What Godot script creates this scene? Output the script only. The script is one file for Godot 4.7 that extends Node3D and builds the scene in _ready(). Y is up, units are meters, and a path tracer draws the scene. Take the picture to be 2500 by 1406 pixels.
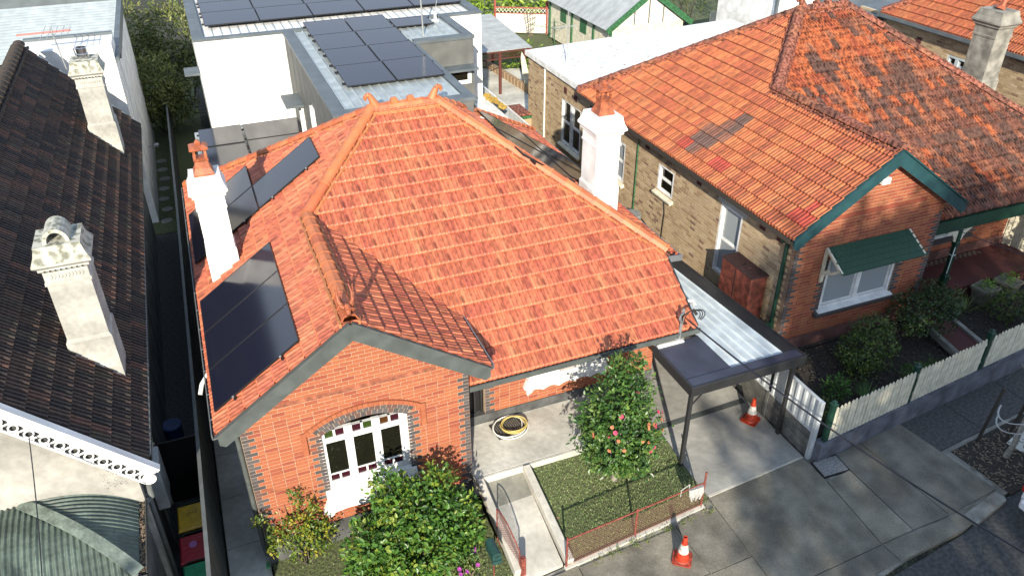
extends Node3D

var rng := RandomNumberGenerator.new()
var M := {}
var TX := {}
var used := {}
const SUN_TO := Vector3(-0.335, 0.402, 0.852)
const CAM_POS := Vector3(0.59, 12.47, 11.71)
var cam_inv := Transform3D()

# ------------------------------------------------------------------ mesh builder
class MB:
	var v := PackedVector3Array()
	var n := PackedVector3Array()
	var c := PackedColorArray()
	var uv := PackedVector2Array()
	var col := Color(1, 1, 1)
	func tri(a: Vector3, b: Vector3, d: Vector3) -> void:
		var f := (b - a).cross(d - a)
		if f.length_squared() < 1e-14:
			return
		f = f.normalized()
		v.append(a); v.append(d); v.append(b)
		for k in 3:
			n.append(f); c.append(col); uv.append(Vector2.ZERO)
	func quad(a: Vector3, b: Vector3, d: Vector3, e: Vector3) -> void:
		tri(a, b, d); tri(a, d, e)
	func stri(a: Vector3, b: Vector3, d: Vector3, na: Vector3, nb: Vector3, nd: Vector3) -> void:
		if (b - a).cross(d - a).dot(na + nb + nd) < 0.0:
			var t := b; b = d; d = t
			t = nb; nb = nd; nd = t
		v.append(a); v.append(d); v.append(b)
		n.append(na); n.append(nd); n.append(nb)
		for k in 3:
			c.append(col); uv.append(Vector2.ZERO)
	func obox(t: Transform3D, s: Vector3, bev := 0.0) -> void:
		var h := s * 0.5
		if bev > 0.0:
			bev = minf(bev, minf(h.x, minf(h.y, h.z)) * 0.9)
		var ax := [Vector3(1, 0, 0), Vector3(0, 1, 0), Vector3(0, 0, 1)]
		for i in 3:
			var j := (i + 1) % 3
			var k := (i + 2) % 3
			for sg in [-1.0, 1.0]:
				var o: Vector3 = ax[i] * (h[i] * sg)
				var a: Vector3 = ax[j] * (h[j] - bev)
				var b: Vector3 = ax[k] * (h[k] - bev)
				if sg > 0:
					quad(t * (o - a - b), t * (o + a - b), t * (o + a + b), t * (o - a + b))
				else:
					quad(t * (o - a - b), t * (o - a + b), t * (o + a + b), t * (o + a - b))
			if bev > 0.0:
				for s1 in [-1.0, 1.0]:
					for s2 in [-1.0, 1.0]:
						var e: Vector3 = ax[i] * (h[i] - bev)
						var p: Vector3 = ax[j] * (h[j] * s1) + ax[k] * ((h[k] - bev) * s2)
						var q: Vector3 = ax[j] * ((h[j] - bev) * s1) + ax[k] * (h[k] * s2)
						if s1 * s2 > 0:
							quad(t * (p - e), t * (p + e), t * (q + e), t * (q - e))
						else:
							quad(t * (q - e), t * (q + e), t * (p + e), t * (p - e))
		if bev > 0.0:
			for sx in [-1.0, 1.0]:
				for sy in [-1.0, 1.0]:
					for sz in [-1.0, 1.0]:
						var px := Vector3(h.x * sx, (h.y - bev) * sy, (h.z - bev) * sz)
						var py := Vector3((h.x - bev) * sx, h.y * sy, (h.z - bev) * sz)
						var pz := Vector3((h.x - bev) * sx, (h.y - bev) * sy, h.z * sz)
						if sx * sy * sz > 0:
							tri(t * px, t * py, t * pz)
						else:
							tri(t * px, t * pz, t * py)
	func box(ctr: Vector3, s: Vector3, bev := 0.0) -> void:
		obox(Transform3D(Basis(), ctr), s, bev)
	func span(a: Vector3, b: Vector3, bev := 0.0) -> void:
		box((a + b) * 0.5, (b - a).abs(), bev)
	# bar of rectangular section from a to b; w across, h along "up"
	func bar(a: Vector3, b: Vector3, w: float, h: float, up := Vector3.UP, bev := 0.0) -> void:
		var z := (b - a).normalized()
		var x := up.cross(z)
		if x.length() < 0.001:
			x = Vector3(1, 0, 0).cross(z)
		x = x.normalized()
		var y := z.cross(x)
		obox(Transform3D(Basis(x, y, z), (a + b) * 0.5), Vector3(w, h, (b - a).length()), bev)
	func cyl(a: Vector3, b: Vector3, r0: float, r1: float, seg := 12, caps := true) -> void:
		var z := (b - a).normalized()
		var x := z.cross(Vector3(0.31, 0.87, 0.37)).normalized()
		if absf(z.dot(Vector3(0.31, 0.87, 0.37).normalized())) > 0.97:
			x = z.cross(Vector3(1, 0, 0)).normalized()
		var y := z.cross(x)
		var sl := (r0 - r1) / maxf((b - a).length(), 0.0001)
		for i in seg:
			var t0 := TAU * i / seg
			var t1 := TAU * (i + 1) / seg
			var d0 := x * cos(t0) + y * sin(t0)
			var d1 := x * cos(t1) + y * sin(t1)
			var n0 := (d0 + z * sl).normalized()
			var n1 := (d1 + z * sl).normalized()
			stri(a + d0 * r0, a + d1 * r0, b + d1 * r1, n0, n1, n1)
			if r1 > 0.0005:
				stri(a + d0 * r0, b + d1 * r1, b + d0 * r1, n0, n1, n0)
			if caps:
				tri(a, a + d1 * r0, a + d0 * r0)
				if r1 > 0.0005:
					tri(b, b + d0 * r1, b + d1 * r1)
	func tube(p: PackedVector3Array, r: float, seg := 6) -> void:
		for i in p.size() - 1:
			cyl(p[i], p[i + 1], r, r, seg, true)
	func taper(p: PackedVector3Array, r0: float, r1: float, seg := 7) -> void:
		var m := p.size() - 1
		for i in m:
			cyl(p[i], p[i + 1], lerpf(r0, r1, float(i) / m), lerpf(r0, r1, float(i + 1) / m), seg, true)
	func lathe(o: Vector3, prof: Array, seg := 20) -> void:
		for k in prof.size() - 1:
			var a: Vector2 = prof[k]
			var b: Vector2 = prof[k + 1]
			var dr := b - a
			var nn := Vector2(dr.y, -dr.x).normalized()
			for i in seg:
				var t0 := TAU * i / seg
				var t1 := TAU * (i + 1) / seg
				var d0 := Vector3(cos(t0), 0, sin(t0))
				var d1 := Vector3(cos(t1), 0, sin(t1))
				var n0 := d0 * nn.x + Vector3.UP * nn.y
				var n1 := d1 * nn.x + Vector3.UP * nn.y
				var pa0 := o + d0 * a.x + Vector3.UP * a.y
				var pa1 := o + d1 * a.x + Vector3.UP * a.y
				var pb0 := o + d0 * b.x + Vector3.UP * b.y
				var pb1 := o + d1 * b.x + Vector3.UP * b.y
				if a.x > 0.0001:
					stri(pa0, pa1, pb1, n0, n1, n1)
				if b.x > 0.0001:
					stri(pa0, pb1, pb0, n0, n1, n0)
	# polygon in the xy plane of t, extruded along its z by d (from z=0 to z=d)
	func prism(poly: PackedVector2Array, t: Transform3D, d: float) -> void:
		var ix := Geometry2D.triangulate_polygon(poly)
		var ccw := not Geometry2D.is_polygon_clockwise(poly)
		for k in range(0, ix.size(), 3):
			var a := poly[ix[k]]
			var b := poly[ix[k + 1]]
			var e := poly[ix[k + 2]]
			if (b - a).cross(e - a) < 0:
				var q := b; b = e; e = q
			tri(t * Vector3(a.x, a.y, d), t * Vector3(b.x, b.y, d), t * Vector3(e.x, e.y, d))
			tri(t * Vector3(a.x, a.y, 0), t * Vector3(e.x, e.y, 0), t * Vector3(b.x, b.y, 0))
		var m := poly.size()
		for i in m:
			var a := poly[i]
			var b := poly[(i + 1) % m]
			if not ccw:
				var q := a; a = b; b = q
			quad(t * Vector3(a.x, a.y, 0), t * Vector3(b.x, b.y, 0), t * Vector3(b.x, b.y, d), t * Vector3(a.x, a.y, d))
	# square frustum stack: list of [half_x, half_z, y], around an origin
	func stack(o: Vector3, lv: Array, cap := true) -> void:
		for k in lv.size() - 1:
			var a: Array = lv[k]
			var b: Array = lv[k + 1]
			var A := [Vector3(-a[0], a[2], a[1]), Vector3(a[0], a[2], a[1]), Vector3(a[0], a[2], -a[1]), Vector3(-a[0], a[2], -a[1])]
			var B := [Vector3(-b[0], b[2], b[1]), Vector3(b[0], b[2], b[1]), Vector3(b[0], b[2], -b[1]), Vector3(-b[0], b[2], -b[1])]
			for i in 4:
				var j := (i + 1) % 4
				quad(o + A[i], o + A[j], o + B[j], o + B[i])
		if cap:
			for e in [[lv[-1], true], [lv[0], false]]:
				var a: Array = e[0]
				var A := [Vector3(-a[0], a[2], a[1]), Vector3(a[0], a[2], a[1]), Vector3(a[0], a[2], -a[1]), Vector3(-a[0], a[2], -a[1])]
				if e[1]:
					quad(o + A[0], o + A[1], o + A[2], o + A[3])
				else:
					quad(o + A[3], o + A[2], o + A[1], o + A[0])
	func add(m: MB, t: Transform3D, cc: Color) -> void:
		v.append_array(t * m.v)
		var tn := Transform3D(t.basis.inverse().transposed(), Vector3.ZERO)
		var k := tn * m.n
		n.append_array(k)
		var cs := PackedColorArray()
		cs.resize(m.v.size())
		cs.fill(cc)
		c.append_array(cs)
		uv.append_array(m.uv)
	func mesh() -> ArrayMesh:
		var am := ArrayMesh.new()
		if v.is_empty():
			return am
		var a := []
		a.resize(Mesh.ARRAY_MAX)
		a[Mesh.ARRAY_VERTEX] = v
		a[Mesh.ARRAY_NORMAL] = n
		a[Mesh.ARRAY_COLOR] = c
		a[Mesh.ARRAY_TEX_UV] = uv
		am.add_surface_from_arrays(Mesh.PRIMITIVE_TRIANGLES, a)
		return am

# ------------------------------------------------------------------ scene helpers
func numbered(s: String) -> String:
	if not used.has(s):
		used[s] = 0
		return s
	used[s] += 1
	return "%s_%03d" % [s, used[s]]

func thing(called: String, label: String, category: String, at := Vector3.ZERO, turn := 0.0, group := "") -> Node3D:
	var o := Node3D.new()
	o.name = numbered(called)
	add_child(o)
	o.position = at
	o.rotation.y = turn
	o.set_meta("label", label)
	o.set_meta("category", category)
	if group != "":
		o.set_meta("group", group)
	return o

func part(parent: Node, called: String, mb, mat: Material) -> MeshInstance3D:
	var o := MeshInstance3D.new()
	o.name = called
	o.mesh = mb.mesh() if mb is MB else mb
	o.material_override = mat
	parent.add_child(o, true)
	return o

func solo(called: String, label: String, category: String, mb: MB, mat: Material, at := Vector3.ZERO, group := "") -> MeshInstance3D:
	var o := part(self, numbered(called), mb, mat)
	o.position = at
	o.set_meta("label", label)
	o.set_meta("category", category)
	if group != "":
		o.set_meta("group", group)
	return o

func struct(called: String, mb: MB, mat: Material) -> MeshInstance3D:
	var o := part(self, numbered(called), mb, mat)
	o.set_meta("kind", "structure")
	return o

func copy(o: Node3D, label: String, at: Vector3, turn := 0.0) -> Node3D:
	var r: Node3D = o.duplicate()
	r.name = numbered(String(o.get_meta("base_name", o.name)))
	add_child(r)
	r.position = at
	r.rotation.y = turn
	r.set_meta("label", label)
	return r

func gy(x: float) -> float:
	return -0.9 + 0.055 * x

func gp(x: float, z: float, h := 0.0) -> Vector3:
	return Vector3(x, gy(x) + h, z)

# how large a small face shows in the picture
func shows(p: Vector3, nrm: Vector3) -> float:
	var q := cam_inv * p
	if q.z > -0.5:
		return 0.0
	if absf(q.x / -q.z) > 0.66 or absf(q.y / -q.z) > 0.38:
		return 0.0
	var d := CAM_POS - p
	var f := nrm.dot(d.normalized())
	return maxf(f, 0.02) / d.length_squared()

# items: [Transform3D in thing space, palette index, mesh index, owner node]; the 300 that show largest become parts
func emit(th: Node3D, called: String, items: Array, meshes: Array, mats: Array, cols: Array, rest: MB, rest_mat: Material, limit := 300) -> void:
	var order := []
	for i in items.size():
		var t: Transform3D = th.transform * items[i][0]
		order.append([-shows(t.origin, t.basis.z.normalized()), i])
	order.sort()
	var am := []
	for m in meshes:
		am.append(m.mesh())
	for k in order.size():
		var it: Array = items[order[k][1]]
		if k < limit and order[k][0] < 0.0:
			var o := MeshInstance3D.new()
			o.name = called
			o.mesh = am[it[2]]
			o.material_override = mats[it[1]]
			o.transform = it[0]
			it[3].add_child(o, true)
		else:
			rest.add(meshes[it[2]], it[0], cols[it[1]])
	if rest.v.size() > 0:
		var r := part(th, called + "s", rest, rest_mat)
		r.set_meta("kind", "stuff")

# ------------------------------------------------------------------ textures and materials
func lin(r: float, g: float, b: float) -> Color:
	return Color(r, g, b).linear_to_srgb()

func noise_bytes(size: int, freq: float, sd: int, oct := 4, typ := FastNoiseLite.TYPE_SIMPLEX_SMOOTH) -> PackedByteArray:
	var f := FastNoiseLite.new()
	f.noise_type = typ
	f.seed = sd
	f.frequency = freq
	f.fractal_octaves = oct
	var im := f.get_seamless_image(size, size)
	im.convert(Image.FORMAT_L8)
	return im.get_data()

# grey multiplier texture: several noises mixed, mapped to lo..hi
func grey_tex(size: int, layers: Array, lo: float, hi: float, con := 1.0) -> ImageTexture:
	var acc := PackedFloat32Array()
	acc.resize(size * size)
	var tot := 0.0
	for L in layers:
		var d := noise_bytes(size, L[0], L[1], L[2])
		for i in d.size():
			acc[i] += d[i] * L[3] / 255.0
		tot += L[3]
	var out := PackedByteArray()
	out.resize(size * size)
	for i in acc.size():
		var t := clampf((acc[i] / tot - 0.5) * con + 0.5, 0.0, 1.0)
		out[i] = int(255.0 * lerpf(lo, hi, t))
	var im := Image.create_from_data(size, size, false, Image.FORMAT_L8, out)
	im.generate_mipmaps()
	return ImageTexture.create_from_image(im)

# colour texture from a noise and a list of [threshold, Color srgb] stops, with spots from a second noise
func ramp_tex(size: int, base: PackedByteArray, stops: Array, spots: PackedByteArray, spot_from: int, spot_col: Color) -> ImageTexture:
	var lut := []
	for i in 256:
		var t := i / 255.0
		var cc: Color = stops[0][1]
		for k in stops.size() - 1:
			if t >= stops[k][0]:
				var w := clampf((t - stops[k][0]) / maxf(stops[k + 1][0] - stops[k][0], 0.001), 0, 1)
				cc = stops[k][1].lerp(stops[k + 1][1], w)
		lut.append(cc)
	var out := PackedByteArray()
	out.resize(size * size * 3)
	for i in base.size():
		var cc: Color = lut[base[i]]
		if spots.size() > 0 and spots[i] > spot_from:
			cc = cc.lerp(spot_col, clampf((spots[i] - spot_from) / 24.0, 0, 1))
		out[i * 3] = int(cc.r * 255)
		out[i * 3 + 1] = int(cc.g * 255)
		out[i * 3 + 2] = int(cc.b * 255)
	var im := Image.create_from_data(size, size, false, Image.FORMAT_RGB8, out)
	im.generate_mipmaps()
	return ImageTexture.create_from_image(im)

func mat(called: String, col: Color, rough := 0.8, tex = null, scale := 1.0, opt := {}) -> StandardMaterial3D:
	var m := StandardMaterial3D.new()
	m.albedo_color = col
	m.roughness = rough
	if tex != null:
		m.albedo_texture = tex
		if not opt.get("uv", false):
			m.uv1_triplanar = true
			m.uv1_world_triplanar = opt.get("world", true)
			m.uv1_scale = Vector3.ONE * scale
	if opt.get("vc", false):
		m.vertex_color_use_as_albedo = true
	m.metallic = opt.get("metal", 0.0)
	m.metallic_specular = opt.get("spec", 0.5)
	if opt.has("alpha"):
		m.transparency = BaseMaterial3D.TRANSPARENCY_ALPHA
		m.albedo_color.a = opt.alpha
	if opt.has("bump"):
		m.normal_enabled = true
		m.normal_texture = opt.bump
		m.normal_scale = opt.get("bump_scale", 0.5)
		if not opt.get("uv", false):
			m.uv1_triplanar = true
			m.uv1_world_triplanar = opt.get("world", true)
			m.uv1_scale = Vector3.ONE * scale
	if opt.has("back"):
		m.backlight_enabled = true
		m.backlight = opt.back
	M[called] = m
	return m

func palette(base: String, cols: Array, rough: float, tex, scale: float, opt := {}) -> Array:
	var r := []
	for i in cols.size():
		r.append(mat("%s%d" % [base, i], cols[i].linear_to_srgb(), rough, tex, scale, opt))
	var o2: Dictionary = opt.duplicate()
	o2["vc"] = true
	mat(base + "_vc", Color(1, 1, 1), rough, tex, scale, o2)
	return r

func bump_tex(size: int, freq: float, sd: int, strength: float, oct := 4) -> ImageTexture:
	var d := noise_bytes(size, freq, sd, oct)
	var im := Image.create_from_data(size, size, false, Image.FORMAT_L8, d)
	im.convert(Image.FORMAT_RGBA8)
	im.bump_map_to_normal_map(strength)
	im.generate_mipmaps()
	return ImageTexture.create_from_image(im)

func make_materials() -> void:
	TX.fine = grey_tex(256, [[0.06, 1, 4, 1.0], [0.3, 2, 2, 0.6]], 0.72, 1.0, 1.6)
	TX.blotch = grey_tex(512, [[0.008, 3, 5, 1.0], [0.05, 4, 3, 0.5]], 0.55, 1.0, 1.8)
	TX.concrete = grey_tex(512, [[0.006, 5, 5, 1.0], [0.12, 6, 3, 0.45], [0.4, 7, 1, 0.25]], 0.62, 1.0, 1.7)
	TX.slab = grey_tex(512, [[0.005, 51, 5, 1.0], [0.03, 52, 4, 0.5], [0.3, 53, 2, 0.35]], 0.74, 1.0, 1.6)
	TX.speckle = grey_tex(512, [[0.25, 8, 2, 1.0], [0.02, 9, 3, 0.5]], 0.45, 1.0, 2.0)
	TX.soil = grey_tex(512, [[0.12, 10, 4, 1.0], [0.02, 11, 3, 0.5], [0.4, 12, 1, 0.5]], 0.15, 1.0, 2.4)
	TX.soft = grey_tex(256, [[0.012, 13, 4, 1.0]], 0.86, 1.0, 1.5)
	# streaks that run along the slope of a tile (UV mapped)
	var a := noise_bytes(256, 0.014, 21, 3)
	var st := PackedByteArray()
	st.resize(256 * 256)
	var b2 := noise_bytes(256, 0.02, 22, 3)
	for y in 256:
		for x in 256:
			var s := a[((y / 5 + 40) % 256) * 256 + x] / 255.0
			var t := b2[y * 256 + x] / 255.0
			st[y * 256 + x] = int(255.0 * clampf(0.90 + (s - 0.5) * 0.42 + (t - 0.5) * 0.26, 0.68, 1.0))
	var im := Image.create_from_data(256, 256, false, Image.FORMAT_L8, st)
	im.generate_mipmaps()
	TX.streak = ImageTexture.create_from_image(im)
	# an even pale spot of the streak texture, used for the rounded lip of each tile
	M.bright_uv = Vector2.ZERO
	var best := 0
	for y in range(4, 252, 4):
		for x in range(4, 252, 4):
			var q := mini(st[y * 256 + x], mini(st[(y + 3) * 256 + x], mini(st[(y - 3) * 256 + x], mini(st[y * 256 + x + 3], st[y * 256 + x - 3]))))
			if q > best:
				best = q
				M.bright_uv = Vector2(x / 256.0, y / 256.0)
	# lichen crust on old clay tiles
	var big := noise_bytes(512, 0.016, 31, 5)
	var sp := noise_bytes(512, 0.09, 32, 2, FastNoiseLite.TYPE_CELLULAR)
	TX.lichen = ramp_tex(512, big, [[0.0, Color(0.30, 0.22, 0.20)], [0.36, Color(0.42, 0.32, 0.29)], [0.45, Color(0.75, 0.64, 0.58)], [0.53, Color(1.0, 0.95, 0.92)], [1.0, Color(1, 1, 1)]], noise_bytes(512, 0.05, 33, 3), 182, Color(0.80, 0.86, 0.80))
	TX.bumpf = bump_tex(256, 0.1, 41, 2.0, 3)
	TX.bumpc = bump_tex(512, 0.05, 42, 3.0, 5)

	# clay tiles of the restored roof
	M.tile_cols = [Color(0.496, 0.148, 0.080), Color(0.474, 0.134, 0.074), Color(0.529, 0.170, 0.089), Color(0.441, 0.117, 0.069), Color(0.408, 0.108, 0.066), Color(0.550, 0.189, 0.096), Color(0.463, 0.125, 0.073), Color(0.512, 0.156, 0.082)]
	M.tile_mats = palette("tile", M.tile_cols, 0.5, TX.streak, 1.0, {"uv": true, "spec": 0.45})
	mat("cap", lin(0.54, 0.175, 0.070), 0.55, TX.soft, 0.8)
	mat("bedding", lin(0.60, 0.235, 0.095), 0.7, TX.fine, 1.5)
	mat("deck", lin(0.20, 0.075, 0.04), 0.9)
	mat("terracotta", lin(0.52, 0.145, 0.06), 0.55, TX.blotch, 0.7)
	# neighbour's old tiles
	M.old_cols = [Color(0.40, 0.118, 0.048), Color(0.43, 0.140, 0.055), Color(0.34, 0.094, 0.044), Color(0.38, 0.128, 0.055), Color(0.33, 0.090, 0.042), Color(0.13, 0.075, 0.066), Color(0.36, 0.055, 0.036), Color(0.20, 0.088, 0.062), Color(0.135, 0.075, 0.062), Color(0.31, 0.135, 0.080)]
	M.old_mats = palette("old", M.old_cols, 0.85, TX.lichen, 0.75, {"bump": TX.bumpc, "bump_scale": 0.5})
	M.oldl_mats = palette("oldl", M.old_cols, 0.8, TX.streak, 1.0, {"uv": true})
	mat("old_cap", lin(0.30, 0.12, 0.085), 0.9, TX.lichen, 1.1)
	# dark concrete tiles
	M.dark_cols = [Color(0.115, 0.079, 0.066), Color(0.150, 0.098, 0.078), Color(0.086, 0.066, 0.060), Color(0.179, 0.114, 0.086), Color(0.236, 0.126, 0.094), Color(0.070, 0.060, 0.056), Color(0.133, 0.106, 0.082)]
	M.dark_mats = palette("dtile", M.dark_cols, 0.8, TX.speckle, 0.8, {"bump": TX.bumpc, "bump_scale": 0.4})
	mat("dark_cap", lin(0.10, 0.075, 0.055), 0.9, TX.speckle, 0.7)
	# bricks
	M.red_cols = [Color(0.42, 0.125, 0.055), Color(0.46, 0.150, 0.066), Color(0.38, 0.100, 0.048), Color(0.44, 0.135, 0.060), Color(0.35, 0.085, 0.045), Color(0.085, 0.078, 0.080), Color(0.120, 0.108, 0.108), Color(0.150, 0.085, 0.072)]
	M.red_mats = palette("red_brick", M.red_cols, 0.85, TX.fine, 2.2)
	M.nred_cols = [Color(0.42, 0.125, 0.055), Color(0.46, 0.150, 0.066), Color(0.38, 0.100, 0.048), Color(0.44, 0.135, 0.060), Color(0.35, 0.085, 0.045), Color(0.085, 0.078, 0.080), Color(0.120, 0.108, 0.108), Color(0.150, 0.085, 0.072)]
	M.nred_mats = palette("nred_brick", M.nred_cols, 0.85, TX.fine, 2.2)
	M.tan_cols = [Color(0.511, 0.383, 0.234), Color(0.582, 0.440, 0.270), Color(0.454, 0.334, 0.199), Color(0.540, 0.405, 0.256), Color(0.412, 0.284, 0.170), Color(0.250, 0.165, 0.115), Color(0.620, 0.483, 0.312), Color(0.298, 0.185, 0.121)]
	M.tan_mats = palette("tan_brick", M.tan_cols, 0.9, TX.fine, 2.0)
	mat("mortar", lin(0.62, 0.47, 0.34), 0.95, TX.fine, 2.0)
	mat("mortar_tan", lin(0.64, 0.56, 0.43), 0.95, TX.slab, 0.7)
	mat("mortar_n", lin(0.62, 0.47, 0.34), 0.95, TX.fine, 2.0)
	mat("string", lin(0.40, 0.135, 0.075), 0.85, TX.blotch, 1.0)
	# paint
	mat("white", lin(0.80, 0.81, 0.80), 0.6, TX.soft, 0.6)
	mat("white_render", lin(0.82, 0.83, 0.82), 0.8, TX.soft, 0.35)
	mat("offwhite", lin(0.50, 0.50, 0.46), 0.8, TX.slab, 0.5)
	mat("greypaint", lin(0.085, 0.100, 0.098), 0.55, TX.soft, 0.7)
	mat("plinth", lin(0.105, 0.110, 0.112), 0.8, TX.concrete, 0.6)
	mat("charcoal", lin(0.024, 0.025, 0.027), 0.45, TX.soft, 0.6)
	mat("carport_deck", lin(0.045, 0.050, 0.075), 0.35, TX.soft, 0.4)
	mat("sheet", lin(0.50, 0.57, 0.61), 0.4, TX.soft, 0.5)
	mat("monument", lin(0.115, 0.14, 0.155), 0.5, TX.soft, 0.4)
	mat("cladding", lin(0.125, 0.130, 0.126), 0.7, TX.soft, 0.4)
	mat("zinc", lin(0.46, 0.52, 0.53), 0.42, TX.soft, 0.5, {"metal": 0.25})
	mat("galv", lin(0.42, 0.44, 0.46), 0.4, TX.fine, 2.0, {"metal": 0.7})
	mat("steel", lin(0.6, 0.6, 0.6), 0.25, null, 1.0, {"metal": 1.0})
	mat("weathered_zinc", lin(0.50, 0.53, 0.53), 0.6, TX.slab, 0.6, {"metal": 0.1})
	mat("membrane", lin(0.78, 0.79, 0.78), 0.8, TX.soft, 0.5)
	mat("concrete", lin(0.66, 0.655, 0.59), 0.85, TX.slab, 0.28, {"bump": TX.bumpf, "bump_scale": 0.15})
	mat("concrete_pale", lin(0.60, 0.585, 0.52), 0.85, TX.slab, 0.4)
	mat("concrete_damp", lin(0.29, 0.285, 0.24), 0.7, TX.slab, 0.5)
	mat("drive", lin(0.40, 0.40, 0.37), 0.8, TX.slab, 0.22, {"bump": TX.bumpf, "bump_scale": 0.12})
	M.foot_cols = [Color(0.253, 0.235, 0.186), Color(0.294, 0.271, 0.211), Color(0.217, 0.204, 0.167), Color(0.276, 0.252, 0.196)]
	M.foot_mats = palette("foot", M.foot_cols, 0.9, TX.concrete, 0.33, {"bump": TX.bumpc, "bump_scale": 0.25})
	mat("asphalt", lin(0.105, 0.107, 0.108), 0.92, TX.speckle, 0.9, {"bump": TX.bumpc, "bump_scale": 0.5})
	mat("path_dark", lin(0.12, 0.122, 0.118), 0.92, TX.speckle, 1.1, {"bump": TX.bumpc, "bump_scale": 0.5})
	mat("earth", lin(0.085, 0.068, 0.048), 0.95, TX.soil, 0.7, {"bump": TX.bumpc, "bump_scale": 0.8})
	mat("mulch", lin(0.095, 0.078, 0.062), 0.95, TX.soil, 1.3, {"bump": TX.bumpc, "bump_scale": 1.0})
	mat("ground", lin(0.10, 0.105, 0.065), 0.95, TX.soil, 0.25)
	mat("turf", lin(0.25, 0.30, 0.125), 0.95, TX.soil, 1.2)
	mat("blue_stone", lin(0.165, 0.170, 0.205), 0.85, TX.concrete, 0.6)
	mat("sleeper", lin(0.215, 0.215, 0.195), 0.9, TX.concrete, 0.9, {"bump": TX.bumpc, "bump_scale": 0.4})
	mat("colorbond", lin(0.56, 0.60, 0.62), 0.45, TX.soft, 0.7)
	mat("cream", lin(0.72, 0.68, 0.53), 0.65, TX.soft, 1.0)
	mat("dgreen", lin(0.010, 0.050, 0.030), 0.45, TX.soft, 1.0)
	mat("teal", lin(0.018, 0.068, 0.078), 0.45, TX.soft, 0.7)
	mat("awning_green", lin(0.018, 0.085, 0.048), 0.6, TX.fine, 2.0)
	mat("maroon", lin(0.11, 0.028, 0.026), 0.75, TX.fine, 2.0)
	mat("plinth_red", lin(0.21, 0.095, 0.080), 0.85, TX.concrete, 0.7)
	mat("rust", lin(0.20, 0.048, 0.030), 0.75, TX.blotch, 0.9, {"bump": TX.bumpc, "bump_scale": 0.3})
	mat("rust_top", lin(0.075, 0.022, 0.022), 0.85, TX.soil, 0.8)
	mat("redrail", lin(0.30, 0.070, 0.050), 0.7, TX.blotch, 2.0)
	mat("wire", lin(0.30, 0.17, 0.13), 0.6, null, 1.0, {"metal": 0.4})
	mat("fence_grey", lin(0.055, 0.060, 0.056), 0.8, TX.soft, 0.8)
	mat("fence_cap", lin(0.15, 0.165, 0.165), 0.6, TX.soft, 0.8)
	mat("stone_wall", lin(0.42, 0.415, 0.38), 0.9, TX.slab, 0.3)
	mat("old_concrete", lin(0.32, 0.31, 0.27), 0.95, TX.concrete, 0.8, {"bump": TX.bumpc, "bump_scale": 0.4})
	var sb := noise_bytes(512, 0.012, 61, 5)
	TX.stain = ramp_tex(512, sb, [[0.0, Color(0.50, 0.51, 0.48)], [0.34, Color(0.66, 0.67, 0.63)], [0.46, Color(0.92, 0.92, 0.89)], [1.0, Color(1, 1, 1)]], PackedByteArray(), 255, Color(1, 1, 1))
	mat("stained", lin(0.48, 0.48, 0.44), 0.9, TX.stain, 0.7)
	mat("wallgrey", lin(0.17, 0.18, 0.175), 0.85, TX.concrete, 0.4)
	mat("corr_green", lin(0.14, 0.19, 0.16), 0.5, TX.blotch, 0.5)
	mat("corr_hip", lin(0.25, 0.31, 0.26), 0.55, TX.blotch, 0.6)
	mat("solar", lin(0.010, 0.012, 0.024), 0.12, null, 1.0, {"spec": 0.6})
	mat("solar_frame", lin(0.012, 0.012, 0.014), 0.4)
	mat("glass_dark", lin(0.012, 0.012, 0.008), 0.05, null, 1.0, {"alpha": 0.72, "spec": 0.6})
	mat("glass_pale", lin(0.34, 0.38, 0.40), 0.12, null, 1.0, {"alpha": 0.85, "spec": 0.6})
	mat("glass_purple", lin(0.045, 0.010, 0.018), 0.08, null, 1.0, {"alpha": 0.8})
	mat("glass_green", lin(0.035, 0.060, 0.014), 0.08, null, 1.0, {"alpha": 0.8})
	mat("glass_amber", lin(0.075, 0.030, 0.010), 0.08, null, 1.0, {"alpha": 0.8})
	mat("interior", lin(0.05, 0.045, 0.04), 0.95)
	mat("blind", lin(0.50, 0.53, 0.55), 0.9)
	mat("black", lin(0.010, 0.010, 0.011), 0.5)
	mat("cable", lin(0.012, 0.013, 0.020), 0.5)
	mat("cone_red", lin(0.62, 0.055, 0.018), 0.5, TX.blotch, 2.5)
	mat("cone_white", lin(0.74, 0.74, 0.70), 0.5, TX.blotch, 2.5)
	mat("cone_base", lin(0.42, 0.060, 0.030), 0.7, TX.blotch, 2.0)
	mat("bin_yellow", lin(0.75, 0.47, 0.02), 0.3, TX.soft, 1.5)
	mat("bin_red", lin(0.42, 0.012, 0.030), 0.4, TX.soft, 1.5)
	mat("bin_green", lin(0.020, 0.33, 0.15), 0.45, TX.soft, 1.5)
	mat("bin_body", lin(0.018, 0.040, 0.022), 0.6, TX.soft, 1.5)
	mat("lilac", lin(0.42, 0.16, 0.40), 0.6)
	mat("drum_blue", lin(0.020, 0.065, 0.20), 0.45, TX.soft, 1.5)
	mat("sticker_green", lin(0.10, 0.42, 0.17), 0.6)
	mat("conduit_white", lin(0.72, 0.72, 0.68), 0.5)
	mat("conduit_yellow", lin(0.52, 0.42, 0.14), 0.5)
	mat("grate", lin(0.055, 0.048, 0.038), 0.7, TX.fine, 3.0)
	mat("letter_green", lin(0.018, 0.065, 0.058), 0.45, TX.soft, 2.0)
	mat("pit_metal", lin(0.46, 0.46, 0.45), 0.6, TX.speckle, 2.0)
	mat("bark", lin(0.22, 0.19, 0.15), 0.95, TX.soil, 1.5)
	mat("bark_pale", lin(0.42, 0.39, 0.33), 0.9, TX.blotch, 1.5)
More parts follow.
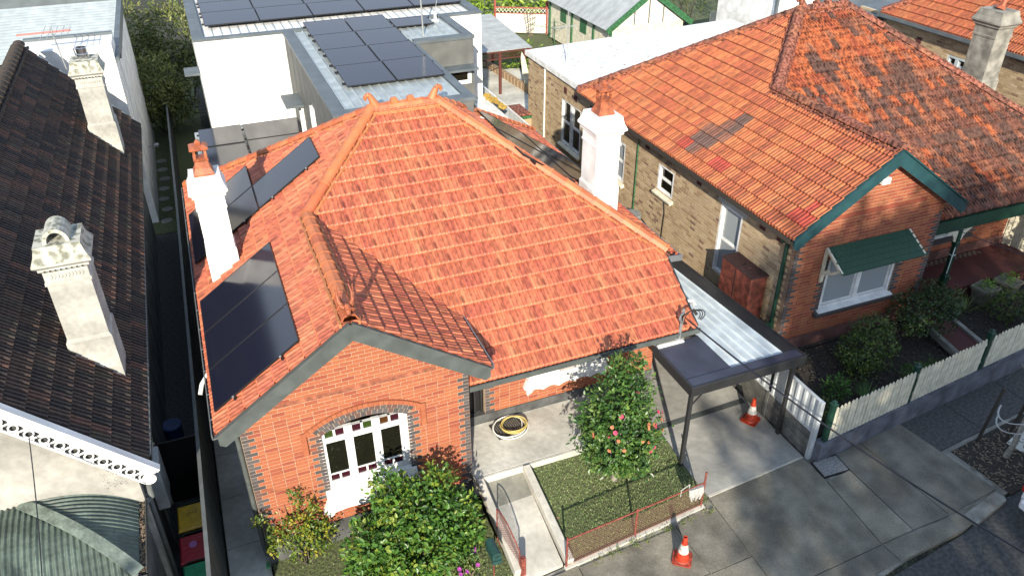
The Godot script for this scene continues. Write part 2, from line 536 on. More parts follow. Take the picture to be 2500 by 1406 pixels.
	mat("twig", lin(0.16, 0.12, 0.085), 0.95)
	mat("leaf", Color(1, 1, 1), 0.42, null, 1.0, {"vc": true, "back": lin(0.06, 0.09, 0.01), "spec": 0.5})
	mat("leaf_dull", Color(1, 1, 1), 0.75, null, 1.0, {"vc": true, "back": lin(0.05, 0.07, 0.01)})
	mat("petal", lin(0.62, 0.05, 0.14), 0.6)
	mat("petal_old", lin(0.48, 0.17, 0.085), 0.7)
	mat("petal_violet", lin(0.36, 0.05, 0.32), 0.6)
	mat("pot", lin(0.235, 0.225, 0.165), 0.9, TX.concrete, 1.5)
	mat("tank", lin(0.27, 0.285, 0.285), 0.5, TX.soft, 1.0)
	mat("antenna", lin(0.45, 0.47, 0.46), 0.4, null, 1.0, {"metal": 0.6})
	mat("antenna_red", lin(0.55, 0.18, 0.16), 0.5)
	mat("shed_green", lin(0.045, 0.19, 0.075), 0.6, TX.blotch, 1.5)
	mat("lattice_red", lin(0.14, 0.038, 0.026), 0.8, TX.fine, 2.0)
	mat("trim_red", lin(0.34, 0.085, 0.060), 0.7, TX.soft, 1.0)
	mat("fence_cream", lin(0.74, 0.72, 0.66), 0.7, TX.soft, 0.8)
	mat("timber", lin(0.27, 0.215, 0.15), 0.9, TX.fine, 1.5)
	mat("yellow_tarp", lin(0.62, 0.40, 0.07), 0.7, TX.blotch, 2.0)
	mat("car_white", lin(0.72, 0.73, 0.74), 0.25, null, 1.0, {"spec": 0.6})
	mat("tail_red", lin(0.42, 0.01, 0.012), 0.2)
	mat("ribbon", lin(0.36, 0.36, 0.34), 0.7)

# ------------------------------------------------------------------ tiles
# profile: [x fraction, height]; returns one tile, x 0..w, y -lap..g, z up
func tile_mesh(w: float, g: float, prof: Array, lap: float, lift: float, thick: float, uo: Vector2, lip := 0.0) -> MB:
	var m := MB.new()
	var k := prof.size()
	var lo := []
	var mid := []
	var hi := []
	for p in prof:
		lo.append(Vector3(p[0] * w, -lap, p[1] + lift - lip * 0.62))
		mid.append(Vector3(p[0] * w, -lap + lip, p[1] + lift))
		hi.append(Vector3(p[0] * w, g, p[1] + 0.004))
	for i in k - 1:
		m.quad(mid[i], mid[i + 1], hi[i + 1], hi[i])
	# side lip on the right
	m.quad(lo[k - 1] - Vector3(0, 0, thick), hi[k - 1] - Vector3(0, 0, thick), hi[k - 1], mid[k - 1])
	for i in m.v.size():
		m.uv[i] = Vector2(m.v[i].x / w * 0.30 + uo.x, (m.v[i].y + m.v[i].z) / g * 0.45 + uo.y)
	var n0 := m.v.size()
	for i in k - 1:
		if lip > 0.0:
			m.quad(lo[i], lo[i + 1], mid[i + 1], mid[i])
		var th := Vector3(0, 0, thick - lip * 0.62)
		m.quad(lo[i] - th, lo[i + 1] - th, lo[i + 1], lo[i])
	for i in range(n0, m.v.size()):
		m.uv[i] = (M.bright_uv if lip > 0.0 else Vector2(m.v[i].x / w * 0.30 + uo.x, uo.y)) + Vector2(m.v[i].x, m.v[i].z) * 0.01
	return m

func clip_add(src: MB, t: Transform3D, off: Vector2, poly: PackedVector2Array, dst: MB, cc: Color) -> void:
	var np := poly.size()
	var tn := Transform3D(t.basis, Vector3.ZERO)
	for k in range(0, src.v.size(), 3):
		var pv := [src.v[k], src.v[k + 1], src.v[k + 2]]
		var pu := [src.uv[k], src.uv[k + 1], src.uv[k + 2]]
		for e in np:
			if pv.size() < 3:
				break
			var a := poly[e]
			var d := poly[(e + 1) % np] - a
			var ov := []
			var ou := []
			for i in pv.size():
				var j := (i + 1) % pv.size()
				var p: Vector3 = pv[i]
				var q: Vector3 = pv[j]
				var sp := d.cross(Vector2(p.x, p.y) + off - a)
				var sq := d.cross(Vector2(q.x, q.y) + off - a)
				if sp >= 0:
					ov.append(p); ou.append(pu[i])
				if (sp >= 0) != (sq >= 0):
					var w := sp / (sp - sq)
					ov.append(p.lerp(q, w))
					ou.append(pu[i].lerp(pu[j], w))
			pv = ov
			pu = ou
		if pv.size() < 3:
			continue
		var nn := tn * src.n[k]
		for i in range(1, pv.size() - 1):
			for q in [0, i, i + 1]:
				dst.v.append(t * pv[q])
				dst.n.append(nn)
				dst.c.append(cc)
				dst.uv.append(pu[q])

func ccw(poly: PackedVector2Array) -> PackedVector2Array:
	if Geometry2D.is_polygon_clockwise(poly):
		poly.reverse()
	return poly

# fills a convex polygon (u,v) on the plane O+uU+vV with tiles
func tile_face(O: Vector3, U: Vector3, V: Vector3, poly: PackedVector2Array, w: float, g: float, meshes: Array, cols: Array, pick: Callable, items: Array, rest: MB, owner_node: Node, stagger := 0.0) -> void:
	poly = ccw(poly)
	var N := U.cross(V)
	var r := Rect2(poly[0], Vector2.ZERO)
	for p in poly:
		r = r.expand(p)
	var np := poly.size()
	var j0 := int(floor(r.position.y / g + 0.001))
	var j1 := int(ceil(r.end.y / g))
	for j in range(j0, j1):
		var sh := stagger * w * (j % 2)
		var i0 := int(floor((r.position.x - sh) / w)) - 1
		var i1 := int(ceil((r.end.x - sh) / w)) + 1
		for i in range(i0, i1):
			var u0 := i * w + sh
			var v0 := j * g
			var all_in := true
			var out := false
			for e in np:
				var a := poly[e]
				var d := poly[(e + 1) % np] - a
				var mx := -1e9
				var mn := 1e9
				for q in [Vector2(u0, v0 + 0.01), Vector2(u0 + w, v0 + 0.01), Vector2(u0 + w, v0 + g), Vector2(u0, v0 + g)]:
					var s := d.cross(q - a)
					mx = maxf(mx, s)
					mn = minf(mn, s)
				if mx <= 0.0001:
					out = true
				if mn < -0.004 * d.length():
					all_in = false
			if out:
				continue
			var jit := Vector3(rng.randf_range(-1, 1), rng.randf_range(-1, 1), 0)
			var B := Basis(U, V, N).rotated(N, jit.x * 0.006).rotated(U, jit.y * 0.006)
			var t := Transform3D(B, O + U * u0 + V * v0 + N * (0.02 + rng.randf() * 0.004))
			var pi: int = pick.call(t.origin)
			var mi := rng.randi() % meshes.size()
			if all_in:
				items.append([t, pi, mi, owner_node])
			else:
				var t2 := Transform3D(Basis(U, V, N), O + U * u0 + V * v0 + N * 0.02)
				clip_add(meshes[mi], t2, Vector2(u0, v0), poly, rest, cols[pi])

func V2(a: Array) -> PackedVector2Array:
	var p := PackedVector2Array()
	for i in range(0, a.size(), 2):
		p.append(Vector2(a[i], a[i + 1]))
	return p

# one ridge tile lying along +z of its transform, length L
func cap_mesh(r: float, L: float, angular: bool) -> MB:
	var m := MB.new()
	var seg := 4 if angular else 8
	for pass_i in 2:
		var rr := r if pass_i == 0 else r * 1.16
		var z0 := 0.0 if pass_i == 0 else 0.0
		var z1 := L if pass_i == 0 else 0.055
		var pts := []
		for i in seg + 1:
			var a := PI * i / seg
			pts.append(Vector3(cos(a) * rr, sin(a) * rr * 0.82, 0))
		for i in seg:
			var p: Vector3 = pts[i]
			var q: Vector3 = pts[i + 1]
			var np := Vector3(p.x, p.y, 0).normalized()
			var nq := Vector3(q.x, q.y, 0).normalized()
			var dz0 := Vector3(0, 0, z0)
			var dz1 := Vector3(0, 0, z1)
			if angular:
				m.quad(p + dz1, p + dz0, q + dz0, q + dz1)
			else:
				m.stri(p + dz0, q + dz0, q + dz1, np, nq, nq)
				m.stri(p + dz0, q + dz1, p + dz1, np, nq, np)
			m.tri(dz0, q + dz0, p + dz0)
			m.tri(dz1, p + dz1, q + dz1)
	return m

func caps_along(parent: Node, a: Vector3, b: Vector3, r: float, mats: Array, bed: Material, angular := false) -> void:
	var d := b - a
	var cnt := maxi(1, int(round(d.length() / 0.40)))
	var L := d.length() / cnt
	var z := d.normalized()
	var x := Vector3.UP.cross(z).normalized()
	var y := z.cross(x)
	var am := cap_mesh(r, L + 0.03, angular).mesh()
	for i in cnt:
		var o := MeshInstance3D.new()
		o.name = "ridge_cap"
		o.mesh = am
		o.material_override = mats[rng.randi() % mats.size()]
		o.transform = Transform3D(Basis(x, y, z).rotated(x, -0.02 + rng.randf_range(-0.008, 0.008)), a + z * (L * i) + y * 0.015)
		parent.add_child(o, true)
	var k := int(d.length() / 0.07)
	for s in [-1.0, 1.0]:
		var m := MB.new()
		var prev := Vector3.ZERO
		for i in k + 1:
			var w: float = r * 1.22 + rng.randf_range(-0.012, 0.018)
			var p: Vector3 = a + z * (d.length() * i / k) + x * (s * w) - y * (r * 0.42)
			if i > 0:
				m.bar(prev, p, 0.045, 0.075, y)
			prev = p
		part(parent, "mortar_bedding", m, bed)

# ------------------------------------------------------------------ bricks
const BH := 0.076
const BP := 0.086
func brick_unit() -> MB:
	var m := MB.new()
	# x 0..1 is stretched to the brick's length; face at z = 0.009 with a small arris
	var e := 0.004
	m.quad(Vector3(0, e, 0.009), Vector3(1, e, 0.009), Vector3(1, BH - e, 0.009), Vector3(0, BH - e, 0.009))
	m.quad(Vector3(0, BH - e, 0.009), Vector3(1, BH - e, 0.009), Vector3(1, BH, 0.004), Vector3(0, BH, 0.004))
	m.quad(Vector3(0, 0, 0.004), Vector3(1, 0, 0.004), Vector3(1, e, 0.009), Vector3(0, e, 0.009))
	m.quad(Vector3(0, BH, 0.004), Vector3(1, BH, 0.004), Vector3(1, BH, -0.03), Vector3(0, BH, -0.03))
	m.quad(Vector3(0, 0, -0.03), Vector3(1, 0, -0.03), Vector3(1, 0, 0.004), Vector3(0, 0, 0.004))
	m.quad(Vector3(0, 0, -0.03), Vector3(0, 0, 0.009), Vector3(0, BH, 0.009), Vector3(0, BH, -0.03))
	m.quad(Vector3(1, 0, 0.009), Vector3(1, 0, -0.03), Vector3(1, BH, -0.03), Vector3(1, BH, 0.009))
	return m

# ivs(y) -> array of [x0, x1, dark_left, dark_right]; wall plane O + xU + yV
func brick_wall(O: Vector3, U: Vector3, V: Vector3, y0: float, y1: float, ivs: Callable, pick: Callable, items: Array, backing: MB, owner_node: Node, thick := 0.12) -> void:
	var N := U.cross(V)
	var B0 := Basis(U, V, N)
	var rows := int((y1 - y0) / BP)
	for j in rows:
		var y := y0 + j * BP
		var list: Array = ivs.call(y + BP * 0.5)
		for iv in list:
			var x0: float = iv[0]
			var x1: float = iv[1]
			if x1 - x0 < 0.02:
				continue
			backing.obox(Transform3D(B0, O + U * ((x0 + x1) * 0.5) + V * (y + BP * 0.5) - N * (thick * 0.5)), Vector3(x1 - x0, BP, thick))
			var cuts := []
			var ql := 0.0
			var qr := 0.0
			if iv[2]:
				ql = 0.235 if j % 2 == 0 else 0.12
			if iv[3]:
				qr = 0.235 if j % 2 == 0 else 0.12
			if x1 - x0 < ql + qr + 0.05:
				qr = 0.0
				ql = x1 - x0 if iv[2] else 0.0
			if ql > 0:
				cuts.append([x0, x0 + ql, true])
			var a := x0 + ql
			var e := x1 - qr
			var first := (0.24 if (j % 2 == 1) else 0.12)
			if not iv[2]:
				first = 0.24 - fposmod(a + 0.12 * (j % 2), 0.24)
				if first < 0.04:
					first += 0.24
			var s := a
			var step := first
			while s < e - 0.03:
				var s2 := minf(s + step, e)
				if e - s2 < 0.04:
					s2 = e
				cuts.append([s, s2, false])
				s = s2
				step = 0.24
			if qr > 0:
				cuts.append([x1 - qr, x1, true])
			for q in cuts:
				var ln: float = q[1] - q[0] - 0.010
				if ln < 0.015:
					continue
				var B := Basis(U * ln, V, N)
				items.append([Transform3D(B, O + U * (q[0] + 0.005) + V * (y + 0.005) + N * rng.randf_range(-0.002, 0.002)), pick.call(q[2]), 0, owner_node])

# white timber window made of stiles, rails and panes; local plane: x right, y up, z out, at t
func sash_window(parent: Node, t: Transform3D, w: float, h: float, lights: int, glass: Material, frame: Material, sill_mat: Material, room := true, meeting := true) -> MeshInstance3D:
	var f := MB.new()
	var fw := 0.07
	f.obox(t * Transform3D(Basis(), Vector3(fw * 0.5, h * 0.5, 0)), Vector3(fw, h, 0.09))
	f.obox(t * Transform3D(Basis(), Vector3(w - fw * 0.5, h * 0.5, 0)), Vector3(fw, h, 0.09))
	f.obox(t * Transform3D(Basis(), Vector3(w * 0.5, fw * 0.5, 0.001)), Vector3(w - fw * 2, fw, 0.09))
	f.obox(t * Transform3D(Basis(), Vector3(w * 0.5, h - fw * 0.5, 0.001)), Vector3(w - fw * 2, fw, 0.09))
	for i in range(1, lights):
		f.obox(t * Transform3D(Basis(), Vector3(w * i / lights, h * 0.5, 0.004)), Vector3(0.13, h - fw * 2, 0.08))
	var win := part(parent, "window", f, frame)
	for i in lights:
		var a := w * i / lights + (fw if i == 0 else 0.065)
		var b := w * (i + 1) / lights - (fw if i == lights - 1 else 0.065)
		for k in (2 if meeting else 1):
			var s := MB.new()
			var y0 := fw if k == 0 else h * 0.5
			var y1 := h * 0.5 if (k == 0 and meeting) else h - fw
			var zz := -0.015 if k == 0 else -0.035
			var sw := 0.04
			s.obox(t * Transform3D(Basis(), Vector3(a + sw * 0.5, (y0 + y1) * 0.5, zz)), Vector3(sw, y1 - y0, 0.03))
			s.obox(t * Transform3D(Basis(), Vector3(b - sw * 0.5, (y0 + y1) * 0.5, zz)), Vector3(sw, y1 - y0, 0.03))
			s.obox(t * Transform3D(Basis(), Vector3((a + b) * 0.5, y0 + sw * 0.5, zz + 0.001)), Vector3(b - a - sw * 2, sw, 0.03))
			s.obox(t * Transform3D(Basis(), Vector3((a + b) * 0.5, y1 - sw * 0.5, zz + 0.001)), Vector3(b - a - sw * 2, sw, 0.03))
			part(win, "sash", s, frame)
			var g := MB.new()
			g.obox(t * Transform3D(Basis(), Vector3((a + b) * 0.5, (y0 + y1) * 0.5, zz - 0.004)), Vector3(b - a - sw * 2 + 0.01, y1 - y0 - sw * 2 + 0.01, 0.006))
			part(win, "pane", g, glass)
	if room:
		var r := MB.new()
		r.obox(t * Transform3D(Basis(), Vector3(w * 0.5, h * 0.5, -0.16)), Vector3(w - 0.02, h - 0.02, 0.02))
		part(win, "blind", r, M.blind if glass == M.glass_pale else M.interior)
	if sill_mat != null:
		var s := MB.new()
		s.obox(t * Transform3D(Basis(Vector3.RIGHT, 0.35), Vector3(w * 0.5, -0.05, 0.05)), Vector3(w + 0.16, 0.09, 0.24), 0.01)
		part(win, "sill", s, sill_mat)
	return win

func chimney_shape(m: MB, o: Vector3, hx: float, hz: float, y0: float, ysh: float, y1: float, top: MB = null) -> void:
	# skirt, shaft, neck, flared cornice, weathering
	m.stack(o, [[hx * 1.10, hz * 1.10, y0], [hx * 1.10, hz * 1.10, ysh], [hx, hz, ysh + 0.06], [hx, hz, y1 - 0.72], [hx * 1.07, hz * 1.07, y1 - 0.71], [hx * 1.07, hz * 1.07, y1 - 0.66], [hx * 1.02, hz * 1.02, y1 - 0.65], [hx * 1.02, hz * 1.02, y1 - 0.46], [hx * 1.16, hz * 1.16, y1 - 0.42], [hx * 1.16, hz * 1.16, y1 - 0.38], [hx * 1.34, hz * 1.34, y1 - 0.32], [hx * 1.34, hz * 1.34, y1 - 0.28]])
	(m if top == null else top).stack(o, [[hx * 1.335, hz * 1.335, y1 - 0.279], [hx * 1.16, hz * 1.16, y1 - 0.17], [hx * 1.06, hz * 1.06, y1 - 0.03], [hx * 1.06, hz * 1.06, y1]])

func cowl(parent: Node, o: Vector3) -> void:
	var m := MB.new()
	m.stack(o, [[0.20, 0.20, 0.0], [0.20, 0.20, 0.05], [0.15, 0.15, 0.16], [0.125, 0.125, 0.30], [0.145, 0.145, 0.33], [0.145, 0.145, 0.36], [0.11, 0.11, 0.37]])
	for s in [[-1, -1], [1, -1], [-1, 1], [1, 1]]:
		m.span(o + Vector3(s[0] * 0.13, 0.365, s[1] * 0.13), o + Vector3(s[0] * 0.085, 0.53, s[1] * 0.085))
	m.stack(o, [[0.14, 0.14, 0.53], [0.185, 0.185, 0.56], [0.185, 0.185, 0.59], [0.12, 0.12, 0.63], [0.05, 0.05, 0.645]])
	m.stack(o, [[0.045, 0.045, 0.645], [0.055, 0.055, 0.69], [0.01, 0.01, 0.74]])
	part(parent, "cowl", m, M.terracotta)

# ------------------------------------------------------------------ the shared cottage roof (house coordinates)
const P := 0.68
func cottage_roof(th: Node3D, set_name: String, meshes: Array, mats: Array, cols: Array, rest_mat: Material, pick: Callable, cap_mats: Array, bed: Material, only_left := false, angular := true, other := {}) -> MeshInstance3D:
	var k := sqrt(1.0 + P * P)
	var VF := Vector3(0, P, -1) / k
	var VL := Vector3(1, P, 0) / k
	var VR := Vector3(-1, P, 0) / k
	var UX := Vector3(1, 0, 0)
	var UZ := Vector3(0, 0, 1)
	var UM := Vector3(0, 0, -1)
	var d := MB.new()
	var e := Vector3(0, -0.03, 0)
	var rl := Vector3(4.22, 6, -6.135) + e
	var rr := Vector3(5.85, 6, -6.135) + e
	var jn := Vector3(2.19, 4.62, -4.11) + e
	var gl := Vector3(-0.3, 2.927, -10.655) + e
	var gr := Vector3(10.188, 3.05, -10.473) + e
	d.quad(Vector3(-0.3, 2.927, 0.25) + e, Vector3(2.19, 4.62, 0.25) + e, jn, Vector3(-0.3, 2.927, -4.11) + e)
	d.quad(Vector3(-0.3, 2.927, -4.11) + e, jn, rl, gl)
	d.quad(Vector3(4.68, 2.927, -1.62) + e, jn, Vector3(2.19, 4.62, 0.25) + e, Vector3(4.68, 2.927, 0.25) + e)
	d.quad(Vector3(4.36, 2.1, -0.4) + e, Vector3(9.9, 2.1, -0.4) + e, Vector3(9.9, 3.05, -1.797) + e, Vector3(4.36, 3.05, -1.797) + e)
	d.quad(Vector3(4.5, 3.05, -1.797) + e, Vector3(10.188, 3.05, -1.797) + e, rr, rl)
	d.tri(Vector3(4.5, 3.05, -1.797) + e, rl, jn)
	d.tri(Vector3(10.188, 3.05, -1.797) + e, gr, rr)
	d.quad(gr, gl, rl, rr)
	var roof := part(th, "roof", d, M.deck)
	var items := []
	var rest := MB.new()
	var w := 0.21
	var g := 0.345
	tile_face(Vector3(-0.3, 2.927, 0), UZ, VL, V2([-4.11, -0.06, 0.25, -0.06, 0.25, 2.49 * k, -4.11, 2.49 * k]), w, g, meshes, cols, pick, items, rest, roof)
	tile_face(Vector3(-0.3, 2.927, 0), UZ, VL, V2([-10.655, -0.06, -4.11, -0.06, -4.11, 2.49 * k, -6.135, 4.52 * k]), w, g, meshes, cols, pick, items, rest, roof)
	if not other.is_empty():
		emit(th, "roof_tile", items, meshes, mats, cols, rest, rest_mat, 150)
		items = []
		rest = MB.new()
		mats = other.mats
		rest_mat = other.rest
	if not only_left:
		tile_face(Vector3(4.68, 2.927, 0), UM, VR, V2([-0.25, -0.06, 1.62, -0.06, 4.11, 2.49 * k, -0.25, 2.49 * k]), w, g, meshes, cols, pick, items, rest, roof)
		tile_face(Vector3(0, 2.1, -0.4), UX, VF, V2([4.36, -0.06, 9.9, -0.06, 9.9, 1.38, 4.36, 1.38]), w, g, meshes, cols, pick, items, rest, roof)
		tile_face(Vector3(0, 2.1, -0.4), UX, VF, V2([4.76, 1.38, 9.9, 1.38, 9.9, 2.038, 5.85, 5.735 * k, 4.22, 5.735 * k, 2.19, 3.71 * k]), w, g, meshes, cols, pick, items, rest, roof)
		tile_face(Vector3(10.188, 3.05, 0), UM, VR, V2([1.797, -0.06, 10.473, -0.06, 6.135, 4.338 * k]), w, g, meshes, cols, pick, items, rest, roof)
	emit(th, "roof_tile", items, meshes, mats, cols, rest, rest_mat, 300 if other.is_empty() else 150)
	var up := Vector3(0, 0.05, 0)
	caps_along(roof, Vector3(2.19, 4.62, 0.24) + up, Vector3(2.19, 4.62, -4.11) + up, 0.135, cap_mats, bed, angular)
	caps_along(roof, Vector3(2.19, 4.62, -4.11) + up * 1.2, Vector3(4.22, 6, -6.135) + up * 1.2, 0.135, cap_mats, bed)
	caps_along(roof, Vector3(4.22, 6, -6.135) + up, Vector3(5.85, 6, -6.135) + up, 0.135, cap_mats, bed, angular)
	caps_along(roof, Vector3(10.0, 3.178, -1.985) + up, Vector3(5.85, 6, -6.135) + up, 0.135, cap_mats, bed, true)
	caps_along(roof, Vector3(-0.28, 2.94, -10.635) + up, Vector3(4.22, 6, -6.135) + up, 0.125, cap_mats, bed, true)
	caps_along(roof, Vector3(10.17, 3.06, -10.455) + up, Vector3(5.85, 6, -6.135) + up, 0.125, cap_mats, bed, true)
	# fretwork along the main ridge: two horns and two lugs
	for s in [[4.24, -1.0], [5.80, 1.0]]:
		var h := MB.new()
		var pts := PackedVector3Array()
		for i in 15:
			var t := i / 14.0
			var a := t * 4.4
			if t < 0.5:
				pts.append(Vector3(s[0] - s[1] * (0.10 - 0.20 * t), 6.12 + 0.42 * t, -6.135))
			else:
				var q := (t - 0.5) * 2.0
				var ang: float = PI - q * 4.2
				var r := 0.085 * (1.0 - 0.45 * q)
				pts.append(Vector3(s[0] + s[1] * (0.085 + cos(ang) * r), 6.33 + sin(ang) * r, -6.135))
		h.taper(pts, 0.115, 0.030, 9)
		part(roof, "ridge_horn", h, cap_mats[0])
	for x in [4.78, 5.18]:
		var h := MB.new()
		h.box(Vector3(x, 6.16, -6.135), Vector3(0.17, 0.16, 0.16), 0.015)
		h.box(Vector3(x, 6.25, -6.135), Vector3(0.13, 0.05, 0.08), 0.01)
		part(roof, "ridge_lug", h, cap_mats[0])
	return roof

func barges(th: Node3D, m: Material) -> void:
	for s in [[-0.34, 2.19], [4.72, 2.19]]:
		var a := Vector3(s[0], 2.86, 0.27)
		var b := Vector3(s[1], 4.62 - 0.035, 0.27)
		var mb := MB.new()
		var up := Vector3(0, 1, 0)
		var dir := (b - a).normalized()
		var nrm := Vector3(-dir.y, dir.x, 0) if s[0] < 2 else Vector3(dir.y, -dir.x, 0)
		# face board as a sheared prism so that the two boards mitre at the apex
		var poly := PackedVector2Array([Vector2(a.x, a.y + 0.04), Vector2(b.x, b.y + 0.04), Vector2(b.x, b.y - 0.30), Vector2(a.x + (0.10 if s[0] < 2 else -0.10), a.y - 0.20), Vector2(a.x, a.y - 0.14)])
		mb.prism(poly, Transform3D(Basis(), Vector3(0, 0, 0.245)), 0.035)
		part(th, "barge_board", mb, m)
		var c := MB.new()
		c.bar(a + nrm * 0.045 + Vector3(0, 0.02, -0.02), b + nrm * 0.045 + Vector3(0, 0.02, -0.02), 0.13, 0.035, nrm)
		part(th, "barge_capping", c, m)
		var sf := MB.new()
		sf.prism(PackedVector2Array([Vector2(a.x, a.y - 0.03), Vector2(b.x, b.y - 0.03), Vector2(b.x, b.y - 0.06), Vector2(a.x, a.y - 0.06)]), Transform3D(Basis(), Vector3(0, 0, -0.02)), 0.265)
		part(th, "verge_soffit", sf, m)

func main_profile() -> Array:
	return [[0.0, 0.008], [0.06, 0.030], [0.18, 0.036], [0.32, 0.016], [0.42, 0.008], [0.53, 0.027], [0.66, 0.028], [0.80, 0.010], [0.94, 0.006], [1.0, 0.008]]

func scallop(x0: float, x1: float, yt: float, yb: float, waves: int) -> PackedVector2Array:
	var p := PackedVector2Array()
	p.append(Vector2(x0, yt))
	p.append(Vector2(x1, yt))
	p.append(Vector2(x1 + 0.07, yt - 0.16))
	p.append(Vector2(x1 + 0.10, yt - 0.26))
	p.append(Vector2(x1 + 0.02, yt - 0.30))
	var n := 40
	for i in n + 1:
		var t := 1.0 - float(i) / n
		var w := absf(sin(t * PI * waves))
		var e := minf(t, 1.0 - t)
		p.append(Vector2(lerpf(x0 - 0.02, x1 + 0.02, t), yb + 0.07 * w - (0.06 if e < 0.06 else 0.0)))
	p.append(Vector2(x0 - 0.02, yt - 0.30))
	p.append(Vector2(x0 - 0.10, yt - 0.26))
	p.append(Vector2(x0 - 0.07, yt - 0.16))
	return p

func main_house() -> void:
	var th := thing("brick_cottage", "red brick cottage with bright orange tiled roof and grey barge boards", "house")
	# ---- roof
	var meshes := []
	for i in 8:
		meshes.append(tile_mesh(0.21, 0.345, main_profile(), 0.045, 0.058, 0.045, Vector2(rng.randf(), rng.randf()), 0.034))
	var pick := func(_p: Vector3) -> int:
		var r := rng.randf()
		if r < 0.28: return 0
		if r < 0.50: return 7
		if r < 0.66: return 1
		if r < 0.78: return 2
		if r < 0.88: return 6
		if r < 0.93: return 3
		if r < 0.95: return 4
		return 5
	var cap2 := mat("cap2", lin(0.47, 0.130, 0.055), 0.55, TX.soft, 0.8)
	var roof := cottage_roof(th, "tile", meshes, M.tile_mats, M.tile_cols, M.tile_vc, pick, [M.cap, cap2], M.bedding)
	barges(th, M.greypaint)
	# valley edging and the small metal gutter of the gable's right eave
	var vm := MB.new()
	vm.bar(Vector3(2.25, 4.66, -4.08), Vector3(4.66, 3.02, -1.66), 0.05, 0.05)
	part(roof, "valley_edge", vm, M.cap)
	var gm := MB.new()
	gm.bar(Vector3(4.74, 2.90, 0.25), Vector3(4.74, 2.90, -1.62), 0.11, 0.03)
	gm.bar(Vector3(4.80, 2.93, 0.25), Vector3(4.80, 2.93, -1.62), 0.02, 0.10)
	part(th, "gutter", gm, M.galv)
	# gable finial: a crouching winged creature in terracotta
	var f := MB.new()
	var fo := Vector3(2.19, 4.74, 0.10)
	f.stack(fo, [[0.10, 0.14, -0.06], [0.10, 0.14, 0.02], [0.07, 0.10, 0.06]])
	f.taper(PackedVector3Array([fo + Vector3(0, 0.04, -0.12), fo + Vector3(0, 0.13, -0.04), fo + Vector3(0, 0.17, 0.06), fo + Vector3(-0.01, 0.15, 0.14), fo + Vector3(-0.02, 0.10, 0.20)]), 0.075, 0.045, 8)
	for i in 16:
		var a := i * 2.4
		var q := fo + Vector3(cos(a) * 0.085, 0.07 + 0.10 * rng.randf(), 0.02 + sin(a) * 0.11)
		f.cyl(q, q + Vector3(cos(a) * 0.05, 0.035, sin(a) * 0.05), 0.034, 0.006, 6)
	for s in [-1.0, 1.0]:
		f.taper(PackedVector3Array([fo + Vector3(s * 0.05, 0.12, -0.02), fo + Vector3(s * 0.12, 0.22, -0.08), fo + Vector3(s * 0.13, 0.34, -0.15), fo + Vector3(s * 0.10, 0.46, -0.24)]), 0.05, 0.008, 6)
		f.prism(PackedVector2Array([Vector2(0, 0), Vector2(-0.20, 0.10), Vector2(-0.24, 0.30), Vector2(-0.10, 0.20)]), Transform3D(Basis(Vector3(0, 0, 1), Vector3(s * 0.25, 0.97, 0).normalized(), Vector3(1, 0, 0)), fo + Vector3(s * 0.09, 0.14, -0.02)), 0.02)
	f.taper(PackedVector3Array([fo + Vector3(0, 0.05, -0.12), fo + Vector3(-0.05, 0.10, -0.22), fo + Vector3(-0.06, 0.2, -0.30)]), 0.04, 0.01, 6)
	part(roof, "finial", f, M.terracotta)
	# ---- walls
	var items := []
	var rp := func(dark: bool) -> int:
		if dark:
			return [5, 5, 6, 6, 7][rng.randi() % 5]
		return [0, 1, 2, 3, 0, 1, 3, 3, 4][rng.randi() % 9]
	var R := 1.675
	var cy := 0.645
	var cx := 2.23
	var back := MB.new()
	var wall := part(th, "front_wall", MB.new(), M.mortar)
	var gable := func(y: float) -> Array:
		var x0 := 0.0
		var x1 := 4.35
		if y > 2.93:
			x0 = (y - 2.93) / 0.69
			x1 = 4.35 - x0
		var q: bool = y < 2.75
		if y > 0.30 and y < 2.63:
			var a := 1.40
			var b := 3.06
			var wd := true
			if y > 2.10:
				var hw := sqrt(maxf((R + 0.22) * (R + 0.22) - (y - cy) * (y - cy), 0.0))
				if y > cy + R + 0.20:
					return [[x0, x1, q, q]]
				hw = minf(hw, 0.606 * (y - cy))
				a = cx - hw
				b = cx + hw
				wd = false
			if y < 0.46:
				a = 1.30; b = 3.16; wd = false
			return [[x0, a, q, wd], [b, x1, wd, q]]
		return [[x0, x1, q, q]]
	brick_wall(Vector3.ZERO, Vector3(1, 0, 0), Vector3.UP, -0.20, 4.40, gable, rp, items, back, wall)
	wall.mesh = back.mesh()
	# arch rings
	for ring in 2:
		var r0 := R + 0.115 * ring
		var n := 17 + ring
		var half := asin(0.84 / R) + 0.03 * ring
		for i in n:
			var a0 := -half + 2.0 * half * i / n + 0.003
			var a1 := -half + 2.0 * half * (i + 1) / n - 0.003
			var b := MB.new()
			var pl := PackedVector2Array([Vector2(cx + sin(a0) * r0, cy + cos(a0) * r0), Vector2(cx + sin(a1) * r0, cy + cos(a1) * r0), Vector2(cx + sin(a1) * (r0 + 0.107), cy + cos(a1) * (r0 + 0.107)), Vector2(cx + sin(a0) * (r0 + 0.107), cy + cos(a0) * (r0 + 0.107))])
			b.prism(pl, Transform3D(Basis(), Vector3(0, 0, -0.10)), 0.110)
			part(wall, "arch_brick", b, M.red_mats[[5, 6, 6, 7][rng.randi() % 4]])
	var am := MB.new()
	var arcp := PackedVector2Array()
	for i in 21:
		var a := -0.53 + 1.06 * i / 20
		arcp.append(Vector2(cx + sin(a) * (R + 0.002), cy + cos(a) * (R + 0.002)))
	for i in 21:
		var a := 0.53 - 1.06 * i / 20
		arcp.append(Vector2(cx + sin(a) * (R + 0.225), cy + cos(a) * (R + 0.225)))
	am.prism(arcp, Transform3D(Basis(), Vector3(0, 0, -0.11)), 0.112)
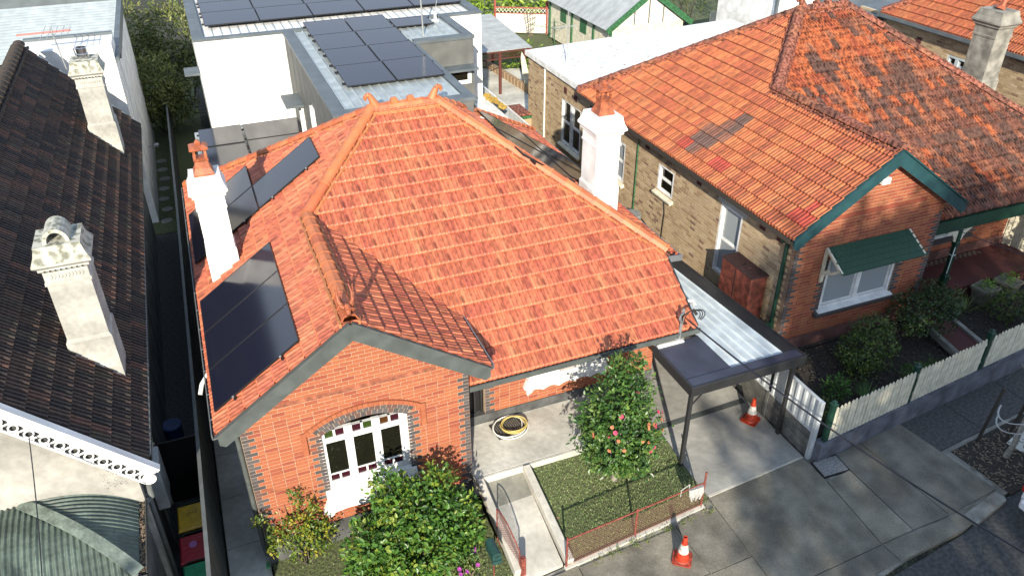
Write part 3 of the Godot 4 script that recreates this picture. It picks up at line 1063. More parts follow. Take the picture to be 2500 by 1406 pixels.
	part(wall, "arch_mortar", am, M.mortar)
	# hood mould, proud of the face, with two dropped ends
	var hp := []
	for i in 25:
		var a := -0.615 + 1.23 * i / 24
		hp.append([a, a + 1.23 / 24])
	for i in 24:
		var b := MB.new()
		var a0: float = hp[i][0] + 0.0015
		var a1: float = hp[i][1] - 0.0015
		var r0 := R + 0.232
		var pl := PackedVector2Array([Vector2(cx + sin(a0) * r0, cy + cos(a0) * r0), Vector2(cx + sin(a1) * r0, cy + cos(a1) * r0), Vector2(cx + sin(a1) * (r0 + 0.09), cy + cos(a1) * (r0 + 0.09)), Vector2(cx + sin(a0) * (r0 + 0.09), cy + cos(a0) * (r0 + 0.09))])
		b.prism(pl, Transform3D(Basis(), Vector3(0, 0, -0.02)), 0.075)
		part(wall, "hood_brick", b, M.red_mats[[0, 1, 3][rng.randi() % 3]])
	for x in [1.075, 3.385]:
		for i in 3:
			var b := MB.new()
			b.box(Vector3(x, 1.83 + i * 0.185, 0.018), Vector3(0.10, 0.178, 0.075), 0.006)
			part(wall, "hood_brick", b, M.red_mats[[0, 1, 3][rng.randi() % 3]])
	# string course
	var sc := MB.new()
	sc.prism(PackedVector2Array([Vector2(0, -0.035), Vector2(0.035, -0.02), Vector2(0.035, 0.015), Vector2(0, 0.05)]), Transform3D(Basis(Vector3(0, 0, 1), Vector3(0, 1, 0), Vector3(-1, 0, 0)), Vector3(3.68, 3.05, 0.005)), 3.01)
	part(wall, "string_course", sc, M.string)
	# plinth and the plain side walls
	var pm := MB.new()
	pm.span(Vector3(-0.02, -1.0, -0.14), Vector3(4.37, -0.205, 0.02))
	part(th, "plinth", pm, M.plinth)
	var sw := MB.new()
	sw.span(Vector3(0.0, -1.0, -10.3), Vector3(0.2, 2.85, -0.125))
	part(th, "side_wall", sw, M.wallgrey)
	sw = MB.new()
	sw.span(Vector3(4.15, -0.4, -1.42), Vector3(4.35, 2.85, -0.125))
	sw.span(Vector3(9.35, -0.5, -10.0), Vector3(9.55, 2.7, -1.6))
	part(th, "side_wall", sw, M.red_mats[2])
	# ---- gable window
	var fr := MB.new()
	var zf := -0.055
	for x in [[1.40, 1.455], [1.825, 1.985], [2.365, 2.525], [2.905, 3.06]]:
		fr.span(Vector3(x[0], 0.72, zf - 0.05), Vector3(x[1], 2.16, zf + 0.03))
	for x in [[1.455, 1.825], [1.985, 2.365], [2.525, 2.905]]:
		fr.span(Vector3(x[0], 0.72, zf - 0.048), Vector3(x[1], 0.85, zf + 0.028))
		fr.span(Vector3(x[0], 1.005, zf - 0.04), Vector3(x[1], 1.035, zf + 0.01))
		fr.span(Vector3(x[0], 1.85, zf - 0.048), Vector3(x[1], 1.965, zf + 0.028))
		var mx: float = (x[0] + x[1]) * 0.5
		fr.span(Vector3(mx - 0.02, 0.85, zf - 0.04), Vector3(mx + 0.02, 1.00, zf + 0.018))
		fr.span(Vector3(mx - 0.022, 1.965, zf - 0.04), Vector3(mx + 0.022, 2.15, zf + 0.018))
	var ap := PackedVector2Array()
	for i in 21:
		var a := -0.46 + 0.92 * i / 20
		ap.append(Vector2(cx + sin(a) * R, cy + cos(a) * R))
	ap.append(Vector2(3.055, 2.15))
	ap.append(Vector2(1.405, 2.15))
	fr.prism(ap, Transform3D(Basis(), Vector3(0, 0, zf - 0.046)), 0.072)
	fr.span(Vector3(1.345, 0.30, -0.12), Vector3(1.395, 2.06, 0.004))
	fr.span(Vector3(3.065, 0.30, -0.12), Vector3(3.115, 2.06, 0.004))
	var win := part(th, "window", fr, M.white)
	var tint := [M.glass_green, M.glass_purple, M.glass_purple, M.glass_green, M.glass_amber, M.glass_purple]
	var ti := 0
	for x in [[1.455, 1.825], [1.985, 2.365], [2.525, 2.905]]:
		var g := MB.new()
		g.span(Vector3(x[0], 1.035, zf - 0.012), Vector3(x[1], 1.85, zf - 0.006))
		part(win, "pane", g, M.glass_dark)
		var mx: float = (x[0] + x[1]) * 0.5
		for h in [[x[0], mx - 0.02], [mx + 0.02, x[1]]]:
			var g2 := MB.new()
			g2.span(Vector3(h[0], 0.85, zf - 0.012), Vector3(h[1], 1.0, zf - 0.006))
			part(win, "pane", g2, M.glass_purple)
			var g3 := MB.new()
			g3.span(Vector3(h[0], 1.965, zf - 0.012), Vector3(h[1], 2.15, zf - 0.006))
			part(win, "pane", g3, tint[ti])
			ti += 1
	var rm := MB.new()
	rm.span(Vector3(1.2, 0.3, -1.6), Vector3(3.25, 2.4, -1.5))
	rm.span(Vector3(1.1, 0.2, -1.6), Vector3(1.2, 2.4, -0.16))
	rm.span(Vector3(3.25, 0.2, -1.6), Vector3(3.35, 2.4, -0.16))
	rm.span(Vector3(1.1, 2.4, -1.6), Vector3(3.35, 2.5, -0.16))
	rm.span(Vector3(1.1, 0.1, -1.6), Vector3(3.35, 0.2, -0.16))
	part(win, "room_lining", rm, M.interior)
	var sl := MB.new()
	sl.prism(PackedVector2Array([Vector2(-0.12, 0.10), Vector2(-0.12, 0.74), Vector2(-0.03, 0.74), Vector2(0.02, 0.66), Vector2(0.10, 0.42), Vector2(0.12, 0.40), Vector2(0.12, 0.34), Vector2(0.05, 0.30), Vector2(0.012, 0.16)]), Transform3D(Basis(Vector3(0, 0, 1), Vector3(0, 1, 0), Vector3(-1, 0, 0)), Vector3(3.16, 0, 0)), 1.86)
	sl.prism(scallop(1.28, 3.18, 0.42, 0.10, 2), Transform3D(Basis(), Vector3(0, 0, 0.012)), 0.10)
	part(win, "sill", sl, M.white)
	# ---- porch wall
	var back2 := MB.new()
	var pw := part(th, "porch_wall", MB.new(), M.mortar)
	var piv := func(y: float) -> Array:
		if y > 1.14:
			return [[5.18, 6.22, true, true], [6.97, 7.43, true, true], [8.16, 9.55, true, true]]
		return [[5.18, 9.55, true, false]]
	brick_wall(Vector3(0, 0, -1.42), Vector3(1, 0, 0), Vector3.UP, 0.245, 2.3, piv, rp, items, back2, pw)
	pw.mesh = back2.mesh()
	var rest := MB.new()
	emit(th, "brick", items, [brick_unit()], M.red_mats, M.red_cols, rest, M.red_brick_vc)
	var pl2 := MB.new()
	pl2.span(Vector3(4.36, -0.4, -1.56), Vector3(9.56, 0.24, -1.40))
	part(th, "porch_plinth", pl2, M.plinth)
	for x in [6.22, 7.43]:
		var pwin := sash_window(th, Transform3D(Basis(), Vector3(x + 0.02, 1.20, -1.50)), (0.73 if x < 7 else 0.71), 0.95, 1, M.glass_dark, M.white, null)
		var s := MB.new()
		s.prism(PackedVector2Array([Vector2(-0.12, 0.90), Vector2(-0.12, 1.22), Vector2(0.0, 1.22), Vector2(0.14, 1.06), Vector2(0.14, 1.0), Vector2(0.02, 0.95)]), Transform3D(Basis(Vector3(0, 0, 1), Vector3(0, 1, 0), Vector3(-1, 0, 0)), Vector3(x + (0.75 if x < 7 else 0.73), 0, -1.42)), 0.75 if x < 7 else 0.73)
		part(pwin, "sill", s, M.white)
	var ap2 := MB.new()
	ap2.prism(scallop(6.20, 8.18, 1.0, 0.60, 5), Transform3D(Basis(), Vector3(0, 0, -1.405)), 0.10)
	ap2.span(Vector3(6.18, 0.96, -1.40), Vector3(8.2, 1.03, -1.26), 0.01)
	part(th, "sill_apron", ap2, M.white)
	# dark screen door at the left end
	var dr := MB.new()
	dr.span(Vector3(4.36, 0.0, -1.60), Vector3(5.17, 2.1, -1.56))
	var door := part(th, "door", dr, M.black)
	var df := MB.new()
	for x in [4.38, 4.66, 4.94, 5.10]:
		df.span(Vector3(x, 0.02, -1.555), Vector3(x + 0.045, 2.1, -1.50))
	df.span(Vector3(4.38, 0.05, -1.553), Vector3(5.14, 0.20, -1.505))
	df.span(Vector3(4.38, 1.0, -1.553), Vector3(5.14, 1.08, -1.505))
	part(door, "door_frame", df, M.charcoal)
	# eaves
	var sf := MB.new()
	sf.span(Vector3(4.36, 1.86, -1.42), Vector3(9.9, 1.89, -0.42))
	part(th, "soffit", sf, M.greypaint)
	var fg := MB.new()
	fg.span(Vector3(4.36, 1.88, -0.46), Vector3(9.9, 2.10, -0.425))
	part(th, "fascia", fg, M.greypaint)
	var gt := MB.new()
	gt.span(Vector3(4.36, 1.96, -0.42), Vector3(9.98, 1.98, -0.29))
	gt.span(Vector3(4.36, 1.98, -0.305), Vector3(9.98, 2.075, -0.29))
	gt.span(Vector3(4.36, 2.075, -0.315), Vector3(9.98, 2.09, -0.28))
	part(th, "gutter", gt, M.greypaint)
	# raking verge trim of the porch roof's right end and the side gutter behind it
	var vt := MB.new()
	vt.bar(Vector3(9.93, 2.09, -0.38), Vector3(9.93, 3.13, -1.90), 0.04, 0.14)
	part(th, "verge_trim", vt, M.charcoal)
	var sg := MB.new()
	sg.bar(Vector3(10.25, 3.0, -1.80), Vector3(10.25, 3.0, -10.4), 0.13, 0.02)
	sg.bar(Vector3(10.31, 3.045, -1.80), Vector3(10.31, 3.045, -10.4), 0.018, 0.10)
	sg.bar(Vector3(9.93, 3.08, -1.80), Vector3(10.32, 3.05, -1.80), 0.02, 0.16)
	part(th, "gutter", sg, M.galv)
	var lg := MB.new()
	lg.bar(Vector3(-0.37, 2.84, 0.22), Vector3(-0.37, 2.84, -10.6), 0.13, 0.02)
	lg.bar(Vector3(-0.43, 2.89, 0.22), Vector3(-0.43, 2.89, -10.6), 0.018, 0.11)
	for i in 14:
		lg.bar(Vector3(-0.44, 2.945, -0.2 - i * 0.75), Vector3(-0.30, 2.95, -0.2 - i * 0.75), 0.03, 0.01)
	part(th, "gutter", lg, M.fence_cap)
	var dp := MB.new()
	dp.tube(PackedVector3Array([Vector3(-0.33, 2.82, -0.15), Vector3(-0.30, 2.70, -0.15), Vector3(-0.09, 2.50, -0.15), Vector3(-0.06, 2.40, -0.14), Vector3(-0.06, -0.55, -0.14), Vector3(-0.04, -0.72, -0.10)]), 0.048, 10)
	part(th, "downpipe", dp, M.greypaint)
	var wp := MB.new()
	wp.tube(PackedVector3Array([Vector3(-0.36, 2.93, -1.62), Vector3(-0.50, 2.86, -1.42), Vector3(-0.56, 2.74, -1.28)]), 0.042, 9)
	part(th, "overflow_pipe", wp, M.conduit_white)
	# ---- chimneys
	var c1 := MB.new()
	chimney_shape(c1, Vector3(0.33, 0, -4.81), 0.29, 0.29, 2.9, 3.95, 5.67)
	var ch := part(th, "chimney", c1, M.white_render)
	cowl(ch, Vector3(0.33, 5.66, -4.81))
	var c2 := MB.new()
	chimney_shape(c2, Vector3(9.05, 0, -3.75), 0.30, 0.36, 3.0, 4.35, 6.10)
	var ch2 := part(th, "chimney", c2, M.white_render)
	cowl(ch2, Vector3(9.05, 6.09, -3.75))
	for q in [[ch, Vector3(0.33, 0, -4.81), 0.30], [ch2, Vector3(9.05, 0, -3.75), 0.0]]:
		if q[2] > 0:
			var fl := MB.new()
			fl.bar(Vector3(0.68, 3.62, -4.50), Vector3(0.68, 3.62, -5.14), 0.12, 0.04)
			part(ch, "flashing", fl, M.white)
	# flashing where the rear extension meets the tiles
	var fl := MB.new()
	fl.bar(Vector3(3.46, 5.50, -7.02), Vector3(3.10, 5.24, -7.35), 0.22, 0.03)
	fl.bar(Vector3(7.1, 5.22, -6.95), Vector3(7.75, 4.80, -7.3), 0.22, 0.03)
	part(roof, "flashing", fl, M.white)
	# ---- porch slab
	var ps := MB.new()
	ps.span(Vector3(4.36, -0.55, -1.40), Vector3(8.42, 0.0, 0.16), 0.012)
	part(th, "porch_slab", ps, M.concrete)
	var pe := MB.new()
	pe.span(Vector3(4.36, -0.30, 0.164), Vector3(8.42, 0.004, 0.24), 0.01)
	part(th, "porch_nosing", pe, M.concrete_pale)
	# service bracket and looped wires on the front corner of the gutter
	var sb := MB.new()
	sb.bar(Vector3(9.42, 1.88, -0.28), Vector3(9.54, 2.66, -0.40), 0.06, 0.03)
	sb.bar(Vector3(9.32, 2.0, -0.30), Vector3(9.46, 1.90, -0.27), 0.05, 0.03)
	sb.tube(PackedVector3Array([Vector3(9.48, 2.35, -0.32), Vector3(9.40, 2.47, -0.32), Vector3(9.42, 2.56, -0.33), Vector3(9.52, 2.58, -0.35)]), 0.028, 8)
	part(th, "service_bracket", sb, M.galv)
	var sw2 := MB.new()
	for k in 3:
		var pts := PackedVector3Array()
		for i in 15:
			var t := i / 14.0
			var a := -0.6 + t * (4.6 + 0.3 * k)
			pts.append(Vector3(9.72 + cos(a) * (0.20 + 0.04 * k), 2.46 + sin(a) * (0.17 + 0.04 * k), -0.30 + 0.05 * k * sin(t * 5)))
		sw2.tube(pts, 0.011, 5)
	sw2.cyl(Vector3(9.80, 2.56, -0.42), Vector3(9.87, 2.45, -0.36), 0.035, 0.035, 8)
	sw2.cyl(Vector3(9.66, 2.14, -0.25), Vector3(9.70, 2.22, -0.25), 0.03, 0.03, 8)
	part(th, "service_wires", sw2, M.black)

func solar(label: String, o: Vector3, U: Vector3, V: Vector3, w: float, h: float, group: String, clamps := 0) -> void:
	# U across, V up the slope, both unit; o is the lower left corner on the roof plane
	var N := U.cross(V).normalized()
	var t := Transform3D(Basis(U, V, N), o + N * 0.13)
	var th := thing("solar_panel", label, "solar panel", o, 0.0, group)
	th.transform = t
	var f := MB.new()
	f.span(Vector3(0, 0, -0.02), Vector3(w, 0.014, 0.018))
	f.span(Vector3(0, h - 0.014, -0.02), Vector3(w, h, 0.018))
	f.span(Vector3(0, 0.014, -0.02), Vector3(0.014, h - 0.014, 0.018))
	f.span(Vector3(w - 0.014, 0.014, -0.02), Vector3(w, h - 0.014, 0.018))
	part(th, "frame", f, M.solar_frame)
	var g := MB.new()
	g.span(Vector3(0.012, 0.012, -0.016), Vector3(w - 0.012, h - 0.012, 0.013))
	part(th, "glass_face", g, M.solar)
	var r := MB.new()
	for y in [0.22, 0.78]:
		r.span(Vector3(-0.07, h * y - 0.02, -0.075), Vector3(w + 0.07, h * y + 0.02, -0.021))
		for x in [0.12, 0.88]:
			r.span(Vector3(w * x - 0.025, h * y - 0.02, -0.14), Vector3(w * x + 0.025, h * y + 0.02, -0.07))
	part(th, "rail", r, M.solar_frame)
	if clamps > 0:
		var c := MB.new()
		for y in [0.22, 0.78]:
			c.box(Vector3(w + 0.02 if clamps == 1 else -0.02, h * y, 0.012), Vector3(0.04, 0.045, 0.03), 0.005)
		part(th, "clamp", c, M.galv)

func roof_solar() -> void:
	var k := sqrt(1.0 + P * P)
	var VL := Vector3(1, P, 0) / k
	var VR := Vector3(-1, P, 0) / k
	var pos := ["nearest the grey barge board", "in the middle of the column", "nearest the white chimney"]
	for i in 3:
		var z0 := -1.50 - i * 1.285
		solar("black solar panel beside the brick gable, " + pos[i], Vector3(-0.24, 2.927 + 0.06 * P, z0), Vector3(0, 0, 1), VL, 1.27, 1.64 * k, "panels beside the front gable", 1 if i == 0 else 0)
	var n2 := ["lower black solar panel just behind the left white chimney", "rearmost lower black solar panel behind the left white chimney"]
	for i in 2:
		var z0 := -7.12 - i * 1.335
		solar(n2[i], Vector3(-0.24, 2.927 + 0.06 * P, z0), Vector3(0, 0, 1), VL, 1.32, 1.62 * k, "panels behind the left chimney", 1 if i == 0 else 0)
	solar("upper black solar panel reaching toward the orange roof hip", Vector3(1.40, 2.927 + 1.70 * P, -7.12), Vector3(0, 0, 1), VL, 1.32, 1.52 * k, "panels behind the left chimney", 1)
	var n3 := ["upper grey glinting solar panel beside the right orange hip", "middle solar panel on the right slope next to the white chimney", "far solar panel on the right slope above the tan brick wall", "lowest far solar panel on the right slope of orange roof"]
	var s3 := [[8.55, -4.15], [10.02, -4.65], [8.60, -6.05], [10.05, -6.05]]
	for i in 4:
		var x0: float = s3[i][0]
		solar(n3[i], Vector3(x0, 3.05 + (10.188 - x0) * P, s3[i][1] + (0.0)), Vector3(0, 0, -1), VR, 1.75, 1.38 * k, "panels on the right slope", 0)

func old_profile() -> Array:
	return [[0.0, 0.006], [0.06, 0.036], [0.15, 0.038], [0.24, 0.004], [0.44, 0.004], [0.53, 0.036], [0.62, 0.036], [0.71, 0.004], [0.94, 0.004], [1.0, 0.008]]

func old_meshes() -> Array:
	var r := []
	for i in 6:
		r.append(tile_mesh(0.21, 0.345, old_profile(), 0.04, 0.056, 0.05, Vector2(rng.randf(), rng.randf())))
	return r

func neighbour_pick(p: Vector3) -> int:
	var front: bool = absf(p.y - (2.1 + P * (-0.4 - p.z))) < 0.09 and absf(p.y - (2.927 + P * (p.x + 0.3))) > 0.06
	if front:
		# crusted tiles, with shade also put into the dark ones: more of them low on the slope and to the right, clean orange ones high up
		var h := (p.y - 2.1) / 3.9
		var crust_shade := clampf(1.32 - h * 1.35 + (p.x - 6.0) * 0.04, 0.14, 0.96)
		var cl := sin(p.x * 3.1 + p.z * 1.7) + sin(p.x * 1.3 - p.z * 4.1)
		if rng.randf() + cl * 0.12 < crust_shade:
			return [8, 7, 8, 8, 7, 9][rng.randi() % 6]
		return [0, 1, 3, 9, 1, 2][rng.randi() % 6]
	var q := Vector2(p.x, p.z)
	if q.distance_to(Vector2(0.35, -4.55)) < 0.42 or q.distance_to(Vector2(0.85, -4.15)) < 0.35:
		return [5, 5, 7][rng.randi() % 3]
	if q.distance_to(Vector2(0.02, -4.95)) < 0.25 or q.distance_to(Vector2(0.0, -3.35)) < 0.25 or q.distance_to(Vector2(0.0, -0.25)) < 0.3:
		return 6
	return [0, 1, 2, 0, 3, 2, 0, 1, 4][rng.randi() % 9]

func tan_pick(dark: bool) -> int:
	if dark:
		return 5
	var r := rng.randf()
	if r < 0.022: return 5
	if r < 0.05: return 7
	return [0, 1, 2, 3, 4, 6, 0, 1][rng.randi() % 8]

func neighbour_house() -> void:
	var D := Vector3(12.40, 1.03, -0.43)
	var th := thing("weathered_cottage", "old cottage with lichen covered orange roof and tan brick side wall", "house", D)
	var roof := cottage_roof(th, "old", old_meshes(), M.oldl_mats, M.old_cols, M.oldl_vc, neighbour_pick, [M.old_cap, M.old_mats[9], M.old_mats[7]], M.old_cap, false, true, {"mats": M.old_mats, "rest": M.old_vc})
	barges(th, M.teal)
	var items := []
	var titems := []
	# ---- front gable, red
	var rp := func(dark: bool) -> int:
		if dark:
			return [5, 5, 6, 7][rng.randi() % 4]
		return [0, 1, 2, 3, 0, 3, 4][rng.randi() % 7]
	var back := MB.new()
	var wall := part(th, "front_wall", MB.new(), M.mortar_n)
	var gable := func(y: float) -> Array:
		var x0 := 0.0
		var x1 := 4.35
		if y > 2.93:
			x0 = (y - 2.93) / 0.69
			x1 = 4.35 - x0
		var q: bool = y < 2.7
		if y > 0.55 and y < 2.0:
			return [[x0, 1.08, q, true], [3.28, x1, true, q]]
		return [[x0, x1, q, q]]
	brick_wall(Vector3.ZERO, Vector3(1, 0, 0), Vector3.UP, -0.08, 4.40, gable, rp, items, back, wall)
	wall.mesh = back.mesh()
	var sc := MB.new()
	sc.span(Vector3(0.70, 3.06, -0.02), Vector3(3.65, 3.14, 0.035), 0.012)
	part(wall, "string_course", sc, M.nred_mats[4])
	var sb := MB.new()
	sb.obox(Transform3D(Basis(Vector3.RIGHT, 0.3), Vector3(2.16, 0.50, 0.03)), Vector3(2.45, 0.12, 0.22), 0.012)
	part(wall, "sill", sb, M.nred_mats[5])
	sash_window(th, Transform3D(Basis(), Vector3(1.10, 0.60, -0.06)), 2.16, 1.38, 2, M.glass_pale, M.white, M.white, true, false)
	var pl := MB.new()
	pl.span(Vector3(-0.02, -0.95, -0.2), Vector3(4.37, -0.085, 0.03))
	part(th, "plinth", pl, M.plinth_red)
	var vent := MB.new()
	vent.box(Vector3(2.02, 3.90, 0.10), Vector3(0.24, 0.16, 0.2), 0.02)
	part(th, "floodlight", vent, M.conduit_white)
	# ---- awning over the gable window
	var aw := MB.new()
	var a0 := Vector3(0.92, 2.36, 0.02)
	var a1 := Vector3(0.86, 1.98, 0.66)
	var wx := 2.46
	aw.quad(a1, a1 + Vector3(wx + 0.1, 0, 0), a0 + Vector3(wx, 0, 0), a0)
	aw.quad(a1 - Vector3(0, 0.03, 0), a0 - Vector3(0, 0.03, 0), a0 + Vector3(wx, -0.03, 0), a1 + Vector3(wx + 0.1, -0.03, 0))
	var awn := part(th, "awning", aw, M.awning_green)
	var nrm := (a1 - a0).cross(Vector3(-1, 0, 0)).normalized()
	if nrm.y < 0:
		nrm = -nrm
	for r in 5:
		for c in 16:
			var sm := MB.new()
			var f0 := r / 5.0
			var f1 := (r + 1) / 5.0
			var xo := (c + (0.5 if r % 2 == 1 else 0.0)) / 16.0
			var xe := minf(xo + 1.0 / 16.0 - 0.003, 1.0)
			var p0 := a0.lerp(a1, f0) + Vector3(xo * lerpf(wx, wx + 0.1, f0), 0, 0)
			var p1 := a0.lerp(a1, f0) + Vector3(xe * lerpf(wx, wx + 0.1, f0), 0, 0)
			var p2 := a0.lerp(a1, f1 + 0.02) + Vector3(xe * lerpf(wx, wx + 0.1, f1), 0, 0) + nrm * 0.012
			var p3 := a0.lerp(a1, f1 + 0.02) + Vector3(xo * lerpf(wx, wx + 0.1, f1), 0, 0) + nrm * 0.012
			sm.quad(p3 + nrm * 0.004, p2 + nrm * 0.004, p1 + nrm * 0.004, p0 + nrm * 0.004)
			sm.quad(p3 - nrm * 0.008, p2 - nrm * 0.008, p2 + nrm * 0.004, p3 + nrm * 0.004)
			part(awn, "shingle", sm, M.awning_green)
	for x in [0.90, 3.36]:
		var br := MB.new()
		br.bar(a0 + Vector3(x - a0.x, -0.02, 0.0), a1 + Vector3(x - a1.x, -0.02, 0.0), 0.05, 0.06)
		br.bar(Vector3(x, 1.45, 0.04), Vector3(x, 2.34, 0.04), 0.06, 0.06, Vector3.FORWARD)
		var pts := PackedVector3Array()
		for i in 9:
			var t := i / 8.0
			pts.append(Vector3(x, 1.50 + 0.52 * t + 0.06 * sin(t * TAU), 0.06 + 0.50 * t * t))
		br.taper(pts, 0.05, 0.035, 6)
		br.taper(PackedVector3Array([Vector3(x, 1.72, 0.06), Vector3(x, 1.84, 0.22), Vector3(x, 1.80, 0.32)]), 0.04, 0.02, 6)
		part(awn, "bracket", br, M.cream)
	# ---- side wall, tan
	var back2 := MB.new()
	var swall := part(th, "side_wall", MB.new(), M.mortar_tan)
	var holes := [[-12.48, -10.95, 0.45, 2.10], [-8.55, -7.85, 0.75, 2.05], [-5.92, -5.08, 1.42, 2.26], [-2.86, -1.95, 0.42, 2.40]]
	var siv := func(y: float) -> Array:
		var r := [[-15.5, 0.0, false, y > -0.2]]
		for h in holes:
			if y > h[2] and y < h[3]:
				var n := []
				for iv in r:
					if h[0] > iv[0] and h[1] < iv[1]:
						n.append([iv[0], h[0], iv[2], false])
						n.append([h[1], iv[1], false, iv[3]])
					else:
						n.append(iv)
				r = n
		return r
	brick_wall(Vector3.ZERO, Vector3(0, 0, 1), Vector3.UP, -1.55, 2.86, siv, tan_pick, titems, back2, swall)
	swall.mesh = back2.mesh()
	var rest := MB.new()
	emit(th, "brick", items, [brick_unit()], M.nred_mats, M.nred_cols, rest, M.nred_brick_vc, 150)
	var rest2 := MB.new()
	emit(th, "brick", titems, [brick_unit()], M.tan_mats, M.tan_cols, rest2, M.tan_brick_vc, 150)
	for q in [[0, 2, M.glass_dark], [1, 1, M.glass_pale], [2, 1, M.glass_dark], [3, 1, M.glass_pale]]:
		var h: Array = holes[q[0]]
		var t := Transform3D(Basis(Vector3(0, 0, 1), Vector3.UP, Vector3(-1, 0, 0)), Vector3(0.04, h[2], h[0]))
		sash_window(th, t, h[1] - h[0], h[3] - h[2], q[1], q[2], M.white, M.cream if q[0] != 3 else null)
	var lt := MB.new()
	lt.span(Vector3(-0.03, 2.40, -3.0), Vector3(0.1, 2.58, -1.78), 0.01)
	part(swall, "lintel", lt, M.offwhite)
	for z in [-12.2, -11.4, -10.2, -8.0, -6.6, -3.9, -1.2, -0.55]:
		var vb := MB.new()
		vb.box(Vector3(-0.012, 2.52 if z > -10 else 2.42, z), Vector3(0.03, 0.21, 0.21), 0.004)
		for i in 3:
			vb.box(Vector3(-0.028, (2.46 if z > -10 else 2.36) + i * 0.06, z), Vector3(0.012, 0.02, 0.15))
		part(swall, "air_brick", vb, M.maroon)
	# gutter, downpipes, service conduit
	var g := MB.new()
	g.bar(Vector3(-0.37, 2.84, 0.2), Vector3(-0.37, 2.84, -10.6), 0.13, 0.02)
	g.bar(Vector3(-0.43, 2.89, 0.2), Vector3(-0.43, 2.89, -10.6), 0.02, 0.11)
	g.bar(Vector3(-0.15, 2.78, 0.2), Vector3(-0.15, 2.78, -10.6), 0.32, 0.02)
	part(th, "gutter", g, M.grate)
	var d1 := MB.new()
	d1.tube(PackedVector3Array([Vector3(-0.36, 2.80, -0.10), Vector3(-0.30, 2.72, -0.12), Vector3(-0.07, 2.66, -0.22), Vector3(-0.06, 2.5, -0.24), Vector3(-0.06, -0.9, -0.24)]), 0.05, 10)
	part(th, "downpipe", d1, M.dgreen)
	var d2 := MB.new()
	d2.tube(PackedVector3Array([Vector3(-0.10, 2.80, -7.05), Vector3(-0.05, 2.7, -7.05), Vector3(-0.05, -0.2, -7.05)]), 0.022, 8)
	part(th, "downpipe", d2, M.shed_green)
	var d3 := MB.new()
	d3.tube(PackedVector3Array([Vector3(-0.04, 2.90, -13.9), Vector3(-0.04, -0.6, -13.9)]), 0.03, 8)
	part(th, "downpipe", d3, M.conduit_white)
	var d4 := MB.new()
	d4.tube(PackedVector3Array([Vector3(-0.03, 1.3, -5.45), Vector3(-0.03, 0.9, -5.35), Vector3(-0.03, 0.3, -5.38), Vector3(-0.03, -0.5, -5.4)]), 0.014, 6)
	d4.tube(PackedVector3Array([Vector3(-0.03, 0.25, -7.0), Vector3(-0.03, -0.1, -5.45)]), 0.014, 6)
	part(th, "wall_cable", d4, M.black)
	# membrane roofed rear wing
	var fl := MB.new()
	fl.quad(Vector3(-0.10, 2.93, -15.65), Vector3(-0.10, 2.93, -10.2), Vector3(9.8, 2.93, -9.5), Vector3(9.8, 2.93, -16.6))
	fl.span(Vector3(-0.12, 2.78, -15.6), Vector3(-0.02, 2.955, -10.45))
	fl.quad(Vector3(9.8, 2.75, -16.6), Vector3(-0.1, 2.75, -15.65), Vector3(-0.10, 2.93, -15.65), Vector3(9.8, 2.93, -16.6))
	part(th, "membrane_roof", fl, M.membrane)
	var fp := MB.new()
	for i in 40:
		var x := rng.randf_range(0.5, 8.5)
		var z := rng.randf_range(-15.2, -11.0)
		fp.obox(Transform3D(Basis(Vector3.UP, rng.randf() * 6.0), Vector3(x, 2.938, z)), Vector3(0.05 + rng.randf() * 0.07, 0.012, 0.02))
	part(th, "fallen_twigs", fp, M.bark_pale).set_meta("kind", "stuff")
	var bw := MB.new()
	bw.span(Vector3(0.12, -1.5, -15.5), Vector3(9.4, 2.75, -15.38))
	bw.span(Vector3(9.3, -1.5, -15.38), Vector3(9.4, 2.75, -1.5))
	part(th, "rear_wall", bw, M.tan_mats[2])
	# ---- verandah
	var vb2 := MB.new()
	var vwall := part(th, "verandah_wall", MB.new(), M.mortar_n)
	var items2 := []
	var viv := func(y: float) -> Array:
		if y > 0.60 and y < 1.62:
			return [[4.5, 6.10, false, true], [7.62, 9.2, true, false]]
		return [[4.5, 9.2, false, false]]
	brick_wall(Vector3(0, 0, -1.45), Vector3(1, 0, 0), Vector3.UP, 0.30, 2.1, viv, rp, items2, vb2, vwall)
	vwall.mesh = vb2.mesh()
	var rest3 := MB.new()
	emit(th, "brick", items2, [brick_unit()], M.nred_mats, M.nred_cols, rest3, M.nred_brick_vc, 60)
	var vp := MB.new()
	vp.span(Vector3(4.36, -0.6, -1.6), Vector3(9.2, 0.295, -1.42))
	part(vwall, "plinth", vp, M.plinth_red)
	sash_window(th, Transform3D(Basis(), Vector3(6.12, 0.66, -1.53)), 1.48, 0.98, 2, M.glass_pale, M.white, M.nred_mats[5], true, false)
	var vf := MB.new()
	vf.span(Vector3(4.36, -0.6, -1.42), Vector3(9.2, 0.02, -0.05), 0.01)
	part(th, "verandah_floor", vf, M.maroon)
	var vt := MB.new()
	for i in 40:
		for r in 2:
			if (i + r) % 2 == 0:
				vt.box(Vector3(4.5 + i * 0.09, 0.022, -1.32 + r * 0.09), Vector3(0.085, 0.006, 0.085))
	part(th, "border_tiles", vt, M.pot).set_meta("kind", "stuff")
	var vg := MB.new()
	vg.span(Vector3(4.36, 1.86, -0.42), Vector3(9.95, 2.07, -0.28))
	vg.span(Vector3(4.36, 1.72, -0.36), Vector3(9.95, 1.86, -0.28))
	part(th, "gutter_beam", vg, M.dgreen)
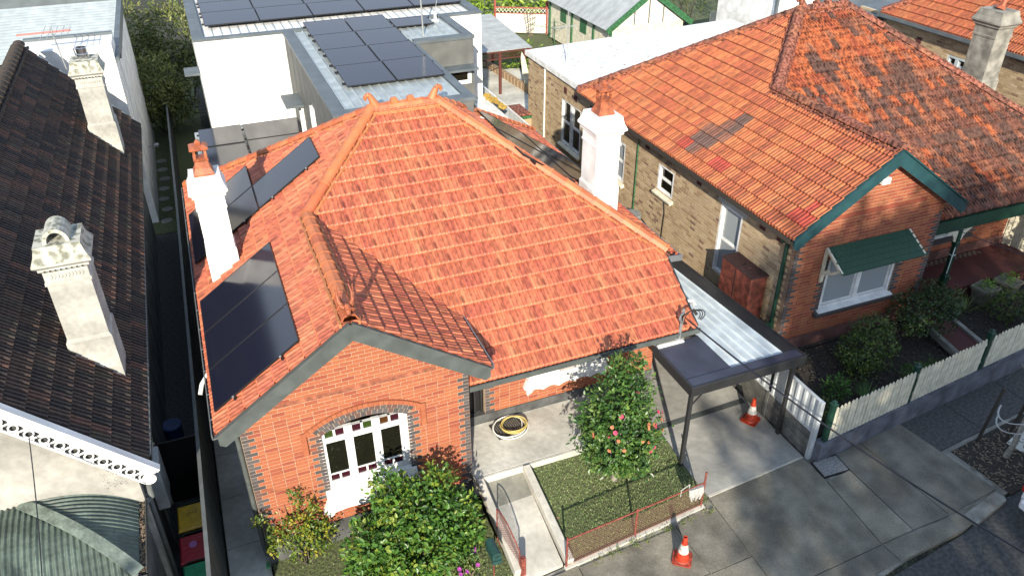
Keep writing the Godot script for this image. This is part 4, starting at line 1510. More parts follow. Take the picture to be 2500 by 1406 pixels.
	for x in [5.63, 8.9]:
		var po := MB.new()
		po.span(Vector3(x - 0.06, 0.02, -0.38), Vector3(x + 0.06, 1.75, -0.26), 0.015)
		po.span(Vector3(x - 0.085, 0.02, -0.405), Vector3(x + 0.085, 0.35, -0.235), 0.015)
		po.span(Vector3(x - 0.08, 1.25, -0.40), Vector3(x + 0.08, 1.36, -0.24), 0.015)
		var post := part(th, "verandah_post", po, M.dgreen)
		var pw := MB.new()
		pw.span(Vector3(x - 0.066, 0.42, -0.262), Vector3(x - 0.045, 0.95, -0.252))
		pw.span(Vector3(x - 0.066, 1.0, -0.262), Vector3(x - 0.045, 1.22, -0.252))
		pw.box(Vector3(x, 0.97, -0.32), Vector3(0.13, 0.02, 0.13))
		part(post, "white_chamfer", pw, M.white)
		for s in [-1.0, 1.0]:
			var k := MB.new()
			k.prism(PackedVector2Array([Vector2(0, 0), Vector2(0.07 * s, 0.02), Vector2(0.10 * s, 0.14), Vector2(0.20 * s, 0.26), Vector2(0.36 * s, 0.34), Vector2(0.36 * s, 0.38), Vector2(0, 0.38)]), Transform3D(Basis(), Vector3(x + 0.06 * s, 1.36, -0.33)), 0.03)
			part(post, "bracket", k, M.cream)
	# ---- concrete chimney with a leaning flue
	var c := MB.new()
	chimney_shape(c, Vector3(9.05, 0, -3.75), 0.30, 0.36, 3.0, 4.25, 6.15)
	var ch := part(th, "chimney", c, M.old_concrete)
	var fp2 := MB.new()
	fp2.cyl(Vector3(9.05, 6.13, -3.75), Vector3(9.10, 6.22, -3.75), 0.16, 0.10, 12)
	fp2.cyl(Vector3(9.10, 6.2, -3.75), Vector3(9.32, 6.75, -3.80), 0.075, 0.07, 12)
	part(ch, "flue", fp2, M.terracotta)

func third_house() -> void:
	var th := thing("corner_cottage", "farthest tan brick cottage with orange roof at the top right", "house", Vector3(25.0, 2.30, -0.75))
	cottage_roof(th, "old", old_meshes(), M.oldl_mats, M.old_cols, M.oldl_vc, func(_p: Vector3) -> int: return [0, 2, 4, 0, 2, 3, 4][rng.randi() % 7], [M.old_cap], M.old_cap, true)
	var titems := []
	var back := MB.new()
	var wall := part(th, "side_wall", MB.new(), M.mortar_tan)
	var siv := func(y: float) -> Array:
		if y > 1.55 and y < 2.15:
			return [[-12.0, -7.55, false, false], [-6.75, -4.2, false, false], [-3.55, 0.0, false, false]]
		if y > 0.4 and y < 1.56:
			return [[-12.0, -4.2, false, false], [-3.55, 0.0, false, false]]
		return [[-12.0, 0.0, false, false]]
	brick_wall(Vector3.ZERO, Vector3(0, 0, 1), Vector3.UP, -2.4, 2.86, siv, tan_pick, titems, back, wall)
	wall.mesh = back.mesh()
	var rest := MB.new()
	emit(th, "brick", titems, [brick_unit()], M.tan_mats, M.tan_cols, rest, M.tan_brick_vc, 200)
	sash_window(th, Transform3D(Basis(Vector3(0, 0, 1), Vector3.UP, Vector3(-1, 0, 0)), Vector3(0.05, 1.55, -7.55)), 0.80, 0.60, 2, M.glass_dark, M.sheet, M.white)
	sash_window(th, Transform3D(Basis(Vector3(0, 0, 1), Vector3.UP, Vector3(-1, 0, 0)), Vector3(0.05, 0.40, -4.2)), 0.65, 1.75, 1, M.glass_dark, M.white, M.white)
	for z in [-8.9, -6.1]:
		var vb := MB.new()
		vb.box(Vector3(-0.012, 2.30, z), Vector3(0.03, 0.22, 0.22), 0.004)
		part(wall, "air_brick", vb, M.maroon)
	var g := MB.new()
	g.bar(Vector3(-0.37, 2.84, 0.2), Vector3(-0.37, 2.84, -10.7), 0.13, 0.02)
	g.bar(Vector3(-0.43, 2.88, 0.2), Vector3(-0.43, 2.88, -10.7), 0.02, 0.13)
	g.bar(Vector3(-0.2, 2.78, 0.2), Vector3(-0.2, 2.78, -10.7), 0.36, 0.02)
	part(th, "gutter", g, M.monument)
	var c := MB.new()
	c.span(Vector3(0.3, 2.9, -3.9), Vector3(1.0, 5.4, -3.2))
	part(th, "chimney", c, M.sheet)
	var rr := MB.new()
	rr.span(Vector3(-0.4, 2.55, -15.5), Vector3(6.0, 2.75, -10.75))
	rr.span(Vector3(0, -2.4, -15.5), Vector3(6.0, 2.55, -12.0))
	part(th, "rear_wing", rr, M.monument)

func terrace_house() -> void:
	var th := thing("terrace_house", "rendered terrace house with steep dark tiled roof on the left edge", "house")
	var k := sqrt(1.0 + 1.08 * 1.08)
	var U := Vector3(0, 0, -1)
	var V := Vector3(-1, 1.08, 0) / k
	var O := Vector3(-1.50, 3.10, 0)
	var d := MB.new()
	var e := Vector3(0, -0.03, 0)
	d.quad(O + e + U * -0.70, O + e + U * 15.8, O + e + U * 15.8 + V * (2.6 * k), O + e + U * -0.70 + V * (2.6 * k))
	d.quad(Vector3(-4.1, 5.88, -15.8), Vector3(-6.7, 3.07, -15.8), Vector3(-6.7, 3.07, 0.7), Vector3(-4.1, 5.88, 0.7))
	var roof := part(th, "roof", d, M.dark_mats[2])
	var meshes := []
	for i in 6:
		meshes.append(tile_mesh(0.205, 0.34, [[0, 0.0], [0.04, 0.044], [0.20, 0.050], [0.42, 0.022], [0.50, 0.006], [0.54, 0.042], [0.72, 0.042], [0.88, 0.006], [1.0, 0.0]], 0.04, 0.048, 0.04, Vector2.ZERO))
	var items := []
	var rest := MB.new()
	var pk := func(_p: Vector3) -> int: return [0, 1, 2, 3, 0, 1, 5, 6, 4, 2][rng.randi() % 10]
	tile_face(O, U, V, V2([-0.70, -0.06, 15.8, -0.06, 15.8, 2.6 * k, -0.70, 2.6 * k]), 0.205, 0.34, meshes, M.dark_cols, pk, items, rest, roof)
	emit(th, "roof_tile", items, meshes, M.dark_mats, M.dark_cols, rest, M.dtile_vc)
	caps_along(roof, Vector3(-4.1, 5.95, 0.7), Vector3(-4.1, 5.95, -15.8), 0.17, [M.dark_cap], M.dark_cap)
	var vr := MB.new()
	vr.bar(O + U * 15.86 + V * -0.1 + Vector3(0, 0.04, 0), O + U * 15.86 + V * (2.62 * k) + Vector3(0, 0.04, 0), 0.22, 0.05, Vector3(1, 1, 0))
	part(roof, "rear_flashing", vr, M.sheet)
	# walls
	var w := MB.new()
	w.span(Vector3(-2.06, -1.2, -15.8), Vector3(-1.86, 3.2, 0.30))
	part(th, "side_wall", w, M.wallgrey)
	var fw := MB.new()
	fw.prism(PackedVector2Array([Vector2(-6.4, -1.2), Vector2(-1.70, -1.2), Vector2(-1.70, 3.0), Vector2(-1.86, 3.3), Vector2(-4.1, 5.72), Vector2(-6.4, 3.2)]), Transform3D(Basis(), Vector3(0, 0, 0.30)), 0.16)
	part(th, "gable_wall", fw, M.stone_wall)
	var rv := MB.new()
	for i in 60:
		var x := rng.randf_range(-2.22, -1.84)
		var y := rng.randf_range(2.58, 2.95)
		if y < 4.9 + x * 1.0 + 0.25:
			rv.obox(Transform3D(Basis(Vector3(0, 0, 1), rng.randf() * 3.0), Vector3(x, y, 0.462)), Vector3(0.035, 0.014, 0.012))
	part(th, "vermiculated_block", rv, M.offwhite)
	# barge with moulding and fretwork below it
	var A := Vector3(-1.36, 2.94, 0.78)
	var B := Vector3(-4.12, 5.92, 0.78)
	var dir := (B - A).normalized()
	var nn := Vector3(dir.y, -dir.x, 0)
	if nn.y < 0:
		nn = -nn
	var bm := MB.new()
	bm.bar(A + nn * 0.10, B + nn * 0.10, 0.14, 0.06, nn)
	bm.bar(A + nn * 0.04 + Vector3(0, 0, -0.015), B + nn * 0.04 + Vector3(0, 0, -0.015), 0.08, 0.08, nn)
	bm.bar(A - nn * 0.01 + Vector3(0, 0, -0.02), B - nn * 0.01 + Vector3(0, 0, -0.02), 0.05, 0.05, nn)
	part(th, "barge_board", bm, M.white)
	var fr := MB.new()
	var L := (B - A).length()
	var r0 := A - nn * 0.05
	fr.bar(r0, r0 + dir * L, 0.03, 0.025, nn)
	fr.bar(r0 - nn * 0.20, r0 - nn * 0.20 + dir * L, 0.03, 0.035, nn)
	var cnt := int(L / 0.235)
	for i in cnt:
		var c := r0 - nn * 0.10 + dir * (0.10 + i * 0.235)
		var pts := PackedVector3Array()
		for j in 13:
			var a := TAU * j / 12.0
			pts.append(c + dir * cos(a) * 0.062 + nn * sin(a) * 0.068)
		fr.tube(pts, 0.017, 5)
		var sp := PackedVector3Array()
		for j in 9:
			var t := j / 8.0
			sp.append(c + dir * (0.055 + 0.13 * t) + nn * (0.075 * cos(t * PI)))
		fr.tube(sp, 0.018, 5)
		fr.bar(c + dir * 0.117 + nn * 0.075, c + dir * 0.075 + nn * 0.02, 0.02, 0.02)
		fr.bar(c + dir * 0.117 - nn * 0.075, c + dir * 0.160 - nn * 0.02, 0.02, 0.02)
	fr.cyl(r0 - nn * 0.10 + Vector3(0, 0, -0.015), r0 - nn * 0.10 + Vector3(0, 0, 0.015), 0.11, 0.11, 14)
	part(th, "fretwork", fr, M.white)
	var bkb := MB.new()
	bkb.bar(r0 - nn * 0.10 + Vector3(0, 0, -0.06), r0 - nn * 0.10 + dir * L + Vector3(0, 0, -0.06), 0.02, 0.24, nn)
	part(th, "shade_board", bkb, M.fence_grey)  # added dark board, its colour stands in for shade behind the fretwork holes
	# eave gutter
	var g := MB.new()
	g.bar(Vector3(-1.44, 3.02, 0.55), Vector3(-1.47, 3.02, -15.7), 0.11, 0.02)
	g.bar(Vector3(-1.385, 3.07, 0.55), Vector3(-1.415, 3.07, -15.7), 0.015, 0.11)
	g.bar(Vector3(-1.65, 3.0, 0.3), Vector3(-1.65, 3.0, -15.7), 0.4, 0.02)
	part(th, "gutter", g, M.fence_grey)
	var lip := MB.new()
	lip.bar(Vector3(-1.385, 3.13, 0.55), Vector3(-1.415, 3.13, -15.7), 0.025, 0.014)
	part(th, "gutter_lip", lip, M.fence_cap)
	var dp := MB.new()
	dp.tube(PackedVector3Array([Vector3(-1.45, 2.98, 0.35), Vector3(-1.55, 2.72, 0.35), Vector3(-1.60, 2.2, 0.34), Vector3(-1.60, 2.06, 0.36), Vector3(-1.72, 2.02, 0.42)]), 0.05, 10)
	dp.tube(PackedVector3Array([Vector3(-1.70, 1.9, 0.1), Vector3(-1.72, -0.9, -0.05)]), 0.05, 10)
	part(th, "downpipe", dp, M.fence_cap)
	# curved corrugated verandah roof
	var prof := func(s: float) -> float:
		var t := clampf(s / 1.62, 0.0, 1.0)
		return 2.12 + 0.58 * (1.0 - pow(1.0 - t, 2.6))
	var right := MB.new()
	var zs := 18 * 8
	for i in zs:
		var za := 0.46 + 1.56 * i / zs
		var zb := 0.46 + 1.56 * (i + 1) / zs
		var ha := -3.42 + (za - 0.46) * 1.04
		var hb := -3.42 + (zb - 0.46) * 1.04
		for j in 12:
			var fa := j / 12.0
			var fb := (j + 1) / 12.0
			var q := []
			for c in [[za, fa, ha], [zb, fa, hb], [zb, fb, hb], [za, fb, ha]]:
				var x: float = lerpf(c[2], -1.80, c[1])
				q.append(Vector3(x, prof.call(-1.80 - x) + 0.019 * sin(TAU * c[0] / 0.0867), c[0]))
			right.quad(q[0], q[1], q[2], q[3])
	var vr2 := part(th, "verandah_roof", right, M.corr_green)
	var fronts := MB.new()
	var xs := 46 * 8
	for i in xs:
		var xa := -5.8 + 4.0 * i / xs
		var xb := -5.8 + 4.0 * (i + 1) / xs
		var na := maxf(0.46, 0.46 + (xa + 3.42) / 1.04)
		var nb := maxf(0.46, 0.46 + (xb + 3.42) / 1.04)
		for j in 8:
			var q := []
			for c in [[xa, j / 8.0, na], [xa, (j + 1) / 8.0, na], [xb, (j + 1) / 8.0, nb], [xb, j / 8.0, nb]]:
				var z: float = lerpf(c[2], 2.04, c[1])
				q.append(Vector3(c[0], prof.call(2.04 - z) + 0.019 * sin(TAU * c[0] / 0.0867), z))
			fronts.quad(q[0], q[1], q[2], q[3])
	part(vr2, "front_sheet", fronts, M.corr_green)
	var hip := MB.new()
	var prev := Vector3.ZERO
	for i in 11:
		var t := i / 10.0
		var x := lerpf(-3.42, -1.80, t)
		var p := Vector3(x, prof.call(-1.80 - x) + 0.03, lerpf(0.46, 2.04, t))
		if i > 0:
			hip.bar(prev, p, 0.20, 0.018)
		prev = p
	part(vr2, "hip_capping", hip, M.corr_hip)
	var vg := MB.new()
	vg.bar(Vector3(-1.74, 2.08, 0.46), Vector3(-1.74, 2.08, 2.1), 0.11, 0.02)
	vg.bar(Vector3(-1.685, 2.13, 0.46), Vector3(-1.685, 2.13, 2.1), 0.018, 0.10)
	vg.bar(Vector3(-5.8, 2.08, 2.10), Vector3(-1.68, 2.08, 2.10), 0.11, 0.02)
	vg.bar(Vector3(-5.8, 2.12, 2.155), Vector3(-1.68, 2.12, 2.155), 0.018, 0.10)
	part(vr2, "gutter", vg, M.fence_grey)
	var lf := MB.new()
	for i in 90:
		lf.obox(Transform3D(Basis.from_euler(Vector3(rng.randf_range(-0.4, 0.4), rng.randf() * 6, rng.randf_range(-0.4, 0.4))), Vector3(rng.randf_range(-1.80, -1.70), 2.105 + rng.randf() * 0.02, rng.randf_range(0.5, 2.05))), Vector3(0.06, 0.004, 0.02))
	part(vr2, "leaf_litter", lf, M.twig).set_meta("kind", "stuff")
	var vw := MB.new()
	vw.span(Vector3(-1.86, -1.2, 0.47), Vector3(-1.78, 1.95, 2.3))
	part(th, "verandah_end_wall", vw, M.wallgrey)
	# chimneys
	var rows := [[Vector3(-2.06, 0, -1.76), 6.22, 4.35, true], [Vector3(-2.14, 0, -12.62), 6.22, 4.45, false]]
	for r in rows:
		var c := MB.new()
		var o: Vector3 = r[0]
		var ctop := MB.new()
		chimney_shape(c, o, 0.33, 0.33, 3.2, r[2], r[1], ctop)
		var ch := part(th, "chimney", c, M.offwhite)
		part(ch, "weathered_cap", ctop, M.stained)
		var dn := MB.new()
		for i in 8:
			dn.box(o + Vector3(-0.28 + i * 0.08, r[1] - 0.425, 0.375), Vector3(0.03, 0.035, 0.02))
		part(ch, "dentils", dn, M.grate)
		var orn := MB.new()
		for i in 10:
			var x := -0.24 + i * 0.052
			orn.tube(PackedVector3Array([o + Vector3(x, r[1] - 0.60, 0.338), o + Vector3(x + 0.03, r[1] - 0.56, 0.342), o + Vector3(x + 0.01, r[1] - 0.52, 0.338)]), 0.010, 5)
		part(ch, "ornament", orn, M.offwhite)
		if r[3]:
			var cw := MB.new()
			var prevp := []
			for i in 13:
				var a := PI * i / 12.0
				var pp := [Vector3(cos(a) * 0.20, sin(a) * 0.24, 0.26), Vector3(cos(a) * 0.14, sin(a) * 0.18, 0.26), Vector3(cos(a) * 0.20, sin(a) * 0.24, -0.26), Vector3(cos(a) * 0.14, sin(a) * 0.18, -0.26)]
				if i > 0:
					var oo := o + Vector3(0, r[1], 0)
					cw.quad(oo + prevp[0], oo + pp[0], oo + pp[2], oo + prevp[2])
					cw.quad(oo + prevp[1], oo + prevp[3], oo + pp[3], oo + pp[1])
					cw.quad(oo + prevp[0], oo + prevp[1], oo + pp[1], oo + pp[0])
					cw.quad(oo + prevp[2], oo + pp[2], oo + pp[3], oo + prevp[3])
				prevp = pp
			part(ch, "arched_cowl", cw, M.stained)
		else:
			var fl := MB.new()
			fl.lathe(o + Vector3(0, r[1], 0), [Vector2(0.15, -0.02), Vector2(0.15, 0.12), Vector2(0.155, 0.13), Vector2(0.14, 0.15), Vector2(0.14, 0.28), Vector2(0.15, 0.29), Vector2(0.12, 0.30), Vector2(0.12, 0.1)], 20)
			part(ch, "steel_flue", fl, M.steel)
		var fsh := MB.new()
		var pv := Vector3.ZERO
		for i in 8:
			var x := -0.36 + i * 0.105
			var y := 1.48 - 1.08 * (o.x + x) + 0.05 + (0.04 if i % 2 == 0 else 0.0)
			var q := Vector3(o.x + x, y, o.z + 0.38)
			if i > 0:
				fsh.bar(pv, q, 0.02, 0.07, Vector3(0.73, 0.68, 0))
			pv = q
		fsh.bar(Vector3(o.x + 0.39, 3.2, o.z + 0.37), Vector3(o.x + 0.39, 3.2, o.z - 0.37), 0.05, 0.10)
		part(ch, "flashing", fsh, M.white)
	# rendered rear wing with a corrugated roof
	var rw := MB.new()
	rw.span(Vector3(-6.6, -1.2, -26.4), Vector3(-1.72, 4.62, -18.6))
	rw.span(Vector3(-4.4, -1.2, -18.6), Vector3(-1.74, 5.42, -17.0))
	part(th, "rear_wing", rw, M.white_render)
	var cr := MB.new()
	var steps := 60 * 6
	for i in steps:
		var za := -26.2 + 7.9 * i / steps
		var zb := -26.2 + 7.9 * (i + 1) / steps
		var ya := 4.95 - 0.02 * (za + 26.2) + 0.055 * sin(TAU * za / 0.42)
		var yb := 4.95 - 0.02 * (zb + 26.2) + 0.055 * sin(TAU * zb / 0.42)
		cr.quad(Vector3(-6.9, ya, za), Vector3(-6.9, yb, zb), Vector3(-1.80, yb, zb), Vector3(-1.80, ya, za))
	part(th, "corrugated_roof", cr, M.zinc)
	var ed := MB.new()
	ed.span(Vector3(-1.82, 4.60, -26.3), Vector3(-1.64, 5.0, -18.4))
	ed.span(Vector3(-6.9, 4.9, -26.5), Vector3(-1.66, 5.35, -26.3))
	ed.span(Vector3(-4.4, 5.43, -18.6), Vector3(-1.74, 5.50, -18.4))
	ed.span(Vector3(-1.73, 4.9, -18.35), Vector3(-1.62, 5.0, -17.0))
	part(th, "parapet_capping", ed, M.monument)
	# lean antenna
	var an := thing("roof_antenna", "red boom television antenna above the dark tiled ridge", "antenna", Vector3(-3.1, 5.0, -16.2))
	var ma := MB.new()
	ma.tube(PackedVector3Array([Vector3(0, 0, 0), Vector3(-0.10, 1.30, 0)]), 0.022, 7)
	part(an, "mast", ma, M.antenna)
	var bo := MB.new()
	bo.bar(Vector3(-1.05, 1.16, 0.0), Vector3(0.42, 1.16, -0.05), 0.05, 0.05)
	part(an, "boom", bo, M.antenna_red)
	for i in 5:
		var el := MB.new()
		var x := -0.35 + i * 0.18
		el.tube(PackedVector3Array([Vector3(x, 1.17, 0.9 - 0.1 * i), Vector3(x + 0.02, 1.17, -0.9 + 0.08 * i)]), 0.010, 5)
		part(an, "element", el, M.antenna)

# ------------------------------------------------------------------ rear extension
func ribbed(m: MB, x0: float, x1: float, z0: float, z1: float, y: float, pitch: float, along_z := true) -> void:
	if along_z:
		m.span(Vector3(x0, y - 0.03, z0), Vector3(x1, y, z1))
		var n := int((x1 - x0) / pitch)
		for i in n + 1:
			var x := minf(x0 + 0.03 + i * pitch, x1 - 0.03)
			m.prism(PackedVector2Array([Vector2(-0.035, 0), Vector2(0.035, 0), Vector2(0.015, 0.035), Vector2(-0.015, 0.035)]), Transform3D(Basis(), Vector3(x, y + 0.001, minf(z0, z1))), absf(z1 - z0))

func extension() -> void:
	var th := thing("rear_extension", "flat roofed white and grey extension behind the orange roof", "house", Vector3.ZERO)
	var w := MB.new()
	w.span(Vector3(0.74, -1.2, -28.0), Vector3(10.33, 5.64, -15.4))
	part(th, "white_wall", w, M.white_render)
	var cp := MB.new()
	cp.span(Vector3(0.70, 5.645, -15.60), Vector3(10.37, 5.72, -15.36))
	cp.span(Vector3(0.70, 5.645, -28.0), Vector3(1.05, 5.722, -15.602))
	cp.span(Vector3(10.05, 5.645, -28.0), Vector3(10.37, 5.722, -15.602))
	part(th, "parapet_capping", cp, M.monument)
	var rf := MB.new()
	ribbed(rf, 1.06, 10.04, -27.9, -15.62, 5.62, 0.28)
	part(th, "ribbed_roof", rf, M.zinc)
	# grey box in front
	var b := MB.new()
	b.span(Vector3(3.50, 2.4, -15.38), Vector3(7.06, 5.62, -7.0))
	b.span(Vector3(7.062, 2.0, -15.36), Vector3(9.02, 5.62, -12.55))
	part(th, "grey_cladding", b, M.cladding)
	var bc := MB.new()
	for r in [[3.46, 3.80, -15.34, -6.96], [6.86, 7.10, -12.55, -6.96], [3.802, 6.858, -7.30, -6.96], [7.102, 9.06, -12.85, -12.51], [8.78, 9.06, -15.34, -12.852]]:
		bc.span(Vector3(r[0], 5.622, r[2]), Vector3(r[1], 5.72, r[3]))
	part(th, "parapet_capping", bc, M.monument)
	var r2 := MB.new()
	ribbed(r2, 3.81, 6.85, -15.3, -7.31, 5.655, 0.25)
	ribbed(r2, 6.87, 8.77, -15.3, -12.86, 5.652, 0.25)
	part(th, "ribbed_roof", r2, M.zinc)
	# battens show as vertical joints in the cladding
	var jt := MB.new()
	for i in 8:
		jt.span(Vector3(3.485, 2.4, -7.9 - i * 1.0), Vector3(3.499, 5.6, -7.915 - i * 1.0))
	part(th, "cladding_joint", jt, M.greypaint)
	var hd := MB.new()
	hd.span(Vector3(2.95, 4.05, -13.9), Vector3(3.49, 4.12, -12.7))
	hd.span(Vector3(7.6, 4.75, -12.545), Vector3(9.0, 4.82, -12.0))
	hd.span(Vector3(0.25, 4.45, -16.7), Vector3(0.735, 4.52, -15.9))
	part(th, "window_hood", hd, M.monument)
	for q in [[Transform3D(Basis(Vector3(0, 0, 1), Vector3.UP, Vector3(-1, 0, 0)), Vector3(3.46, 2.7, -13.5)), 0.6, 1.3], [Transform3D(Basis(Vector3(0, 0, 1), Vector3.UP, Vector3(-1, 0, 0)), Vector3(3.46, 3.2, -10.9)), 0.35, 1.5], [Transform3D(Basis(), Vector3(8.0, 4.2, -12.52)), 0.9, 0.5]]:
		sash_window(th, q[0], q[1], q[2], 1, M.glass_dark, M.white, null, false, false)
	# low roof left of the box
	var lr := MB.new()
	lr.span(Vector3(0.15, 2.55, -15.38), Vector3(3.48, 2.75, -10.75))
	lr.span(Vector3(0.35, -1.2, -15.38), Vector3(3.4, 2.55, -10.9))
	part(th, "low_roof", lr, M.zinc)
	var lw := MB.new()
	ribbed(lw, 9.1, 10.4, -15.3, -11.0, 2.62, 0.20)
	part(th, "low_white_roof", lw, M.white)
	var pp := MB.new()
	pp.tube(PackedVector3Array([Vector3(6.9, 5.4, -12.45), Vector3(6.96, 4.2, -12.45)]), 0.03, 6)
	part(th, "downpipe", pp, M.charcoal)
	# solar panels: on the box, on the white building, on the low roof
	var ord := ["front", "second", "third", "rear"]
	for r in 4:
		for c in 2:
			solar("black solar panel on the grey box roof, %s row, %s" % [ord[r], "left" if c == 0 else "right"], Vector3(4.22 + c * 1.36, 5.62, -8.92 - r * 1.74), Vector3(1, 0, 0), Vector3(0, 0.03, -1).normalized(), 1.33, 1.71, "panels on the grey box roof", 2 if c == 0 else 0)
	solar("lone black solar panel on the small right annexe roof beside the thin mast", Vector3(6.97, 5.62, -14.3), Vector3(1, 0, 0), Vector3(0, 0.03, -1).normalized(), 1.28, 0.95, "panels on the grey box roof")
	var cn := ["leftmost", "second from left", "middle", "second from right", "rightmost"]
	var rn := ["front", "second", "third"]
	for r in 3:
		for c in 5:
			solar("large black solar panel on the white building, %s row, %s" % [rn[r], cn[c]], Vector3(1.18 + c * 1.78, 5.66, -16.75 - r * 1.55), Vector3(1, 0, 0), Vector3(0, 0.05, -1).normalized(), 1.75, 1.51, "panels on the white building roof", 2 if c == 0 else 0)
	var ln := [["rear left", 0.28, -15.1, 1.33], ["rear right", 1.68, -15.2, 1.78], ["front left", 0.28, -13.4, 1.33], ["front right", 1.68, -13.7, 1.78]]
	for q in ln:
		solar("grey sheen solar panel on the low roof below white wall, " + q[0], Vector3(q[1], 2.78, q[2] + 1.6), Vector3(1, 0, 0), Vector3(0, 0, -1), q[3], 1.6 if q[1] < 1 else 1.45, "panels on the low roof")
	# thin mast antenna on the box
	var an := thing("mast_antenna", "thin grey television mast on the grey box roof", "antenna", Vector3(7.6, 5.66, -13.3))
	var m := MB.new()
	m.tube(PackedVector3Array([Vector3(0, 0, 0), Vector3(-0.03, 1.9, 0)]), 0.025, 7)
	part(an, "mast", m, M.antenna)
	var e := MB.new()
	e.bar(Vector3(-1.1, 1.78, 0), Vector3(0.4, 1.82, 0), 0.025, 0.025)
	for i in 7:
		e.tube(PackedVector3Array([Vector3(-1.0 + i * 0.2, 1.78, 0.28), Vector3(-0.98 + i * 0.2, 1.82, -0.28)]), 0.008, 5)
	part(an, "elements", e, M.antenna)
	var vp := thing("roof_vent", "small white vent pipe with thin aerial on the annexe roof", "vent", Vector3(8.5, 5.66, -14.9))
	var v := MB.new()
	v.lathe(Vector3.ZERO, [Vector2(0.14, 0.0), Vector2(0.13, 0.03), Vector2(0.05, 0.08), Vector2(0.045, 0.32), Vector2(0.0, 0.33)], 14)
	part(vp, "pipe", v, M.white)
	var v2 := MB.new()
	v2.tube(PackedVector3Array([Vector3(0, 0.3, 0), Vector3(0.1, 0.75, 0)]), 0.01, 5)
	part(vp, "aerial", v2, M.antenna)

# ------------------------------------------------------------------ ground, paths, road
func slab_on_ground(m: MB, pts: Array, top: float, depth := 0.25) -> void:
	# pts: [x,z] corners, counted so that the outline is simple; follows the sloping street
	var n := pts.size()
	var poly := PackedVector2Array()
	for p in pts:
		poly.append(Vector2(p[0], p[1]))
	var ix := Geometry2D.triangulate_polygon(poly)
	for k in range(0, ix.size(), 3):
		var a := gp(poly[ix[k]].x, poly[ix[k]].y, top)
		var b := gp(poly[ix[k + 1]].x, poly[ix[k + 1]].y, top)
		var c := gp(poly[ix[k + 2]].x, poly[ix[k + 2]].y, top)
		if (b - a).cross(c - a).y < 0:
			m.tri(a, c, b)
		else:
			m.tri(a, b, c)
	var cw := Geometry2D.is_polygon_clockwise(poly)
	for i in n:
		var a := gp(poly[i].x, poly[i].y, top)
		var b := gp(poly[(i + 1) % n].x, poly[(i + 1) % n].y, top)
		var d := Vector3(0, -depth, 0)
		if cw:
			m.quad(a + d, b + d, b, a)
		else:
			m.quad(b + d, a + d, a, b)

